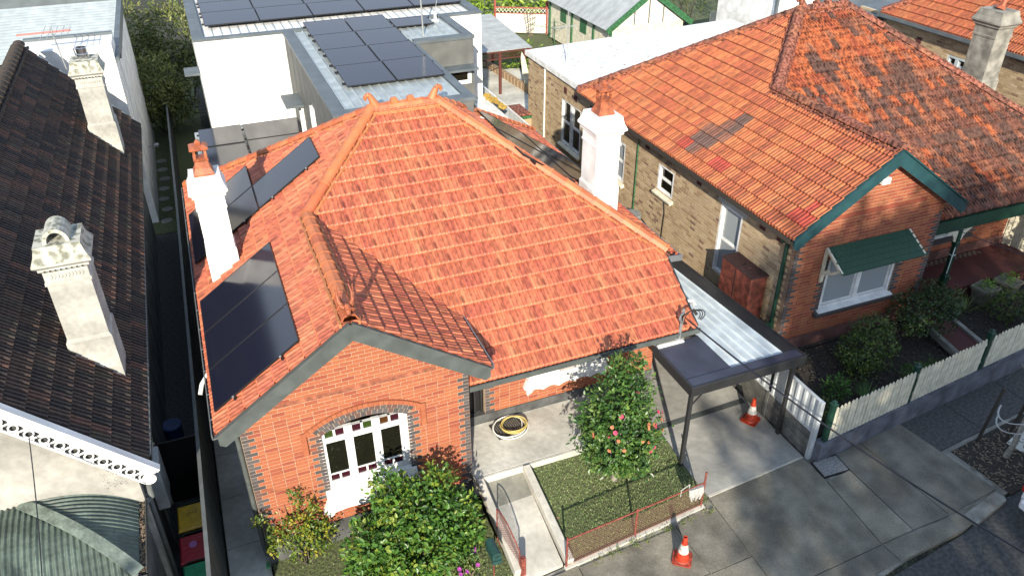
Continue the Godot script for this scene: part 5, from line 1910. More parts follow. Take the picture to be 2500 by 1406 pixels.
func grounds() -> void:
	var g := MB.new()
	slab_on_ground(g, [[-90, 70], [120, 70], [120, -120], [-90, -120]], -0.10, 0.1)
	struct("ground", g, M.ground)
	var rd := MB.new()
	slab_on_ground(rd, [[-60, 5.9], [10.3, 5.32], [13.0, 5.05], [14.5, 4.72], [40, 3.4], [40, 16], [-60, 16]], -0.075, 0.1)
	struct("road", rd, M.asphalt)
	# footpath of separate panels with open joints
	var fb := MB.new()
	slab_on_ground(fb, [[-12, 2.9], [5.0, 2.52], [24, 1.3], [24, 4.3], [14.45, 4.66], [10.3, 5.25], [-12, 5.85]], -0.03, 0.15)
	var fp := struct("footpath", fb, M.old_concrete)
	var xs := [-12.0, -9.5, -7.0, -4.5, -2.2, 0.2, 2.4, 4.55, 5.62, 7.87]
	var j := 0.012
	for i in xs.size() - 1:
		var a: float = xs[i] + j
		var b: float = xs[i + 1] - j
		var m := MB.new()
		slab_on_ground(m, [[a, 2.64], [b, 2.60], [b, 3.80], [a, 3.80]], 0.0, 0.05)
		part(fp, "concrete_panel", m, M.foot_mats[rng.randi() % 4])
		var m2 := MB.new()
		slab_on_ground(m2, [[a, 3.82], [b, 3.82], [b, 5.26], [a, 5.32]], 0.001, 0.05)
		part(fp, "concrete_panel", m2, M.foot_mats[rng.randi() % 4])
	for q in [[[7.88, 2.56], [8.88, 2.22], [8.84, 3.80], [7.90, 3.81]], [[7.91, 3.83], [8.83, 3.82], [8.79, 5.24], [7.93, 5.25]], [[8.90, 2.20], [11.42, 2.10], [11.44, 2.80], [11.30, 4.62], [8.82, 4.68]], [[8.81, 4.70], [11.30, 4.64], [11.34, 5.06], [8.79, 5.23]], [[11.46, 2.86], [12.09, 2.82], [12.10, 4.60], [11.32, 4.61]], [[12.12, 2.40], [12.86, 2.22], [13.04, 4.62], [12.12, 4.60]]]:
		var m := MB.new()
		slab_on_ground(m, q, 0.0, 0.05)
		part(fp, "concrete_panel", m, M.foot_mats[rng.randi() % 4])
	for q in [[[12.88, 2.22], [14.1, 2.12], [14.45, 4.50], [13.06, 4.61]], [[14.12, 2.12], [15.5, 2.02], [15.62, 3.10], [14.25, 3.20]], [[15.52, 2.02], [17.2, 1.92], [17.3, 3.0], [15.64, 3.09]], [[17.22, 1.92], [19.5, 1.78], [19.6, 2.9], [17.32, 3.0]], [[19.52, 1.78], [23.8, 1.5], [23.8, 2.7], [19.62, 2.9]]]:
		var m := MB.new()
		slab_on_ground(m, q, -0.002, 0.05)
		part(fp, "concrete_panel", m, M.foot_mats[2] if q[0][0] < 13.5 else M.path_dark)
	var ap := MB.new()
	slab_on_ground(ap, [[11.32, 4.64], [13.04, 4.66], [14.4, 4.54], [14.46, 4.68], [12.97, 5.02], [11.36, 5.08]], 0.0, 0.12)
	part(fp, "crossing_apron", ap, M.foot_mats[0])
	for i in 14:
		var kb := MB.new()
		var xa := -12.0 + i * 1.6
		slab_on_ground(kb, [[xa, 5.36 + (10.3 - xa) * 0.012], [xa + 1.585, 5.36 + (8.7 - xa) * 0.012], [xa + 1.585, 5.52 + (8.7 - xa) * 0.012], [xa, 5.52 + (10.3 - xa) * 0.012]], 0.015, 0.16)
		part(fp, "kerb_stone", kb, M.old_concrete)
	var kn := MB.new()
	slab_on_ground(kn, [[13.3, 4.74], [14.35, 4.56], [14.42, 4.72], [14.36, 4.82], [13.35, 5.02]], 0.02, 0.15)
	part(fp, "worn_kerb", kn, M.old_concrete)
	# nature strip at the right
	var ns := MB.new()
	slab_on_ground(ns, [[14.48, 3.30], [17.5, 3.05], [17.7, 4.45], [14.62, 4.72]], -0.012, 0.1)
	struct("nature_strip", ns, M.mulch)
	var cs := MB.new()
	slab_on_ground(cs, [[15.75, 3.62], [17.6, 3.10], [17.8, 4.30], [15.95, 4.55]], 0.0, 0.1)
	struct("vehicle_crossing", cs, M.concrete)
	var gv := MB.new()
	var lit := MB.new()
	for i in 420:
		var x := rng.randf_range(14.5, 17.0)
		var z := rng.randf_range(3.3, 4.6)
		lit.obox(Transform3D(Basis.from_euler(Vector3(rng.randf_range(-0.3, 0.3), rng.randf() * 6, rng.randf_range(-0.3, 0.3))), gp(x, z, 0.0)), Vector3(0.05 + rng.randf() * 0.05, 0.004, 0.018))
	var lo := solo("leaf_litter", "brown fallen leaves strewn around the street tree", "leaves", lit, M.timber)
	lo.set_meta("kind", "stuff")
	gv.v.clear()
	# driveway
	var dv := MB.new()
	slab_on_ground(dv, [[8.46, -9.0], [11.42, -9.0], [11.44, 2.06], [8.92, 2.16], [8.86, 0.30], [8.46, 0.26]], 0.02, 0.25)
	struct("driveway", dv, M.drive)
	var df := MB.new()
	slab_on_ground(df, [[8.92, 2.165], [11.44, 2.065], [11.44, 2.10], [8.92, 2.20]], 0.012, 0.1)
	struct("driveway_edge", df, M.concrete_pale)
	var ds := MB.new()
	slab_on_ground(ds, [[9.0, -0.16], [11.36, -0.10], [11.36, 0.06], [9.0, 0.0]], 0.026, 0.02)
	struct("drain_strip", ds, M.greypaint)
	# side path between the fence and the cottage
	var sp := MB.new()
	var spn := struct("side_path", sp, M.concrete_damp)
	sp.span(Vector3(-0.82, -1.2, -12.5), Vector3(-0.02, -0.93, 2.4))
	spn.mesh = sp.mesh()
	var zz := -12.4
	while zz < 2.2:
		var m := MB.new()
		m.span(Vector3(-0.81, -0.93, zz + 0.008), Vector3(-0.025, -0.905, zz + 1.45))
		part(spn, "concrete_panel", m, M.concrete)
		zz += 1.46
	# front path with kerbs, from the porch down to the footpath
	var pt := MB.new()
	pt.quad(Vector3(4.52, -0.60, 2.50), Vector3(5.36, -0.57, 2.46), Vector3(5.42, -0.16, 0.245), Vector3(4.52, -0.16, 0.245))
	pt.quad(Vector3(4.52, -0.75, 2.50), Vector3(5.36, -0.75, 2.46), Vector3(5.36, -0.57, 2.46), Vector3(4.52, -0.60, 2.50))
	struct("front_path", pt, M.concrete_pale)
	var dp := MB.new()
	dp.quad(Vector3(4.53, -0.268, 0.86), Vector3(5.39, -0.262, 0.83), Vector3(5.42, -0.154, 0.26), Vector3(4.53, -0.156, 0.26))
	struct("damp_landing", dp, M.concrete_damp)
	var kr := MB.new()
	kr.obox(Transform3D(Basis(Vector3.RIGHT, 0.198).rotated(Vector3.UP, -0.005), Vector3(5.49, -0.30, 1.38)), Vector3(0.16, 0.24, 2.34), 0.012)
	struct("path_kerb", kr, M.concrete_pale)
	var kl := MB.new()
	kl.obox(Transform3D(Basis(Vector3.RIGHT, 0.198), Vector3(4.44, -0.30, 1.30)), Vector3(0.15, 0.24, 2.2), 0.012)
	struct("path_kerb", kl, M.concrete_pale)
	# lawns
	var lw := MB.new()
	lw.quad(Vector3(5.56, -0.60, 2.52), Vector3(8.88, -0.42, 2.32), Vector3(8.84, -0.16, 0.24), Vector3(5.56, -0.13, 0.24))
	struct("lawn", lw, M.turf)
	var ll := MB.new()
	ll.quad(Vector3(0.02, -0.86, 2.62), Vector3(4.38, -0.62, 2.52), Vector3(4.38, -0.60, 0.02), Vector3(0.02, -0.86, 0.02))
	struct("lawn", ll, M.turf)
	var bl := MB.new()
	for i in 6500:
		var u := rng.randf()
		var v := rng.randf()
		var pos := Vector3(lerpf(5.60, 8.82, u), 0, lerpf(0.28, 2.36, v))
		pos.y = lerpf(lerpf(-0.13, -0.16, u), lerpf(-0.58, -0.42, u), v)
		blade(bl, pos)
	for i in 4200:
		var u := rng.randf()
		var v := rng.randf()
		var pos := Vector3(lerpf(0.3, 4.32, u), lerpf(-0.855, -0.61, u), lerpf(0.06, 2.5, v))
		blade(bl, pos)
	var go := solo("grass", "short green grass of the two small front lawns", "grass", bl, M.leaf_dull)
	go.set_meta("kind", "stuff")
	# neighbour's raised garden bed and path
	var gb := MB.new()
	gb.quad(Vector3(11.62, 0.20, 2.05), Vector3(22.0, 0.62, 1.5), Vector3(22.0, 0.62, -0.30), Vector3(11.62, 0.55, -0.30))
	gb.quad(Vector3(11.62, 0.55, -0.30), Vector3(12.40, 0.60, -0.30), Vector3(12.40, 0.60, -16.0), Vector3(11.62, 0.55, -16.0))
	gb.quad(Vector3(12.4, 0.6, -0.30), Vector3(22.0, 0.62, -0.30), Vector3(22.0, 0.62, -1.8), Vector3(12.4, 0.6, -1.8))
	struct("garden_bed", gb, M.mulch)
	var st := MB.new()
	for i in 1100:
		var x := rng.randf_range(12.6, 19.6)
		var z := rng.randf_range(-0.35, 1.85)
		var y := lerpf(0.20, 0.55, clampf((2.05 - z) / 2.35, 0, 1)) + (x - 11.6) * 0.012
		st.obox(Transform3D(Basis.from_euler(Vector3(rng.randf(), rng.randf() * 6, rng.randf())), Vector3(x, y + 0.05, z)), Vector3(0.035, 0.02, 0.025) * rng.randf_range(0.6, 1.5))
	var so := solo("bark_chips", "grey brown bark chips covering the neighbour's garden bed", "mulch", st, M.bark)
	so.set_meta("kind", "stuff")
	var np := MB.new()
	np.quad(Vector3(16.62, 0.50, 1.66), Vector3(17.42, 0.52, 1.62), Vector3(17.46, 0.78, -0.45), Vector3(16.72, 0.78, -0.45))
	struct("garden_path", np, M.maroon)
	for q in [[16.55, 16.66], [17.47, 17.46]]:
		var e := MB.new()
		e.bar(Vector3(q[0], 0.49, 1.70), Vector3(q[1], 0.78, -0.45), 0.12, 0.16)
		struct("path_kerb", e, M.old_concrete)
	# passage and back yards
	var pg := MB.new()
	pg.span(Vector3(-1.86, -1.3, -16.0), Vector3(-0.94, -1.0, 3.0))
	struct("passage_floor", pg, M.path_dark)
	var ph := MB.new()
	ph.quad(Vector3(-4.0, -0.98, -16.0), Vector3(3.6, -0.98, -16.0), Vector3(3.6, -0.98, -34.0), Vector3(-4.0, -0.98, -34.0))
	struct("back_lawn", ph, M.turf)
	var cy := MB.new()
	slab_on_ground(cy, [[10.4, -15.6], [13.5, -15.6], [16.2, -26.0], [10.4, -29.5]], 0.02, 0.1)
	struct("concrete_yard", cy, M.concrete)
	var by := MB.new()
	slab_on_ground(by, [[10.4, -14.0], [40.0, -14.0], [40.0, -46.0], [10.4, -46.0]], 0.0, 0.1)
	struct("back_lawn", by, M.turf)

func blade(m: MB, p: Vector3) -> void:
	var a := rng.randf() * TAU
	var h := rng.randf_range(0.018, 0.05)
	var d := Vector3(cos(a), 0, sin(a)) * 0.007
	var t := Vector3(rng.randf_range(-0.03, 0.03), h, rng.randf_range(-0.03, 0.03))
	var k := rng.randf()
	m.col = Color(0.14, 0.24, 0.06).lerp(Color(0.40, 0.41, 0.22), k * k * k)
	m.tri(p - d, p + d, p + t)
	m.col = Color(1, 1, 1)

# ------------------------------------------------------------------ carport
func carport() -> void:
	var th := thing("carport", "charcoal steel carport with pale ribbed roof beside the cottage", "carport", Vector3(10.2, gy(10.2), 1.2))
	var O := -th.position
	var y := 1.95
	var zf := 1.30
	# fascia beams: front, left, right (which follows the skew boundary)
	var f := MB.new()
	f.span(O + Vector3(8.75, y - 0.24, zf - 0.05), O + Vector3(11.68, y, zf + 0.01), 0.006)
	part(th, "front_beam", f, M.charcoal)
	var l := MB.new()
	l.bar(O + Vector3(8.78, y - 0.121, zf - 0.052), O + Vector3(8.78, y - 0.121, -0.27), 0.06, 0.236)
	part(th, "left_beam", l, M.charcoal)
	var r := MB.new()
	r.bar(O + Vector3(11.65, y - 0.121, zf - 0.052), O + Vector3(11.25, y - 0.121, -4.5), 0.06, 0.236)
	part(th, "right_beam", r, M.charcoal)
	# dark flat deck in front and at the left, pale trays in the recess
	var d := MB.new()
	d.quad(O + Vector3(8.81, y - 0.015, zf - 0.05), O + Vector3(11.62, y - 0.015, zf - 0.05), O + Vector3(11.60, y - 0.015, 1.0), O + Vector3(8.81, y - 0.015, 1.0))
	d.quad(O + Vector3(8.81, y - 0.015, 1.0), O + Vector3(9.94, y - 0.015, 1.0), O + Vector3(9.94, y - 0.04, 0.985), O + Vector3(8.81, y - 0.04, 0.985))
	part(th, "front_tray", d, M.carport_deck)
	var d2 := MB.new()
	d2.quad(O + Vector3(8.81, y - 0.04, 0.984), O + Vector3(9.935, y - 0.04, 0.984), O + Vector3(9.92, y - 0.04, -0.28), O + Vector3(8.81, y - 0.04, -0.28))
	d2.quad(O + Vector3(8.81, y - 0.12, 1.2), O + Vector3(8.81, y - 0.12, -0.28), O + Vector3(9.92, y - 0.12, -0.28), O + Vector3(11.6, y - 0.12, 1.2))
	part(th, "dark_deck", d2, M.carport_deck)
	var box := MB.new()
	box.quad(O + Vector3(11.31, y - 0.012, 0.998), O + Vector3(11.62, y - 0.012, 0.998), O + Vector3(11.22, y - 0.012, -4.5), O + Vector3(10.92, y - 0.012, -4.5))
	box.quad(O + Vector3(11.31, y - 0.10, 0.998), O + Vector3(11.31, y - 0.012, 0.998), O + Vector3(10.92, y - 0.012, -4.5), O + Vector3(10.92, y - 0.10, -4.5))
	part(th, "box_gutter", box, M.charcoal)
	for i in 6:
		var m := MB.new()
		var xa := lerpf(9.945, 11.30, i / 6.0)
		var xb := lerpf(9.945, 11.30, (i + 1) / 6.0)
		var ya := lerpf(9.86, 10.91, i / 6.0)
		var yb := lerpf(9.86, 10.91, (i + 1) / 6.0)
		var h := y - 0.075
		var a := O + Vector3(xa + 0.004, h, 0.99)
		var b := O + Vector3(xb - 0.004, h, 0.99)
		var c := O + Vector3(yb - 0.004, h, -4.5)
		var e := O + Vector3(ya + 0.004, h, -4.5)
		m.quad(a, b, c, e)
		var up := Vector3(0, 0.035, 0)
		m.quad(b, b + up, c + up, c)
		var s := Vector3(-0.03, 0, 0)
		m.quad(b + s, c + s, c + up, b + up)
		part(th, "roof_tray", m, M.sheet)
	# posts
	for px in [8.80, 11.40]:
		var p := MB.new()
		p.span(O + Vector3(px - 0.042, gy(px) - 0.05, 1.29 - 0.09), O + Vector3(px + 0.042, y - 0.242, 1.29 - 0.006), 0.006)
		part(th, "post", p, M.charcoal)
		if px < 9:
			var b := MB.new()
			b.bar(O + Vector3(px + 0.03, y - 0.52, 1.25), O + Vector3(px + 0.27, y - 0.25, 1.26), 0.025, 0.025)
			part(th, "brace", b, M.charcoal)
	var gb := MB.new()
	gb.span(O + Vector3(8.84, y - 0.05, -0.26), O + Vector3(9.50, y + 0.0, -0.18))
	part(th, "white_flashing", gb, M.white)
	var pp := MB.new()
	pp.tube(PackedVector3Array([O + Vector3(9.96, 2.36, -1.05), O + Vector3(10.22, 2.30, -1.05), O + Vector3(10.30, 2.18, -1.05)]), 0.045, 9)
	part(th, "spreader_pipe", pp, M.conduit_white)

# ------------------------------------------------------------------ fences
func chain_panel(m: MB, a: Vector3, b: Vector3, h0: float, h1: float, ha: Callable) -> void:
	# diamonds between a and b (base points), height ha(t) at t 0..1
	var L := (b - a).length()
	var s := 0.058
	var n := int((L + 1.2) / s)
	for dir in [1.0, -1.0]:
		for i in range(-int(1.2 / s), n):
			var x := i * s
			var prev = null
			for k in 30:
				var yy := k * 0.035
				var xx: float = x + yy * dir * 0.9 + (0.0 if dir > 0 else 0.9)
				if xx < 0 or xx > L:
					prev = null
					continue
				var t := xx / L
				if yy > float(ha.call(t)) or yy < 0.02:
					prev = null
					continue
				var p := a.lerp(b, t) + Vector3(0, yy, 0)
				if prev != null and (k % 3 == 0 or k == 29):
					m.bar(prev, p, 0.0045, 0.0045)
					prev = p
				elif prev == null:
					prev = p

func fences() -> void:
	# red wire fence along the street
	var th := thing("wire_fence", "low chain wire fence with flaking red rails before the lawn", "fence", gp(7.0, 2.43))
	var O := -th.position
	var p0 := gp(5.40, 2.53)
	var p1 := gp(6.99, 2.43)
	var p2 := gp(8.62, 2.33)
	for q in [[p0, 0.83], [p1, 0.78], [p2, 0.98]]:
		var m := MB.new()
		m.cyl(O + q[0] - Vector3(0, 0.1, 0), O + q[0] + Vector3(0, q[1], 0), 0.022, 0.022, 9)
		m.cyl(O + q[0] + Vector3(0, q[1], 0), O + q[0] + Vector3(0, q[1] + 0.02, 0), 0.028, 0.02, 9)
		part(th, "post", m, M.redrail)
	var r := MB.new()
	r.cyl(O + p0 + Vector3(0, 0.79, 0), O + p2 + Vector3(0, 0.70, 0), 0.019, 0.019, 8)
	part(th, "top_rail", r, M.redrail)
	var r2 := MB.new()
	r2.cyl(O + p0 + Vector3(0, 0.05, 0), O + p2 + Vector3(0, 0.05, 0), 0.008, 0.008, 6)
	part(th, "bottom_wire", r2, M.wire)
	var w := MB.new()
	chain_panel(w, O + p0, O + p2, 0.7, 0.7, func(t: float) -> float: return lerpf(0.77, 0.68, t))
	part(th, "wire_mesh", w, M.wire)
	var k := MB.new()
	slab_on_ground(k, [[5.36, 2.50], [8.68, 2.30], [8.68, 2.40], [5.36, 2.60]], 0.03, 0.12)
	var kk := struct("fence_kerb", k, M.concrete_pale)
	kk.name = "fence_kerb"
	# open gate
	var gt := thing("wire_gate", "small arched red wire gate standing open beside the path", "gate", gp(4.50, 2.30))
	var gO := Vector3.ZERO
	var dirv := Vector3(-0.13, 0.02, -0.88)
	var f := MB.new()
	var pts := PackedVector3Array()
	for i in 13:
		var t := i / 12.0
		pts.append(dirv * t + Vector3(0, 0.66 + 0.34 * sin(t * PI * 0.62), 0))
	f.tube(pts, 0.014, 7)
	f.tube(PackedVector3Array([Vector3(0, 0.05, 0), Vector3(0, 0.66, 0)]), 0.014, 7)
	f.tube(PackedVector3Array([dirv + Vector3(0, 0.05, 0), pts[12]]), 0.014, 7)
	f.tube(PackedVector3Array([Vector3(0, 0.06, 0), dirv + Vector3(0, 0.06, 0)]), 0.014, 7)
	part(gt, "frame", f, M.redrail)
	var gw := MB.new()
	chain_panel(gw, gO, dirv, 0.7, 0.9, func(t: float) -> float: return 0.64 + 0.34 * sin(t * PI * 0.62))
	part(gt, "wire_mesh", gw, M.wire)
	var gpst := MB.new()
	gpst.span(Vector3(-0.01, -0.1, 0.02), Vector3(0.09, 0.55, 0.12), 0.01)
	part(gt, "hinge_post", gpst, M.redrail)
	# dark paling fence with a grey cap between the passage and the cottage
	var pf := thing("side_fence", "long dark grey side fence with pale cap between the houses", "fence", Vector3(-0.88, -0.95, 2.2))
	var ys := [[2.6, 1.58], [-1.7, 1.30], [-4.5, 1.13], [-14.5, 0.72], [-28.0, 0.5]]
	for i in ys.size() - 1:
		var a: Array = ys[i]
		var b: Array = ys[i + 1]
		var cap := MB.new()
		cap.bar(Vector3(0, a[1] + 0.95, a[0] - 2.2), Vector3(0, b[1] + 0.95, b[0] - 2.2), 0.07, 0.035)
		part(pf, "cap_rail", cap, M.fence_cap)
		var n := int((a[0] - b[0]) / 0.40)
		for q in n:
			var t := (q + 0.5) / n
			var m := MB.new()
			var z: float = lerpf(a[0], b[0], t) - 2.2
			var top: float = lerpf(a[1], b[1], t) + 0.93
			var l: float = (a[0] - b[0]) / n - 0.008
			m.span(Vector3(-0.02, -0.05, z - l * 0.5), Vector3(0.02 + 0.008 * (q % 2), top, z + l * 0.5))
			part(pf, "fence_panel", m, M.fence_grey)
	# passage gate with a pale frame
	var sg := thing("passage_gate", "black steel side gate closing the narrow passage", "gate", Vector3(-1.4, -1.0, -2.6))
	var s1 := MB.new()
	s1.span(Vector3(-0.44, 0.02, -0.02), Vector3(0.48, 1.74, 0.02))
	part(sg, "sheet", s1, M.black)
	var s2 := MB.new()
	s2.span(Vector3(-0.46, 0.0, -0.03), Vector3(-0.40, 1.78, 0.03))
	s2.span(Vector3(0.46, 0.0, -0.03), Vector3(0.51, 1.78, 0.03))
	part(sg, "frame", s2, M.cream)
	# meter box and pipes on the terrace wall
	var mb := thing("meter_box", "pale green meter box fixed on the terrace house side wall", "box", Vector3(-1.85, 0.35, -1.4))
	var b1 := MB.new()
	b1.span(Vector3(0.01, 0.0, -0.35), Vector3(0.24, 1.05, 0.35), 0.015)
	part(mb, "case", b1, M.colorbond)
	var b2 := MB.new()
	b2.span(Vector3(0.01, 1.10, -0.55), Vector3(0.16, 1.55, -0.25), 0.01)
	part(mb, "fuse_box", b2, M.cream)
	var b3 := MB.new()
	b3.tube(PackedVector3Array([Vector3(0.08, 0.0, 0.1), Vector3(0.08, -1.3, 0.15)]), 0.03, 8)
	b3.tube(PackedVector3Array([Vector3(0.10, 0.0, -0.1), Vector3(0.10, -1.3, -0.1)]), 0.02, 8)
	part(mb, "pipe", b3, M.fence_cap)
	# picket fence on its low wall
	var pk := thing("picket_fence", "cream picket fence with dark green posts along the footpath", "fence", gp(14.8, 2.05))
	var base := func(x: float) -> Vector3:
		return Vector3(x, 0.24 + (x - 11.7) * 0.075, 2.28 - (x - 11.7) * 0.067)
	var posts := [11.78, 14.20, 16.55, 18.3, 20.4]
	for x in posts:
		var m := MB.new()
		var b: Vector3 = base.call(x) - pk.position
		m.span(b + Vector3(-0.055, -0.05, -0.10), b + Vector3(0.055, 1.02, 0.01), 0.012)
		m.stack(b + Vector3(0, 1.02, -0.045), [[0.07, 0.07, 0.0], [0.07, 0.07, 0.03], [0.03, 0.03, 0.06], [0.045, 0.045, 0.09], [0.01, 0.01, 0.12]])
		part(pk, "post", m, M.dgreen)
	var x := 11.87
	while x < 20.3:
		var near := false
		for p in posts:
			if absf(p - x) < 0.08:
				near = true
		if not near:
			var m := MB.new()
			var b: Vector3 = base.call(x) - pk.position
			var h := 0.93 + rng.randf_range(-0.012, 0.012)
			var t := Transform3D(Basis(Vector3(0, 0, 1), rng.randf_range(-0.012, 0.012)), b)
			m.prism(PackedVector2Array([Vector2(-0.042, 0.03), Vector2(0.042, 0.03), Vector2(0.042, h - 0.07), Vector2(0.028, h - 0.045), Vector2(0.036, h - 0.02), Vector2(0, h + 0.03), Vector2(-0.036, h - 0.02), Vector2(-0.028, h - 0.045), Vector2(-0.042, h - 0.07)]), t, 0.02)
			part(pk, "picket", m, M.cream)
		x += 0.107
	for hh in [0.22, 0.72]:
		var m := MB.new()
		var a: Vector3 = base.call(11.78) - pk.position + Vector3(0, hh, -0.03)
		var b: Vector3 = base.call(20.4) - pk.position + Vector3(0, hh, -0.03)
		m.bar(a, b, 0.035, 0.07)
		part(pk, "rail", m, M.cream)
	var lw := thing("low_wall", "low rendered blue grey wall under the cream pickets", "wall", gp(15.0, 2.05))
	var xs := [11.60, 13.05, 15.0, 16.7, 18.6, 20.6]
	for i in xs.size() - 1:
		var m := MB.new()
		var a: Vector3 = base.call(xs[i] + 0.004) - lw.position
		var b: Vector3 = base.call(xs[i + 1] - 0.004) - lw.position
		var yb0: float = gy(xs[i]) - 0.1 - lw.position.y
		var yb1: float = gy(xs[i + 1]) - 0.1 - lw.position.y
		var zo := Vector3(0, 0, 0.06)
		var zi := Vector3(0, 0, -0.16)
		m.quad(Vector3(a.x, yb0, a.z) + zo, Vector3(b.x, yb1, b.z) + zo, b + zo, a + zo)
		m.quad(a + zo, b + zo, b + zi, a + zi)
		m.quad(Vector3(b.x, yb1, b.z) + zi, Vector3(a.x, yb0, a.z) + zi, a + zi, b + zi)
		m.quad(Vector3(b.x, yb1, b.z) + zo, Vector3(b.x, yb1, b.z) + zi, b + zi, b + zo)
		m.quad(Vector3(a.x, yb0, a.z) + zi, Vector3(a.x, yb0, a.z) + zo, a + zo, a + zi)
		part(lw, "wall_section", m, M.blue_stone)
	# timber sleeper retaining wall with white steel panels above, along the driveway
	var sw := thing("sleeper_wall", "grey sleeper retaining wall topped by white steel fence panels", "wall", Vector3(11.55, -0.27, 0.0))
	for s in 4:
		var z0 := 2.12 - s * 1.55
		for row in 4:
			var m := MB.new()
			m.span(Vector3(-0.045, -0.06 + row * 0.185, z0 - 1.54), Vector3(0.03, 0.12 + row * 0.185 - 0.008, z0), 0.006)
			part(sw, "sleeper", m, M.sleeper)
		var pm := MB.new()
		pm.span(Vector3(-0.06, -0.1, z0 - 0.05), Vector3(0.05, 1.60 if s == 0 else 0.70, z0 + 0.05), 0.006)
		part(sw, "upright", pm, M.colorbond if s == 0 else M.sleeper)
		var wm := MB.new()
		var n := 48
		var prevp := Vector3.ZERO
		for i in n + 1:
			var z := z0 - 0.06 - 1.44 * i / n
			var ph := fposmod(i / 8.0, 1.0)
			var dx := 0.0
			if ph > 0.5 and ph < 0.9:
				dx = -0.03
			var p := Vector3(dx, 0.70, z)
			if i > 0:
				wm.quad(p, prevp, prevp + Vector3(0, 0.88, 0), p + Vector3(0, 0.88, 0))
				wm.quad(prevp + Vector3(0.012, 0, 0), p + Vector3(0.012, 0, 0), p + Vector3(0.012, 0.88, 0), prevp + Vector3(0.012, 0.88, 0))
			prevp = p
		wm.span(Vector3(-0.035, 1.575, z0 - 1.52), Vector3(0.03, 1.605, z0 - 0.04))
		wm.span(Vector3(-0.035, 0.685, z0 - 1.52), Vector3(0.03, 0.71, z0 - 0.04))
		part(sw, "steel_panel", wm, M.colorbond)
	# long white corrugated boundary fence behind
	var cf := thing("corrugated_fence", "long white corrugated fence running back beside the yard", "fence", Vector3(11.3, 0.3, -14.0))
	var cm := MB.new()
	for i in 60:
		var z := 3.0 - i * 0.13
		cm.span(Vector3(-0.015, -0.5, z - 0.05), Vector3(0.015, 1.78, z + 0.05))
		cm.span(Vector3(0.003, -0.5, z - 0.085), Vector3(0.012, 1.78, z - 0.05))
	part(cf, "sheet", cm, M.colorbond)
	var cr := MB.new()
	cr.span(Vector3(-0.03, 1.78, -4.8), Vector3(0.03, 1.82, 3.05))
	part(cf, "top_rail", cr, M.white)

# ------------------------------------------------------------------ small things
func traffic_cone(label: String, at: Vector3, turn: float, dirty: bool) -> void:
	var th := thing("traffic_cone", label, "traffic cone", at, turn, "orange and white traffic cones")
	var b := MB.new()
	b.prism(PackedVector2Array([Vector2(-0.19, -0.15), Vector2(-0.15, -0.19), Vector2(0.15, -0.19), Vector2(0.19, -0.15), Vector2(0.19, 0.15), Vector2(0.15, 0.19), Vector2(-0.15, 0.19), Vector2(-0.19, 0.15)]), Transform3D(Basis(Vector3(1, 0, 0), Vector3(0, 0, -1), Vector3(0, 1, 0)), Vector3(0, 0.0, 0)), 0.03)
	b.lathe(Vector3.ZERO, [Vector2(0.165, 0.03), Vector2(0.145, 0.055)], 20)
	part(th, "base", b, M.cone_base if dirty else M.cone_red)
	var c := MB.new()
	c.lathe(Vector3.ZERO, [Vector2(0.145, 0.05), Vector2(0.108, 0.24)], 24)
	part(th, "body", c, M.cone_red)
	c = MB.new()
	c.lathe(Vector3.ZERO, [Vector2(0.066, 0.45), Vector2(0.04, 0.60), Vector2(0.045, 0.61), Vector2(0.04, 0.64), Vector2(0.028, 0.64), Vector2(0.028, 0.58)], 24)
	part(th, "tip", c, M.cone_red)
	var s := MB.new()
	s.lathe(Vector3.ZERO, [Vector2(0.109, 0.238), Vector2(0.067, 0.452)], 24)
	part(th, "reflective_sleeve", s, M.cone_white)

func bin(label: String, at: Vector3, lid: Material, extra: int) -> void:
	var th := thing("wheelie_bin", label, "bin", at, PI, "wheelie bins in the passage")
	var b := MB.new()
	b.stack(Vector3.ZERO, [[0.20, 0.22, 0.05], [0.24, 0.29, 0.92], [0.25, 0.30, 0.93], [0.25, 0.30, 0.97]])
	part(th, "body", b, M.bin_body)
	var l := MB.new()
	l.stack(Vector3(0, 0.975, 0), [[0.27, 0.34, 0.0], [0.275, 0.345, 0.03], [0.25, 0.31, 0.065], [0.24, 0.30, 0.068]])
	for i in 3:
		l.box(Vector3(0, 1.047, -0.15 + i * 0.12), Vector3(0.36, 0.012, 0.03), 0.004)
	var lo := part(th, "lid", l, lid)
	var h := MB.new()
	h.tube(PackedVector3Array([Vector3(-0.20, 1.0, 0.34), Vector3(-0.20, 1.02, 0.40), Vector3(0.20, 1.02, 0.40), Vector3(0.20, 1.0, 0.34)]), 0.016, 7)
	part(th, "handle", h, M.bin_body)
	for s in [-1.0, 1.0]:
		var w := MB.new()
		w.cyl(Vector3(s * 0.22, 0.10, 0.24), Vector3(s * 0.26, 0.10, 0.24), 0.10, 0.10, 14)
		part(th, "wheel", w, M.black)
	if extra == 1:
		var d := MB.new()
		var t := TextMesh.new()
		t.text = "2512"
		t.font = SystemFont.new()
		t.font.font_names = PackedStringArray(["Droid Sans"])
		t.font_size = 12
		t.pixel_size = 0.008
		t.depth = 0.002
		var o := MeshInstance3D.new()
		o.name = "painted_number"
		o.mesh = t
		o.material_override = M.grate
		o.transform = Transform3D(Basis(Vector3(-1, 0, 0), Vector3(0, 0, 1), Vector3(0, 1, 0)), Vector3(0, 1.056, 0.06))
		lo.add_child(o)
	if extra == 2:
		var d := MB.new()
		var pl := PackedVector2Array()
		for i in 8:
			pl.append(Vector2(cos(TAU * i / 8.0) * 0.075, sin(TAU * i / 8.0) * 0.09))
		d.prism(pl, Transform3D(Basis(Vector3(1, 0, 0), Vector3(0, 0, -1), Vector3(0, 1, 0)), Vector3(0.02, 1.056, 0.05)), 0.003)
		part(lo, "sticker", d, M.lilac)

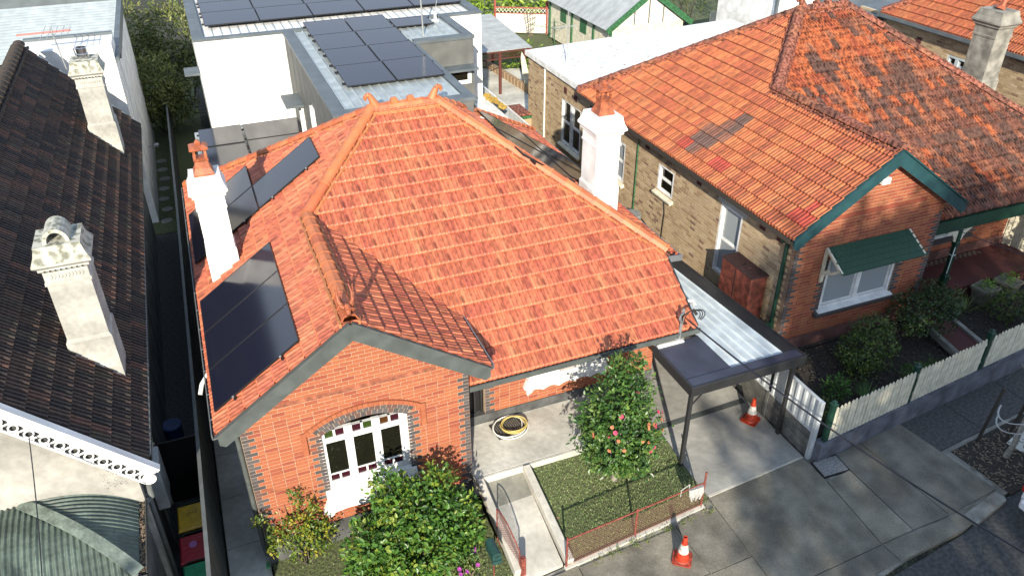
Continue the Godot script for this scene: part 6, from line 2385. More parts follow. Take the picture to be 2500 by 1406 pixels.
func small_things() -> void:
	traffic_cone("orange and white traffic cone standing on the driveway by the sleeper wall", gp(11.10, 0.62, 0.022), 0.5, false)
	traffic_cone("grimy orange and white traffic cone on the footpath outside the wire fence", gp(7.56, 3.30, 0.002), 0.9, true)
	bin("wheelie bin with a yellow lid, deepest in the passage", Vector3(-1.29, -1.0, -1.0), M.bin_yellow, 1)
	bin("wheelie bin with a red lid and lilac sticker", Vector3(-1.29, -1.0, -0.17), M.bin_red, 2)
	bin("wheelie bin with a bright green lid nearest the street", Vector3(-1.25, -1.0, 0.57), M.bin_green, 0)
	var dr := thing("blue_drum", "blue plastic drum standing in the dark passage", "drum", Vector3(-1.68, -1.0, -4.75))
	var d := MB.new()
	d.lathe(Vector3.ZERO, [Vector2(0.21, 0.0), Vector2(0.22, 0.02), Vector2(0.22, 0.20), Vector2(0.225, 0.21), Vector2(0.22, 0.22), Vector2(0.225, 0.42), Vector2(0.235, 0.43), Vector2(0.235, 0.46), Vector2(0.20, 0.475), Vector2(0.0, 0.47)], 24)
	part(dr, "barrel", d, M.drum_blue)
	# stormwater grate with coiled conduit on the porch
	var gr := thing("porch_grate", "rusty slotted steel grate lying on the porch slab", "grate", Vector3(5.58, 0.004, -1.02), 0.12)
	var m := MB.new()
	m.span(Vector3(-0.36, 0, -0.26), Vector3(0.36, 0.02, -0.23))
	m.span(Vector3(-0.36, 0, 0.23), Vector3(0.36, 0.02, 0.26))
	m.span(Vector3(-0.36, 0, -0.23), Vector3(-0.33, 0.02, 0.23))
	m.span(Vector3(0.33, 0, -0.23), Vector3(0.36, 0.02, 0.23))
	part(gr, "frame", m, M.grate)
	for i in 13:
		var s := MB.new()
		s.span(Vector3(-0.31 + i * 0.051, 0.002, -0.23), Vector3(-0.285 + i * 0.051, 0.018, 0.23))
		part(gr, "bar", s, M.grate)
	for c in [["white coiled conduit lying over the porch grate", M.conduit_white, 0.40, Vector3(0.02, 0.035, 0.05)], ["smaller yellow coiled conduit inside the white coil", M.conduit_yellow, 0.29, Vector3(0.13, 0.06, 0.02)]]:
		var cm := MB.new()
		var pts := PackedVector3Array()
		var turns := 2.1 if c[2] > 0.35 else 2.6
		for i in 70:
			var t := i / 69.0
			var a: float = -0.4 + t * TAU * turns
			var r: float = c[2] + 0.03 * sin(a * 0.7 + c[2] * 9.0)
			var o := Vector3.ZERO
			if c[2] > 0.35:
				if t > 0.95:
					o = Vector3(-(t - 0.95) * 4.0, 0, (t - 0.95) * 3.0)
			pts.append(Vector3(cos(a) * r, 0.02 * sin(a * 1.3) + 0.02, sin(a) * r * 0.92) + o)
		cm.tube(pts, 0.013, 6)
		solo("conduit_coil", c[0], "conduit coil", cm, c[1], Vector3(5.58, 0.01, -1.02) + c[3])
	# letterbox
	var lb := thing("letterbox", "dark green cylindrical letterbox on a rusty post by the path", "letterbox", Vector3(4.02, -0.64, 2.14))
	var po := MB.new()
	po.cyl(Vector3(0, -0.05, 0), Vector3(0, 0.60, 0), 0.016, 0.016, 8)
	part(lb, "post", po, M.redrail)
	var bx := MB.new()
	var arch := PackedVector2Array([Vector2(-0.09, 0.60), Vector2(0.09, 0.60), Vector2(0.09, 0.76)])
	for i in 9:
		var a := PI * i / 8.0
		arch.append(Vector2(cos(a) * 0.09, 0.78 + sin(a) * 0.08))
	arch.append(Vector2(-0.09, 0.76))
	bx.prism(arch, Transform3D(Basis(), Vector3(0, 0, -0.20)), 0.40)
	bx.span(Vector3(-0.10, 0.59, 0.20), Vector3(0.10, 0.66, 0.23), 0.006)
	part(lb, "box", bx, M.letter_green)
	var sl := MB.new()
	sl.span(Vector3(-0.05, 0.76, 0.2), Vector3(0.05, 0.775, 0.205))
	part(lb, "slot", sl, M.black)
	# things hung on the fence corner
	var hd := thing("hanging_rag", "pale rag and bags hanging on the red fence corner", "rag", gp(8.36, 2.36, 0.30))
	var hm := MB.new()
	for i in 7:
		hm.taper(PackedVector3Array([Vector3(-0.12 + i * 0.045, 0.42, 0.03), Vector3(-0.13 + i * 0.05, 0.28 - 0.03 * (i % 3), 0.06 + 0.02 * (i % 2)), Vector3(-0.06 + i * 0.03, 0.08 + 0.05 * (i % 3), 0.05)]), 0.045, 0.02, 6)
	part(hd, "cloth", hm, M.ribbon)
	var hb := MB.new()
	hb.tube(PackedVector3Array([Vector3(-0.34, 0.30, 0.02), Vector3(-0.34, 0.48, 0.02), Vector3(-0.12, 0.52, -0.02), Vector3(-0.12, 0.36, -0.02)]), 0.01, 6)
	part(hd, "wire_handle", hb, M.ribbon)
	# pit cover
	var pc := thing("pit_cover", "square metal service pit cover set in the footpath", "pit cover", Vector3(11.80, gy(11.8), 2.55), -0.08)
	pc.rotation.z = atan(0.055)
	var p1 := MB.new()
	p1.span(Vector3(-0.33, -0.04, -0.25), Vector3(0.33, 0.006, 0.25))
	part(pc, "surround", p1, M.black)
	var p2 := MB.new()
	p2.span(Vector3(-0.30, -0.03, -0.22), Vector3(0.30, 0.016, 0.22), 0.005)
	for i in 13:
		for j in 10:
			if (i - 6) * (i - 6) < 5 and (j - 5) * (j - 5) < 5:
				continue
			p2.obox(Transform3D(Basis(Vector3.UP, rng.randf() * 3.0), Vector3(-0.27 + i * 0.045, 0.018, -0.20 + j * 0.0445)), Vector3(0.032, 0.006, 0.024))
	part(pc, "lid", p2, M.pit_metal)
	# tool by the side path, hot water unit, water tank
	var gs := MB.new()
	gs.obox(Transform3D(Basis(Vector3(1, 0, 0), -0.5), Vector3(0, 0.10, 0)), Vector3(0.07, 0.02, 0.34), 0.006)
	gs.bar(Vector3(0, 0.19, -0.14), Vector3(-0.02, 0.34, -0.34), 0.02, 0.02)
	solo("green_float", "bright green plastering float leaning by the plinth corner", "tool", gs, M.sticker_green, Vector3(-0.07, -0.9, 0.08))
	var hw := thing("rusty_cabinet", "rusty red steel cabinet standing against the tan brick wall", "cabinet", Vector3(12.1, 0.58, -1.65))
	var h1 := MB.new()
	h1.span(Vector3(-0.25, 0.12, -0.60), Vector3(0.22, 1.90, 0.60), 0.02)
	part(hw, "case", h1, M.rust)
	var h2 := MB.new()
	h2.span(Vector3(-0.27, 1.901, -0.62), Vector3(0.24, 1.94, 0.62), 0.012)
	h2.box(Vector3(0.0, 1.95, 0.1), Vector3(0.16, 0.04, 0.2), 0.01)
	part(hw, "top", h2, M.rust_top)
	var h3 := MB.new()
	h3.span(Vector3(-0.262, 0.14, -0.02), Vector3(-0.248, 1.88, 0.0))
	h3.span(Vector3(-0.20, 0.0, -0.55), Vector3(0.18, 0.12, 0.55))
	part(hw, "seam_and_feet", h3, M.rust_top)
	var tk := thing("water_tank", "small grey cylindrical water tank in the side passage", "tank", Vector3(12.02, 0.56, -7.0))
	var t1 := MB.new()
	t1.lathe(Vector3.ZERO, [Vector2(0.30, 0.0), Vector2(0.30, 0.82), Vector2(0.305, 0.83), Vector2(0.29, 0.86), Vector2(0.0, 0.88)], 26)
	part(tk, "shell", t1, M.tank)
	# green scalloped side gate next to the neighbour's corner
	var sg := thing("green_side_gate", "dark green scalloped timber gate beside the tan wall corner", "gate", Vector3(12.0, 0.55, -0.62))
	for i in 6:
		var s := MB.new()
		var xx := -0.34 + i * 0.13
		s.prism(PackedVector2Array([Vector2(xx - 0.06, 0), Vector2(xx + 0.06, 0), Vector2(xx + 0.06, 0.86), Vector2(xx + 0.03, 0.92), Vector2(xx - 0.03, 0.92), Vector2(xx - 0.06, 0.86)]), Transform3D(), 0.025)
		part(sg, "paling", s, M.dgreen)
	# planters on the verandah
	for q in [["grey square planter pot with bright green plant on verandah", Vector3(18.95, 0.62, -0.15)], ["second grey square planter, half hidden beside the first", Vector3(19.75, 0.64, -0.15)]]:
		var pt := thing("planter_pot", q[0], "planter", q[1], 0.2, "square planters")
		var a := MB.new()
		a.stack(Vector3.ZERO, [[0.17, 0.17, 0.0], [0.25, 0.25, 0.42], [0.28, 0.28, 0.43], [0.28, 0.28, 0.50], [0.24, 0.24, 0.50], [0.23, 0.23, 0.46]])
		part(pt, "pot", a, M.pot)
		var lm := MB.new()
		foliage(lm, [[Vector3(0, 0.58, 0), Vector3(0.17, 0.13, 0.17), 90]], 0.07, [Color(0.10, 0.22, 0.02), Color(0.16, 0.30, 0.03)], 0.3)
		part(pt, "plant", lm, M.leaf)
	# power cable from the bracket across to the street
	var cb := MB.new()
	var A := Vector3(9.62, 2.40, -0.28)
	var Bp := Vector3(12.6, 2.4, 11.0)
	var pts := PackedVector3Array()
	for i in 31:
		var t := i / 30.0
		pts.append(A.lerp(Bp, t) + Vector3(0, -0.55 * 4.0 * t * (1.0 - t), 0))
	cb.tube(pts, 0.018, 7)
	solo("power_cable", "thick black overhead cable from the gutter bracket toward the street", "cable", cb, M.cable)
	var cb2 := MB.new()
	var A2 := Vector3(16.55, 3.45, -0.30)
	var B2 := Vector3(22.5, 4.6, 9.0)
	pts = PackedVector3Array()
	for i in 21:
		var t := i / 20.0
		pts.append(A2.lerp(B2, t) + Vector3(0, -0.8 * 4.0 * t * (1.0 - t), 0))
	cb2.tube(pts, 0.010, 6)
	solo("power_cable", "thin black cable from the green barge of the neighbouring gable", "cable", cb2, M.cable)
	var cb3 := MB.new()
	pts = PackedVector3Array()
	for i in 21:
		var t := i / 20.0
		pts.append(Vector3(-2.80, 4.32, 0.86).lerp(Vector3(-2.0, 4.7, 8.5), t) + Vector3(0, -0.6 * 4.0 * t * (1.0 - t), 0))
	cb3.tube(pts, 0.008, 6)
	solo("power_cable", "thin dark wire hanging from the white fretwork barge", "cable", cb3, M.cable)
	# parked car, only its tail in view
	var cr := thing("parked_car", "white parked car, only its rear corner showing at the right edge", "car", Vector3(16.30, gy(16.3) - 0.07, 5.90), 0.04)
	var side := PackedVector2Array([Vector2(-2.05, 0.30), Vector2(-2.12, 0.50), Vector2(-2.10, 0.82), Vector2(-1.98, 1.0), Vector2(-1.55, 1.42), Vector2(-0.9, 1.50), Vector2(0.1, 1.48), Vector2(0.9, 1.02), Vector2(1.9, 0.88), Vector2(2.1, 0.62), Vector2(2.08, 0.30)])
	var bm := MB.new()
	bm.prism(side, Transform3D(Basis(), Vector3(0, 0, -0.84)), 1.68)
	part(cr, "body", bm, M.car_white)
	var bp := MB.new()
	bp.span(Vector3(-2.22, 0.28, -0.80), Vector3(-2.05, 0.52, 0.80), 0.05)
	part(cr, "bumper", bp, M.car_white)
	for s in [-1.0, 1.0]:
		var tl := MB.new()
		tl.span(Vector3(-2.135, 0.62, s * 0.80 - 0.10), Vector3(-1.98, 0.94, s * 0.80 + 0.055), 0.03)
		part(cr, "tail_light", tl, M.tail_red)
		for wx in [-1.35, 1.35]:
			var wm := MB.new()
			wm.cyl(Vector3(wx, 0.30, s * 0.72), Vector3(wx, 0.30, s * 0.87), 0.30, 0.30, 20)
			var wo := part(cr, "wheel", wm, M.black)
			var rm := MB.new()
			rm.cyl(Vector3(wx, 0.30, s * 0.872), Vector3(wx, 0.30, s * 0.885), 0.18, 0.17, 16)
			part(wo, "rim", rm, M.galv)
	var gl := MB.new()
	gl.obox(Transform3D(Basis(Vector3(0, 0, 1), 0.78), Vector3(-1.80, 1.22, 0)), Vector3(0.02, 0.52, 1.40))
	part(cr, "rear_window", gl, M.glass_dark)
	for s in [-1.0, 1.0]:
		var g2 := MB.new()
		g2.prism(PackedVector2Array([Vector2(-1.5, 1.02), Vector2(-1.35, 1.38), Vector2(0.0, 1.40), Vector2(0.6, 1.02)]), Transform3D(Basis(), Vector3(0, 0, s * 0.842 - 0.004)), 0.008)
		part(cr, "side_window", g2, M.glass_dark)

# ------------------------------------------------------------------ plants
var leaf_proto := {}
func leaf_shape(kind: int) -> MB:
	if leaf_proto.has(kind):
		return leaf_proto[kind]
	var m := MB.new()
	if kind == 0:
		# broad pointed leaf, folded along its midrib; unit length along +y, face +z
		m.quad(Vector3(0, 0, 0), Vector3(0.26, 0.32, 0.07), Vector3(0.22, 0.68, 0.04), Vector3(0, 1, -0.06))
		m.quad(Vector3(0, 1, -0.06), Vector3(-0.22, 0.68, 0.04), Vector3(-0.26, 0.32, 0.07), Vector3(0, 0, 0))
	elif kind == 1:
		m.quad(Vector3(0, 0, 0), Vector3(0.16, 0.45, 0.03), Vector3(0, 1, 0), Vector3(-0.16, 0.45, 0.03))
	else:
		# strap leaf, arching
		m.quad(Vector3(-0.05, 0, 0), Vector3(0.05, 0, 0), Vector3(0.055, 0.5, 0.08), Vector3(-0.055, 0.5, 0.08))
		m.tri(Vector3(-0.055, 0.5, 0.08), Vector3(0.055, 0.5, 0.08), Vector3(0, 1.0, 0.32))
	leaf_proto[kind] = m
	return m

# blobs: [centre, radii, count]; leaves cluster on short twigs through each blob's outer volume
func foliage(m: MB, blobs: Array, size: float, cols: Array, droop: float, kind := 0, inner := 0.45) -> void:
	var lf := leaf_shape(kind)
	for b in blobs:
		var c: Vector3 = b[0]
		var r: Vector3 = b[1]
		var n := int(b[2] / 5.0)
		for i in n:
			var d := Vector3(rng.randfn(), rng.randfn(), rng.randfn()).normalized()
			var rad := lerpf(inner, 1.0, pow(rng.randf(), 0.55)) * (1.0 + 0.10 * sin(d.x * 7.0 + c.x * 3.0) + 0.10 * sin(d.y * 6.0 + d.z * 5.0))
			var tw := c + d * r * rad
			var bc: Color = cols[rng.randi() % cols.size()]
			for k in 5:
				var o := (d * 0.9 + Vector3(rng.randfn(), rng.randfn() + 0.25 - droop, rng.randfn()) * 0.75).normalized()
				var nz := (d + Vector3(rng.randfn(), rng.randfn() + 0.8, rng.randfn()) * 0.5)
				var x := o.cross(nz).normalized()
				if x.length() < 0.5:
					x = o.cross(Vector3(0.3, 0.1, 0.9)).normalized()
				var z := x.cross(o)
				var s := size * rng.randf_range(0.65, 1.2)
				m.add(lf, Transform3D(Basis(x * s, o * s, z * s), tw + Vector3(rng.randfn(), rng.randfn(), rng.randfn()) * size * 0.55), bc * rng.randf_range(0.75, 1.25))

func limb(m: MB, a: Vector3, b: Vector3, r0: float, r1: float, wob: float) -> void:
	var pts := PackedVector3Array()
	for i in 6:
		var t := i / 5.0
		var w := sin(t * PI) * wob
		pts.append(a.lerp(b, t) + Vector3(rng.randf_range(-w, w), 0, rng.randf_range(-w, w)))
	m.taper(pts, r0, r1, 7)

func bush(called: String, label: String, at: Vector3, blobs: Array, size: float, cols: Array, leafmat: Material, stems: int, group := "", kind := 0, bark: Material = null, droop := 0.2) -> Node3D:
	var th := thing(called, label, "bush" if called.contains("bush") or called.contains("shrub") else ("tree" if called.contains("tree") else "plant"), at, 0.0, group)
	var tm := MB.new()
	for i in stems:
		var b: Array = blobs[i % blobs.size()]
		var a := TAU * i / maxf(stems, 1)
		limb(tm, Vector3(cos(a) * 0.05, -0.05, sin(a) * 0.05), b[0] + Vector3(cos(a) * b[1].x * 0.4, b[1].y * 0.3, sin(a) * b[1].z * 0.4), 0.022, 0.008, 0.06)
	if stems > 0:
		part(th, "trunk" if stems == 1 else "stems", tm, bark if bark != null else M.twig)
	var cm := MB.new()
	foliage(cm, blobs, size, cols, droop, kind)
	part(th, "crown", cm, leafmat)
	return th

func flower(parent: Node, at: Vector3, r: float, m: Material, face: Vector3) -> void:
	var f := MB.new()
	var z := face.normalized()
	var x := z.cross(Vector3(0.2, 0.9, 0.3)).normalized()
	var y := z.cross(x)
	for ring in 3:
		var n := 7 - ring
		for i in n:
			var a := TAU * (i + ring * 0.4) / n
			var d := x * cos(a) + y * sin(a)
			var q := r * (1.0 - 0.28 * ring)
			var s := (x * -sin(a) + y * cos(a)) * q * 0.42
			var lift := z * q * (0.15 + 0.35 * ring)
			f.quad(at, at + d * q * 0.6 + s + lift * 0.5, at + d * q + lift, at + d * q * 0.6 - s + lift * 0.5)
	part(parent, "flower", f, m)

func plants() -> void:
	# standard camellia on the right lawn
	var cam := thing("camellia_tree", "round camellia tree with pink flowers on the right lawn", "tree", Vector3(7.22, -0.36, 1.05))
	var tm := MB.new()
	tm.taper(PackedVector3Array([Vector3(0, -0.1, 0), Vector3(0.02, 0.25, 0), Vector3(-0.01, 0.55, 0.01), Vector3(0.02, 1.0, 0)]), 0.075, 0.055, 10)
	for i in 9:
		var a := i * 2.4
		limb(tm, Vector3(0, 0.45 + 0.12 * i, 0), Vector3(cos(a) * 0.55, 1.2 + 0.18 * i, sin(a) * 0.5), 0.03, 0.008, 0.08)
	part(cam, "trunk", tm, M.bark_pale)
	var greens := [Color(0.036, 0.090, 0.018), Color(0.048, 0.115, 0.022), Color(0.027, 0.070, 0.017), Color(0.064, 0.135, 0.026), Color(0.095, 0.160, 0.032)]
	var cm := MB.new()
	foliage(cm, [[Vector3(-0.02, 1.50, 0.05), Vector3(0.88, 0.80, 0.82), 3600], [Vector3(0.10, 1.05, 0.0), Vector3(0.74, 0.58, 0.74), 1900], [Vector3(0.10, 2.25, -0.05), Vector3(0.66, 0.68, 0.60), 2000]], 0.100, greens, 0.15)
	foliage(cm, [[Vector3(-0.08, 2.95, -0.1), Vector3(0.20, 0.42, 0.20), 300], [Vector3(0.36, 2.95, -0.15), Vector3(0.17, 0.40, 0.17), 240], [Vector3(-0.55, 1.95, 0.3), Vector3(0.22, 0.25, 0.22), 200]], 0.100, greens, 0.0, 0, 0.1)
	part(cam, "crown", cm, M.leaf)
	for i in 26:
		var d := Vector3(rng.randfn(), rng.randf_range(-0.1, 0.9), absf(rng.randfn()) * 0.9 + 0.15).normalized()
		var c := Vector3(0.1, 1.55, 0.02)
		var old := i > 8
		flower(cam, c + d * Vector3(0.84, 1.05, 0.82), 0.05 if not old else 0.045, M.petal if not old else M.petal_old, d)
	var fl := MB.new()
	# big camellia bush by the gable
	var bb := thing("camellia_bush", "large glossy camellia bush in front of the brick gable", "bush", Vector3(2.62, -0.72, 1.25))
	var t2 := MB.new()
	for i in 6:
		var a := i * 1.05
		limb(t2, Vector3(cos(a) * 0.12, -0.1, sin(a) * 0.1), Vector3(cos(a) * 0.6, 1.2, sin(a) * 0.4), 0.04, 0.012, 0.08)
	part(bb, "stems", t2, M.bark)
	var g2 := [Color(0.048, 0.120, 0.016), Color(0.062, 0.145, 0.020), Color(0.034, 0.088, 0.016), Color(0.088, 0.175, 0.024), Color(0.15, 0.20, 0.028), Color(0.050, 0.125, 0.02)]
	var c2 := MB.new()
	foliage(c2, [[Vector3(0.05, 1.35, -0.1), Vector3(0.72, 0.72, 0.55), 2300], [Vector3(-0.65, 1.0, 0.1), Vector3(0.62, 0.62, 0.55), 1700], [Vector3(0.75, 1.05, 0.0), Vector3(0.58, 0.66, 0.55), 1700], [Vector3(0.1, 0.65, 0.35), Vector3(0.95, 0.5, 0.55), 1800], [Vector3(-0.25, 2.0, -0.25), Vector3(0.32, 0.38, 0.30), 420], [Vector3(0.72, 1.72, -0.35), Vector3(0.30, 0.34, 0.28), 380], [Vector3(1.0, 0.7, 0.2), Vector3(0.42, 0.42, 0.42), 500], [Vector3(-0.95, 0.55, 0.35), Vector3(0.36, 0.36, 0.4), 450]], 0.120, g2, 0.2)
	part(bb, "crown", c2, M.leaf)
	# thin shrub at the cottage corner
	var b3 := thing("gardenia_shrub", "thin yellow green shrub at the cottage's left front corner", "bush", Vector3(0.70, -0.86, 0.28))
	var t3 := MB.new()
	for i in 7:
		var a := i * 0.9
		limb(t3, Vector3(cos(a) * 0.03, -0.05, sin(a) * 0.03), Vector3(-0.1 + cos(a) * 0.55, 0.8 + 0.14 * i, sin(a) * 0.28), 0.02, 0.006, 0.07)
	part(b3, "stems", t3, M.bark)
	var g3 := [Color(0.075, 0.13, 0.018), Color(0.14, 0.18, 0.020), Color(0.25, 0.24, 0.022), Color(0.05, 0.10, 0.016), Color(0.10, 0.15, 0.02)]
	var c3 := MB.new()
	foliage(c3, [[Vector3(0.05, 1.15, 0.0), Vector3(0.42, 0.42, 0.26), 520], [Vector3(-0.45, 0.95, 0.05), Vector3(0.30, 0.36, 0.24), 300], [Vector3(0.35, 0.75, 0.05), Vector3(0.32, 0.42, 0.26), 560], [Vector3(0.0, 0.65, 0.1), Vector3(0.36, 0.32, 0.26), 340], [Vector3(-0.72, 1.5, 0.0), Vector3(0.14, 0.16, 0.12), 70], [Vector3(0.05, 1.75, -0.05), Vector3(0.15, 0.22, 0.12), 90], [Vector3(0.3, 1.55, 0.0), Vector3(0.14, 0.16, 0.12), 60]], 0.075, g3, 0.1, 0, 0.15)
	part(b3, "crown", c3, M.leaf)
	# low flowering plants along the left lawn's edge
	var gl := [Color(0.07, 0.12, 0.02), Color(0.11, 0.17, 0.03), Color(0.16, 0.20, 0.05)]
	var q4 := [["low leafy plant at the left end of the front lawn edge", 0.75], ["low rose plant with pink buds in front of the camellia bush", 1.35], ["low flowering plant below the middle of the camellia bush", 2.4], ["violet flowered plant near the green letterbox", 3.5]]
	for i in q4.size():
		var xx: float = q4[i][1]
		var b := bush("flowering_plant", q4[i][0], Vector3(xx, gy(xx) + 0.03, 1.95 + 0.1 * (i % 2)), [[Vector3(0, 0.24, 0), Vector3(0.34, 0.20, 0.24), 240], [Vector3(0.15, 0.40, -0.05), Vector3(0.16, 0.16, 0.14), 70]], 0.06, gl, M.leaf, 3, "low plants along the front lawn")
		for k in 4:
			flower(b, Vector3(rng.randf_range(-0.25, 0.3), rng.randf_range(0.36, 0.6), rng.randf_range(-0.05, 0.2)), 0.045, M.petal_violet if i == 3 else M.petal_old, Vector3(rng.randfn() * 0.3, 1, 0.5))
	var vf := thing("violet_bloom", "single large violet bloom on a stem beside the camellia bush", "flower", Vector3(3.78, -0.64, 1.62))
	var vs := MB.new()
	vs.taper(PackedVector3Array([Vector3(0, 0, 0), Vector3(0.01, 0.22, 0.01)]), 0.008, 0.006, 6)
	part(vf, "stem", vs, M.shed_green)
	for k in 3:
		flower(vf, Vector3(0.0, 0.24 + 0.02 * k, 0), 0.085 - 0.02 * k, M.petal_violet, Vector3(0.1 * k, 1, 0.6))
	var rf := thing("pink_bloom", "fallen pink camellia bloom on the lawn by the path kerb", "flower", Vector3(5.66, -0.42, 1.52))
	flower(rf, Vector3.ZERO, 0.055, M.petal, Vector3(-0.3, 0.8, 0.5))
	# weeds along the fence foot
	var wd := MB.new()
	for i in 60:
		var x := rng.randf_range(5.9, 8.8)
		foliage(wd, [[gp(x, 2.70 - (x - 5.4) * 0.06 + rng.randf_range(-0.07, 0.07), 0.03), Vector3(0.06, 0.02, 0.04), 10]], 0.05, [Color(0.09, 0.14, 0.02), Color(0.16, 0.18, 0.05)], 0.0, 1)
	var wo := solo("weeds", "scattered green weeds along the foot of the wire fence", "weeds", wd, M.leaf_dull)
	wo.set_meta("kind", "stuff")
	# neighbour's front garden
	var dk := [Color(0.020, 0.046, 0.012), Color(0.030, 0.062, 0.014), Color(0.045, 0.080, 0.016), Color(0.016, 0.036, 0.012)]
	var dy := [Color(0.040, 0.075, 0.012), Color(0.062, 0.100, 0.014), Color(0.085, 0.125, 0.016), Color(0.028, 0.055, 0.012)]
	bush("garden_shrub", "broad green shrub below the awning window of the shaded gable", Vector3(14.15, 0.42, 0.72), [[Vector3(0, 0.62, 0), Vector3(0.78, 0.52, 0.60), 2600], [Vector3(0.25, 0.95, -0.2), Vector3(0.5, 0.4, 0.42), 1100], [Vector3(-0.3, 0.4, 0.2), Vector3(0.5, 0.36, 0.45), 900]], 0.06, dy, M.leaf, 5, "neighbour's front garden shrubs")
	bush("garden_shrub", "rounded dark shrub between the awning and the verandah post", Vector3(16.35, 0.52, 0.25), [[Vector3(0, 0.78, 0), Vector3(0.85, 0.62, 0.70), 3000], [Vector3(0.3, 1.05, 0.1), Vector3(0.55, 0.42, 0.5), 1200]], 0.07, dk, M.leaf, 5, "neighbour's front garden shrubs")
	bush("garden_shrub", "small yellowish shrub right of the maroon garden path", Vector3(19.0, 0.55, 0.55), [[Vector3(0, 0.42, 0), Vector3(0.62, 0.42, 0.5), 1500]], 0.06, dy, M.leaf, 4, "neighbour's front garden shrubs")
	bush("garden_shrub", "tall dark shrub at the right edge before the cream gate", Vector3(20.9, 0.6, 0.2), [[Vector3(0, 0.9, 0), Vector3(0.75, 0.75, 0.6), 1800], [Vector3(-0.2, 1.5, -0.2), Vector3(0.5, 0.5, 0.45), 800]], 0.07, dk, M.leaf, 4, "neighbour's front garden shrubs")
	bush("fern_clump", "bright green ferny clump behind the first pickets", Vector3(12.9, 0.34, 1.25), [[Vector3(0, 0.25, 0), Vector3(0.30, 0.28, 0.28), 500]], 0.10, [Color(0.04, 0.11, 0.015), Color(0.06, 0.14, 0.02)], M.leaf_dull, 0, "", 1)
	bush("fern_clump", "low bushy clump at the corner post of the pickets", Vector3(12.15, 0.26, 1.6), [[Vector3(0, 0.22, 0), Vector3(0.34, 0.24, 0.26), 500]], 0.08, dy, M.leaf_dull, 0, "", 1)
	bush("fern_clump", "light green clump behind the middle of the picket fence", Vector3(14.9, 0.36, 1.55), [[Vector3(0, 0.25, 0), Vector3(0.36, 0.26, 0.28), 520], [Vector3(0.6, 0.25, 0.0), Vector3(0.34, 0.26, 0.26), 420]], 0.09, [Color(0.05, 0.11, 0.02), Color(0.07, 0.14, 0.02)], M.leaf_dull, 0, "", 1)
	for q in [["spiky grass tussock behind the left pickets", Vector3(13.55, 0.30, 1.55), 110, 0.42, Color(0.045, 0.10, 0.022)], ["strappy plant by the verandah post foot", Vector3(18.25, 0.55, -0.05), 46, 0.55, Color(0.10, 0.13, 0.03)], ["pale agave at the cottage corner by the carport", Vector3(12.30, 0.55, -0.05), 34, 0.55, Color(0.16, 0.20, 0.11)], ["second pale agave beside the green scalloped gate", Vector3(11.95, 0.55, -0.25), 26, 0.50, Color(0.15, 0.19, 0.11)]]:
		var th := thing("tussock", q[0], "plant", q[1])
		var m := MB.new()
		var wide: bool = q[2] < 40
		for i in q[2]:
			var a := rng.randf() * TAU
			var s: float = q[3] * rng.randf_range(0.7, 1.15)
			var o := (Vector3(cos(a) * 0.55, 1.0, sin(a) * 0.55)).normalized()
			var x := o.cross(Vector3(cos(a), 0, sin(a))).normalized()
			var z := x.cross(o)
			m.add(leaf_shape(2), Transform3D(Basis(x * s * (1.4 if wide else 0.35), o * s, z * s), Vector3(cos(a), 0, sin(a)) * 0.06), q[4] * rng.randf_range(0.7, 1.3))
		part(th, "leaves", m, M.leaf_dull)
	# staked street tree with ribbons
	var st := thing("street_tree", "bare young street tree with stakes and pale ribbons", "tree", gp(15.4, 3.9))
	var tt := MB.new()
	tt.taper(PackedVector3Array([Vector3(0, -0.1, 0), Vector3(0.08, 0.35, 0.02), Vector3(0.22, 0.95, -0.05), Vector3(0.45, 1.7, -0.2)]), 0.07, 0.035, 9)
	limb(tt, Vector3(0.30, 1.2, -0.1), Vector3(0.8, 2.1, -0.1), 0.03, 0.008, 0.05)
	limb(tt, Vector3(0.38, 1.5, -0.15), Vector3(-0.1, 2.3, -0.4), 0.025, 0.006, 0.05)
	limb(tt, Vector3(0.30, 1.1, -0.1), Vector3(1.0, 1.7, 0.4), 0.025, 0.006, 0.05)
	part(st, "trunk", tt, M.bark_pale)
	for q in [Vector3(0.42, 0, -0.35), Vector3(-0.15, 0, -0.6)]:
		var sm := MB.new()
		sm.bar(q, q + Vector3(0.10, 1.5, 0.05), 0.05, 0.05)
		part(st, "stake", sm, M.grate)
	var rb := MB.new()
	for k in 2:
		var prev := Vector3.ZERO
		for i in 13:
			var a := PI * (0.15 + i / 16.0 * 1.1)
			var p := Vector3(0.28 - sin(a) * (0.55 + 0.1 * k), 0.85 + 0.3 * k - 0.14 * sin(a * 1.4), -0.1 - cos(a) * 0.45)
			if i > 0:
				rb.bar(prev, p, 0.035, 0.004)
			prev = p
	part(st, "ribbon", rb, M.ribbon)
	# shade trees across the street, behind the viewer
	shade_tree("street_plane_tree", "large spreading tree across the street shading the neighbour's front", Vector3(4.2, gy(4.2), 30.0), [[Vector3(0.0, 15.6, 0), Vector3(3.4, 3.2, 2.8), 3600], [Vector3(-1.4, 17.4, 0), Vector3(2.0, 1.3, 1.8), 800], [Vector3(0.9, 17.9, 0), Vector3(2.0, 1.3, 1.8), 800], [Vector3(-2.6, 13.0, 0.4), Vector3(2.0, 1.5, 2.0), 620], [Vector3(-4.3, 13.4, 0.2), Vector3(1.5, 1.5, 1.4), 420], [Vector3(2.8, 13.6, 0.2), Vector3(3.0, 2.2, 2.4), 1500], [Vector3(2.4, 17.4, 0.0), Vector3(2.4, 1.7, 2.2), 900], [Vector3(-3.2, 17.2, 0.0), Vector3(1.7, 1.5, 1.6), 480]], 0.42)
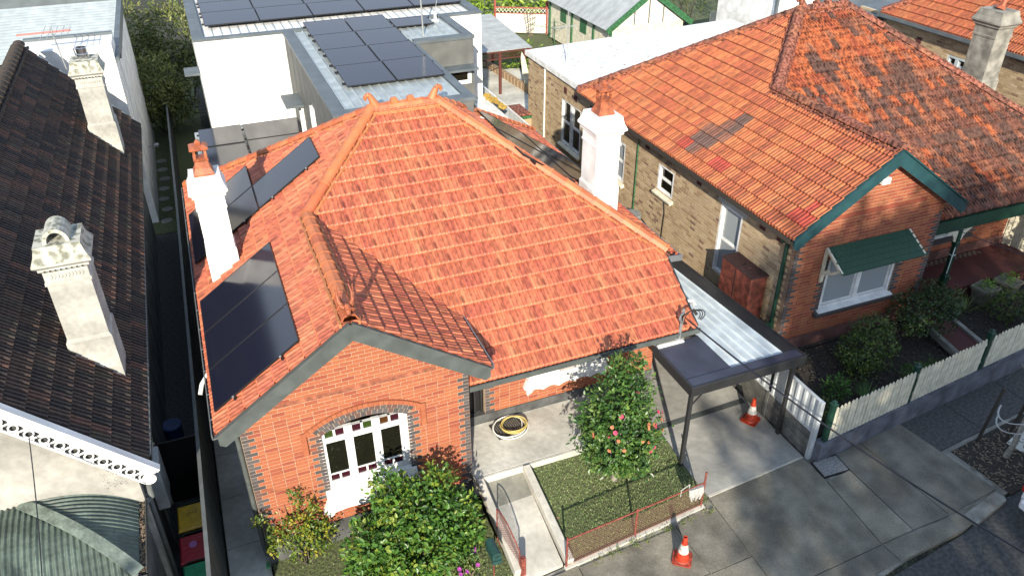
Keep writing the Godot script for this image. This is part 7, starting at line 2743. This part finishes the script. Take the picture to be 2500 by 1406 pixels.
	shade_tree("street_gum_tree", "slender tree across the street shading the terrace verandah", Vector3(-9.4, gy(-9.4), 18.0), [[Vector3(-0.2, 10.5, 0), Vector3(1.3, 0.85, 1.2), 150], [Vector3(-1.8, 10.2, 0), Vector3(1.2, 0.9, 1.2), 140]], 0.36)
	# back yard greenery
	var hg := [Color(0.10, 0.13, 0.03), Color(0.15, 0.17, 0.05), Color(0.07, 0.10, 0.025), Color(0.20, 0.22, 0.08)]
	var nm := ["tall olive green hedge tree behind the terrace's white wing", "dense hedge tree left of the white extension", "dark lower hedge in the passage behind the terrace", "grey green tree at the top left corner"]
	var hs := [[Vector3(-2.2, -1.0, -30.5), Vector3(1.5, 2.0, 1.5), 3.6], [Vector3(0.2, -1.0, -30.0), Vector3(1.5, 1.9, 1.4), 3.2], [Vector3(-1.2, -1.0, -26.5), Vector3(1.2, 1.5, 1.0), 2.0], [Vector3(-6.5, -1.0, -31.0), Vector3(3.0, 1.9, 1.8), 3.6]]
	for i in 4:
		var h: Array = hs[i]
		var r: Vector3 = h[1]
		bush("hedge_tree", nm[i], h[0], [[Vector3(0, h[2], 0), r, 2600], [Vector3(r.x * 0.5, h[2] * 0.7, 0.3), r * 0.7, 1100], [Vector3(-r.x * 0.5, h[2] * 0.6, 0.2), r * 0.75, 1100]], 0.24, hg, M.leaf_dull, 5, "back yard hedge", 1, M.bark)
	var yg := [Color(0.16, 0.26, 0.02), Color(0.22, 0.32, 0.03), Color(0.10, 0.18, 0.02)]
	bush("broadleaf_bush", "bright yellow green broad leafed bush above the lattice fence", Vector3(18.3, 0.0, -33.6), [[Vector3(-1.2, 1.1, 0), Vector3(1.8, 1.2, 1.0), 900], [Vector3(1.6, 1.2, 0), Vector3(1.6, 1.2, 0.9), 800]], 0.40, yg, M.leaf, 6, "", 1, M.bark)
	bush("yard_bush", "green bush under the pergola edge in the yard", Vector3(16.4, 0.0, -26.3), [[Vector3(0, 0.5, 0), Vector3(0.9, 0.6, 0.7), 500]], 0.25, yg, M.leaf, 3, "", 1, M.bark)
	var dg := [Color(0.05, 0.075, 0.02), Color(0.08, 0.10, 0.03), Color(0.03, 0.05, 0.015)]
	bush("boundary_tree", "bare branched dark tree behind the cream shed", Vector3(27.0, 0.0, -27.5), [[Vector3(0, 2.6, 0), Vector3(2.4, 1.7, 1.5), 900]], 0.22, dg, M.leaf_dull, 9, "trees behind the shed", 1, M.bark)
	bush("boundary_tree", "dense green tree between the shed and white sheeting", Vector3(29.5, 0.0, -24.5), [[Vector3(0, 2.2, 0), Vector3(2.2, 1.8, 1.5), 1500]], 0.22, dg, M.leaf_dull, 6, "trees behind the shed", 1, M.bark)

func shade_tree(called: String, label: String, at: Vector3, blobs: Array, size: float) -> void:
	var th := thing(called, label, "tree", at)
	var tm := MB.new()
	tm.taper(PackedVector3Array([Vector3(0, -0.3, 0), Vector3(0.1, 2.5, 0), Vector3(-0.1, 5.0, 0.1), Vector3(0.1, 8.0, 0)]), 0.32, 0.14, 10)
	for b in blobs:
		for k in 4:
			limb(tm, Vector3(0, rng.randf_range(4.5, 7.0), 0), b[0] + Vector3(rng.randf_range(-0.5, 0.5), rng.randf_range(-0.3, 0.5), rng.randf_range(-0.5, 0.5)) * b[1], 0.09, 0.02, 0.25)
	part(th, "trunk", tm, M.bark)
	var cm := MB.new()
	foliage(cm, blobs, size, [Color(0.06, 0.10, 0.02), Color(0.045, 0.08, 0.018)], 0.2, 0, 0.2)
	part(th, "crown", cm, M.leaf_dull)

func back_yards() -> void:
	# pergola with corrugated roof and red lattice
	var pg := thing("pergola", "pergola with pale metal roof and dark red lattice valance", "pergola", Vector3(13.6, 0.0, -24.0))
	var r := MB.new()
	for i in 26:
		var x := -1.4 + i * 0.13
		r.prism(PackedVector2Array([Vector2(-0.07, 0), Vector2(-0.03, 0.03), Vector2(0.03, 0.03), Vector2(0.07, 0), Vector2(0.07, -0.012), Vector2(-0.07, -0.012)]), Transform3D(Basis(Vector3(1, 0, 0), Vector3(0, 1, 0.06).normalized(), Vector3(0, -0.06, 1).normalized()), Vector3(x, 2.45, -4.2)), 5.4)
	part(pg, "metal_roof", r, M.weathered_zinc)
	for q in [[-1.2, 1.0], [1.6, 1.0], [1.7, -3.6], [0.35, 1.0]]:
		var m := MB.new()
		m.span(Vector3(q[0] - 0.06, 0, q[1] - 0.06), Vector3(q[0] + 0.06, 2.05, q[1] + 0.06), 0.01)
		part(pg, "post", m, M.lattice_red)
	var la := MB.new()
	la.span(Vector3(-1.4, 2.02, 1.05), Vector3(1.9, 2.10, 1.10))
	la.span(Vector3(-1.4, 1.70, 1.06), Vector3(1.9, 1.74, 1.10))
	for i in 24:
		la.bar(Vector3(-1.4 + i * 0.14, 1.70, 1.07), Vector3(-1.1 + i * 0.14, 2.06, 1.07), 0.02, 0.012)
		la.bar(Vector3(-1.1 + i * 0.14, 1.70, 1.085), Vector3(-1.4 + i * 0.14, 2.06, 1.085), 0.02, 0.012)
	part(pg, "lattice", la, M.lattice_red)
	var bd := MB.new()
	bd.prism(PackedVector2Array([Vector2(-0.12, 0), Vector2(0.12, 0), Vector2(0.16, 0.8), Vector2(0.10, 1.6), Vector2(0, 1.9), Vector2(-0.10, 1.6), Vector2(-0.15, 0.8)]), Transform3D(Basis(Vector3(0, 0, 1), 0.18), Vector3(1.72, 0.1, 1.15)), 0.05)
	solo("surfboard", "cream surfboard leaning on the pergola corner post", "surfboard", bd, M.cream, Vector3(13.6, 0.0, -24.0))
	var bn := thing("garden_bench", "dark red timber bench on the concrete under the pergola", "bench", Vector3(12.9, 0.0, -24.6))
	var b1 := MB.new()
	b1.span(Vector3(-0.7, 0.40, -0.2), Vector3(0.7, 0.45, 0.2))
	part(bn, "seat", b1, M.lattice_red)
	for x in [-0.6, 0.6]:
		var b2 := MB.new()
		b2.bar(Vector3(x, 0, -0.2), Vector3(x, 0.4, 0.15), 0.05, 0.08)
		b2.bar(Vector3(x, 0, 0.2), Vector3(x, 0.4, -0.15), 0.05, 0.08)
		part(bn, "leg", b2, M.lattice_red)
	# low brick garden edge
	var ge := MB.new()
	for i in 14:
		ge.box(Vector3(15.2 - i * 0.03, 0.1, -22.5 - i * 0.36), Vector3(0.2, 0.35, 0.34), 0.01)
	solo("garden_edging", "low brick edging between the concrete yard and the grass", "edging", ge, M.tan_mats[4])
	# brick stub with tile coping at the rear corner of the neighbour's wall
	var sb := thing("brick_stub", "short brick side wing with tile coping beside the tan wall", "wall", Vector3(12.2, -0.3, -16.3))
	var s1 := MB.new()
	s1.span(Vector3(-0.75, 0, -0.5), Vector3(0.2, 1.75, 0.7))
	part(sb, "wall", s1, M.tan_mats[0])
	var s2 := MB.new()
	s2.span(Vector3(-0.82, 1.75, -0.55), Vector3(0.2, 1.85, 0.75), 0.01)
	part(sb, "green_gutter", s2, M.shed_green)
	var s3 := MB.new()
	s3.span(Vector3(-0.75, 1.85, -0.5), Vector3(0.2, 1.93, 0.7), 0.02)
	part(sb, "tile_coping", s3, M.old_cap)
	# cream fence with red trim and lattice top
	var lf := thing("lattice_fence", "cream yard fence with red posts and lattice top", "fence", Vector3(19.4, 0.0, -31.2))
	var dirv := Vector3(2.6, 0, 1.45).normalized()
	var segs := [[-2.4, 0.55, 1.45], [0.6, 2.35, 1.75]]
	for s in segs:
		var m := MB.new()
		var n := 9
		for i in n:
			var a: Vector3 = dirv * lerpf(s[0], s[1], float(i) / n)
			var b: Vector3 = dirv * (lerpf(s[0], s[1], float(i + 1) / n) - 0.01)
			m.bar((a + b) * 0.5 + Vector3(0, 0.05, 0), (a + b) * 0.5 + Vector3(0, s[2] - 0.32, 0), (b - a).length(), 0.03, dirv.cross(Vector3.UP))
		part(lf, "boards", m, M.fence_cream)
		var l := MB.new()
		for i in 14:
			var t0 := lerpf(s[0], s[1], i / 14.0)
			var t1 := minf(t0 + 0.26, s[1])
			l.bar(dirv * t0 + Vector3(0, s[2] - 0.28, 0), dirv * t1 + Vector3(0, s[2], 0), 0.02, 0.02)
			l.bar(dirv * t1 + Vector3(0, s[2] - 0.28, 0.02), dirv * t0 + Vector3(0, s[2], 0.02), 0.02, 0.02)
		part(lf, "lattice", l, M.fence_cream)
		var t := MB.new()
		t.bar(dirv * s[0] + Vector3(0, s[2], 0), dirv * s[1] + Vector3(0, s[2], 0), 0.06, 0.06)
		t.bar(dirv * s[0] + Vector3(0, s[2] - 0.32, 0), dirv * s[1] + Vector3(0, s[2] - 0.32, 0), 0.05, 0.05)
		part(lf, "rail", t, M.trim_red)
	for x in [-2.42, 0.57, 2.38]:
		var p := MB.new()
		p.bar(dirv * x, dirv * x + Vector3(0, 1.85, 0), 0.10, 0.10, Vector3(0, 0, 1))
		part(lf, "post", p, M.trim_red)
	# fan trellises
	for q in [["fan shaped timber trellis leaning on the cream fence", Vector3(18.9, 0.0, -30.9)], ["first green grey trellis against the shed wall", Vector3(20.6, 0.0, -28.6)], ["second green grey trellis against the shed wall", Vector3(20.2, 0.0, -26.6)]]:
		var th := thing("trellis", q[0], "trellis", q[1], 0.5, "trellises")
		var m := MB.new()
		for i in 5:
			m.bar(Vector3(-0.2 + i * 0.1, 0, 0), Vector3(-0.55 + i * 0.27, 1.5, -0.05), 0.025, 0.02)
		part(th, "upright", m, M.timber)
		var h := MB.new()
		for k in 4:
			var w := 0.28 + k * 0.09
			h.bar(Vector3(-w, 0.4 + k * 0.3, 0.01), Vector3(w, 0.42 + k * 0.3, 0.01), 0.02, 0.025)
		part(th, "crossbar", h, M.timber)
	# shed
	var sh := thing("garden_shed", "cream weatherboard shed with green gable trim and grey roof", "shed", Vector3(21.5, 0.0, -26.0))
	var w := MB.new()
	w.span(Vector3(-1.8, 0, -4.0), Vector3(2.2, 2.2, 3.2))
	part(sh, "walls", w, M.cream)
	var gb := MB.new()
	gb.prism(PackedVector2Array([Vector2(-1.8, 2.201), Vector2(2.2, 2.201), Vector2(0.2, 3.6)]), Transform3D(Basis(), Vector3(0, 0, 3.1)), 0.1)
	part(sh, "gable", gb, M.fence_cream)
	for s in [-1.0, 1.0]:
		var rf := MB.new()
		rf.bar(Vector3(0.2, 3.72, -0.4), Vector3(0.2 + s * 2.35, 2.08, -0.4), 7.6, 0.04, Vector3(s * 0.57, 0.82, 0))
		part(sh, "roof", rf, M.weathered_zinc)
		var tr := MB.new()
		tr.bar(Vector3(0.2, 3.70, 3.43), Vector3(0.2 + s * 2.38, 2.04, 3.43), 0.06, 0.26, Vector3(s * 0.57, 0.82, 0))
		part(sh, "barge_board", tr, M.shed_green)
	for x in [-0.6, 0.2, 1.0]:
		var st := MB.new()
		st.span(Vector3(x - 0.03, 2.2, 3.2), Vector3(x + 0.03, 3.6 - absf(x - 0.2) * 0.7, 3.23))
		part(sh, "gable_batten", st, M.wallgrey)
	for z in [-2.6, -0.2]:
		var wn := MB.new()
		wn.span(Vector3(-1.84, 1.2, z), Vector3(-1.8, 1.95, z + 0.7))
		part(sh, "window", wn, M.shed_green)
	for z in [-4.0, -1.2, 1.3, 3.15]:
		var cn := MB.new()
		cn.span(Vector3(-1.88, 0, z), Vector3(-1.80, 2.2, z + 0.1))
		part(sh, "corner_trim", cn, M.shed_green)
	# clothes line, mast on the membrane roof, far sheds
	var cl := thing("clothes_line", "green rotary clothes line on the back lawn", "clothes line", Vector3(19.2, 0.0, -28.3))
	var c := MB.new()
	c.cyl(Vector3.ZERO, Vector3(0, 1.4, 0), 0.03, 0.025, 8)
	part(cl, "pole", c, M.shed_green)
	for i in 4:
		var a := TAU * i / 4.0 + 0.4
		var m := MB.new()
		m.cyl(Vector3(0, 1.0, 0), Vector3(cos(a) * 1.4, 1.25, sin(a) * 1.4), 0.018, 0.014, 6)
		m.cyl(Vector3(0, 1.38, 0), Vector3(cos(a) * 0.8, 1.14, sin(a) * 0.8), 0.010, 0.010, 5)
		part(cl, "arm", m, M.shed_green)
	var ms := thing("mast_antenna", "slim guyed antenna mast on the white membrane roof", "antenna", Vector3(13.15, 3.96, -14.2))
	var m1 := MB.new()
	m1.tube(PackedVector3Array([Vector3.ZERO, Vector3(0.02, 1.75, 0)]), 0.018, 6)
	for i in 3:
		var a := i * 2.1
		m1.tube(PackedVector3Array([Vector3(cos(a) * 0.28, 0, sin(a) * 0.28), Vector3(0, 0.55, 0)]), 0.008, 5)
	part(ms, "mast", m1, M.antenna)
	var m2 := MB.new()
	m2.bar(Vector3(-0.55, 1.22, 0), Vector3(0.35, 1.24, 0), 0.02, 0.02)
	for i in 6:
		m2.tube(PackedVector3Array([Vector3(-0.5 + i * 0.16, 1.22, 0.2), Vector3(-0.5 + i * 0.16, 1.22, -0.2)]), 0.006, 5)
	part(ms, "elements", m2, M.antenna)
	var ws := thing("ribbed_outbuilding", "white ribbed metal outbuilding behind the membrane roof", "shed", Vector3(25.5, 0.0, -18.6))
	var q1 := MB.new()
	for i in 60:
		q1.span(Vector3(-2.9 + i * 0.1, 0, 3.9 - i * 0.001), Vector3(-2.83 + i * 0.1, 4.9, 4.0))
	q1.span(Vector3(-2.9, 0, 0.0), Vector3(3.1, 4.9, 3.9))
	part(ws, "ribbed_wall", q1, M.white)
	var q2 := MB.new()
	q2.span(Vector3(-3.0, 0, 3.88), Vector3(-2.9, 4.9, 4.02))
	q2.bar(Vector3(1.2, 4.95, 4.1), Vector3(3.3, 4.55, 4.1), 0.1, 0.14)
	part(ws, "grey_trim", q2, M.monument)
	var pf := thing("cream_panel_fence", "plain cream panel fence beside the white sheeting", "fence", Vector3(23.8, 0.0, -19.9))
	var pfm := MB.new()
	for i in 5:
		pfm.span(Vector3(-0.6 + i * 0.6, 0, -0.02), Vector3(-0.03 + i * 0.6, 3.1 - i * 0.22, 0.02))
	part(pf, "panel", pfm, M.cream)
	# yellow tarp on the white wall top
	var yt := MB.new()
	for i in 9:
		yt.obox(Transform3D(Basis.from_euler(Vector3(rng.randf_range(-0.5, 0.5), rng.randf(), rng.randf_range(-0.5, 0.5))), Vector3(0.03 * (i % 3), 0.10 - 0.02 * i, -i * 0.22)), Vector3(0.22, 0.10, 0.28), 0.03)
	solo("yellow_tarp", "crumpled yellow tarpaulin lying beside the white wall", "tarpaulin", yt, M.yellow_tarp, Vector3(10.42, 2.72, -13.6))
	# cream tall fence and gate right of the neighbour's verandah
	var cg := thing("cream_side_gate", "cream picket side gate right of the neighbour's verandah", "gate", Vector3(21.7, 0.95, -1.3), -1.2)
	for i in 12:
		var s := MB.new()
		s.span(Vector3(-0.7 + i * 0.125, 0, 0), Vector3(-0.6 + i * 0.125, 1.15 if i < 8 else 2.3, 0.025))
		part(cg, "paling", s, M.cream)
	var cb := MB.new()
	cb.span(Vector3(-0.7, 0.25, -0.04), Vector3(0.3, 0.35, 0.0))
	cb.span(Vector3(-0.7, 0.85, -0.04), Vector3(0.3, 0.95, 0.0))
	cb.bar(Vector3(-0.65, 0.3, -0.02), Vector3(0.25, 0.9, -0.02), 0.04, 0.09, Vector3(0, 0, 1).cross(Vector3(0.9, 0.6, 0)))
	part(cg, "brace", cb, M.cream)
	var gpst := MB.new()
	gpst.span(Vector3(-0.86, 0, -0.06), Vector3(-0.74, 2.2, 0.06), 0.01)
	part(cg, "post", gpst, M.dgreen)
	# stepping stones in the passage garden
	for i in 7:
		var m := MB.new()
		m.lathe(Vector3.ZERO, [Vector2(0.21, -0.02), Vector2(0.21, 0.02), Vector2(0.19, 0.03), Vector2(0.0, 0.032)], 16)
		var o := solo("stepping_stone", "round stepping stone in the dark passage row, %s" % ["first and nearest", "second nearest", "third nearest", "fourth, in the middle", "third from the far end", "second from the far end", "last and farthest"][i], "stepping stone", m, M.concrete_damp, Vector3(-1.47 + 0.05 * sin(i * 2.0), -0.985, -17.0 - i * 0.98), "round stepping stones in the passage")
	var wl := thing("floodlight", "small floodlight on a bracket by the terrace's rear wing", "lamp", Vector3(-1.70, 0.6, -20.5))
	var f1 := MB.new()
	f1.bar(Vector3(0, 0, 0), Vector3(0.25, 0.05, 0.05), 0.03, 0.03)
	f1.box(Vector3(0.32, 0.05, 0.08), Vector3(0.16, 0.12, 0.2), 0.02)
	part(wl, "fitting", f1, M.galv)
	# stand the back yard things on the sloping ground
	for o in get_children():
		if o is Node3D and o.has_meta("label") and o.position.z < -17.0 and o.position.x > 11.5 and absf(o.position.y) < 0.36:
			o.position.y = gy(o.position.x) + 0.02
	var rb := thing("green_tub", "dark green round tub on the shaded strip of lawn", "tub", Vector3(0.45, -0.97, -22.6))
	var rm := MB.new()
	rm.lathe(Vector3.ZERO, [Vector2(0.30, 0), Vector2(0.36, 0.75), Vector2(0.38, 0.76), Vector2(0.36, 0.78), Vector2(0.0, 0.76)], 20)
	part(rb, "tub", rm, M.bin_body)

func _ready() -> void:
	rng.seed = 20240611
	var cam := Camera3D.new()
	cam.name = "camera"
	add_child(cam)
	cam.position = CAM_POS
	cam.basis = Basis.from_euler(Vector3(deg_to_rad(-32.395), deg_to_rad(-21.85), deg_to_rad(-0.2555)))
	cam.fov = 39.77
	cam.far = 400.0
	cam.current = true
	cam_inv = Transform3D(cam.basis, cam.position).affine_inverse()
	var we := WorldEnvironment.new()
	we.name = "environment"
	var env := Environment.new()
	var sky := Sky.new()
	var sm := ProceduralSkyMaterial.new()
	sm.sky_top_color = Color(0.50, 0.57, 0.67)
	sm.sky_horizon_color = Color(0.82, 0.85, 0.88)
	sm.sky_curve = 0.18
	sm.ground_bottom_color = Color(0.22, 0.21, 0.19)
	sm.ground_horizon_color = Color(0.50, 0.52, 0.52)
	sky.sky_material = sm
	env.background_mode = Environment.BG_SKY
	env.sky = sky
	env.background_energy_multiplier = 1.2
	env.tonemap_mode = Environment.TONE_MAPPER_LINEAR
	env.tonemap_exposure = 1.9
	env.sdfgi_enabled = true
	env.ssao_enabled = true
	env.ssil_enabled = true
	we.environment = env
	add_child(we)
	var sun := DirectionalLight3D.new()
	sun.name = "sun"
	sun.light_energy = 1.5
	sun.light_color = Color(1.0, 0.955, 0.88)
	sun.light_angular_distance = 0.6
	sun.shadow_enabled = true
	add_child(sun)
	sun.look_at_from_position(Vector3.ZERO, -SUN_TO, Vector3.UP)
	make_materials()
	grounds()
	main_house()
	extension()
	neighbour_house()
	third_house()
	terrace_house()
	carport()
	roof_solar()
	fences()
	plants()
	back_yards()
	small_things()
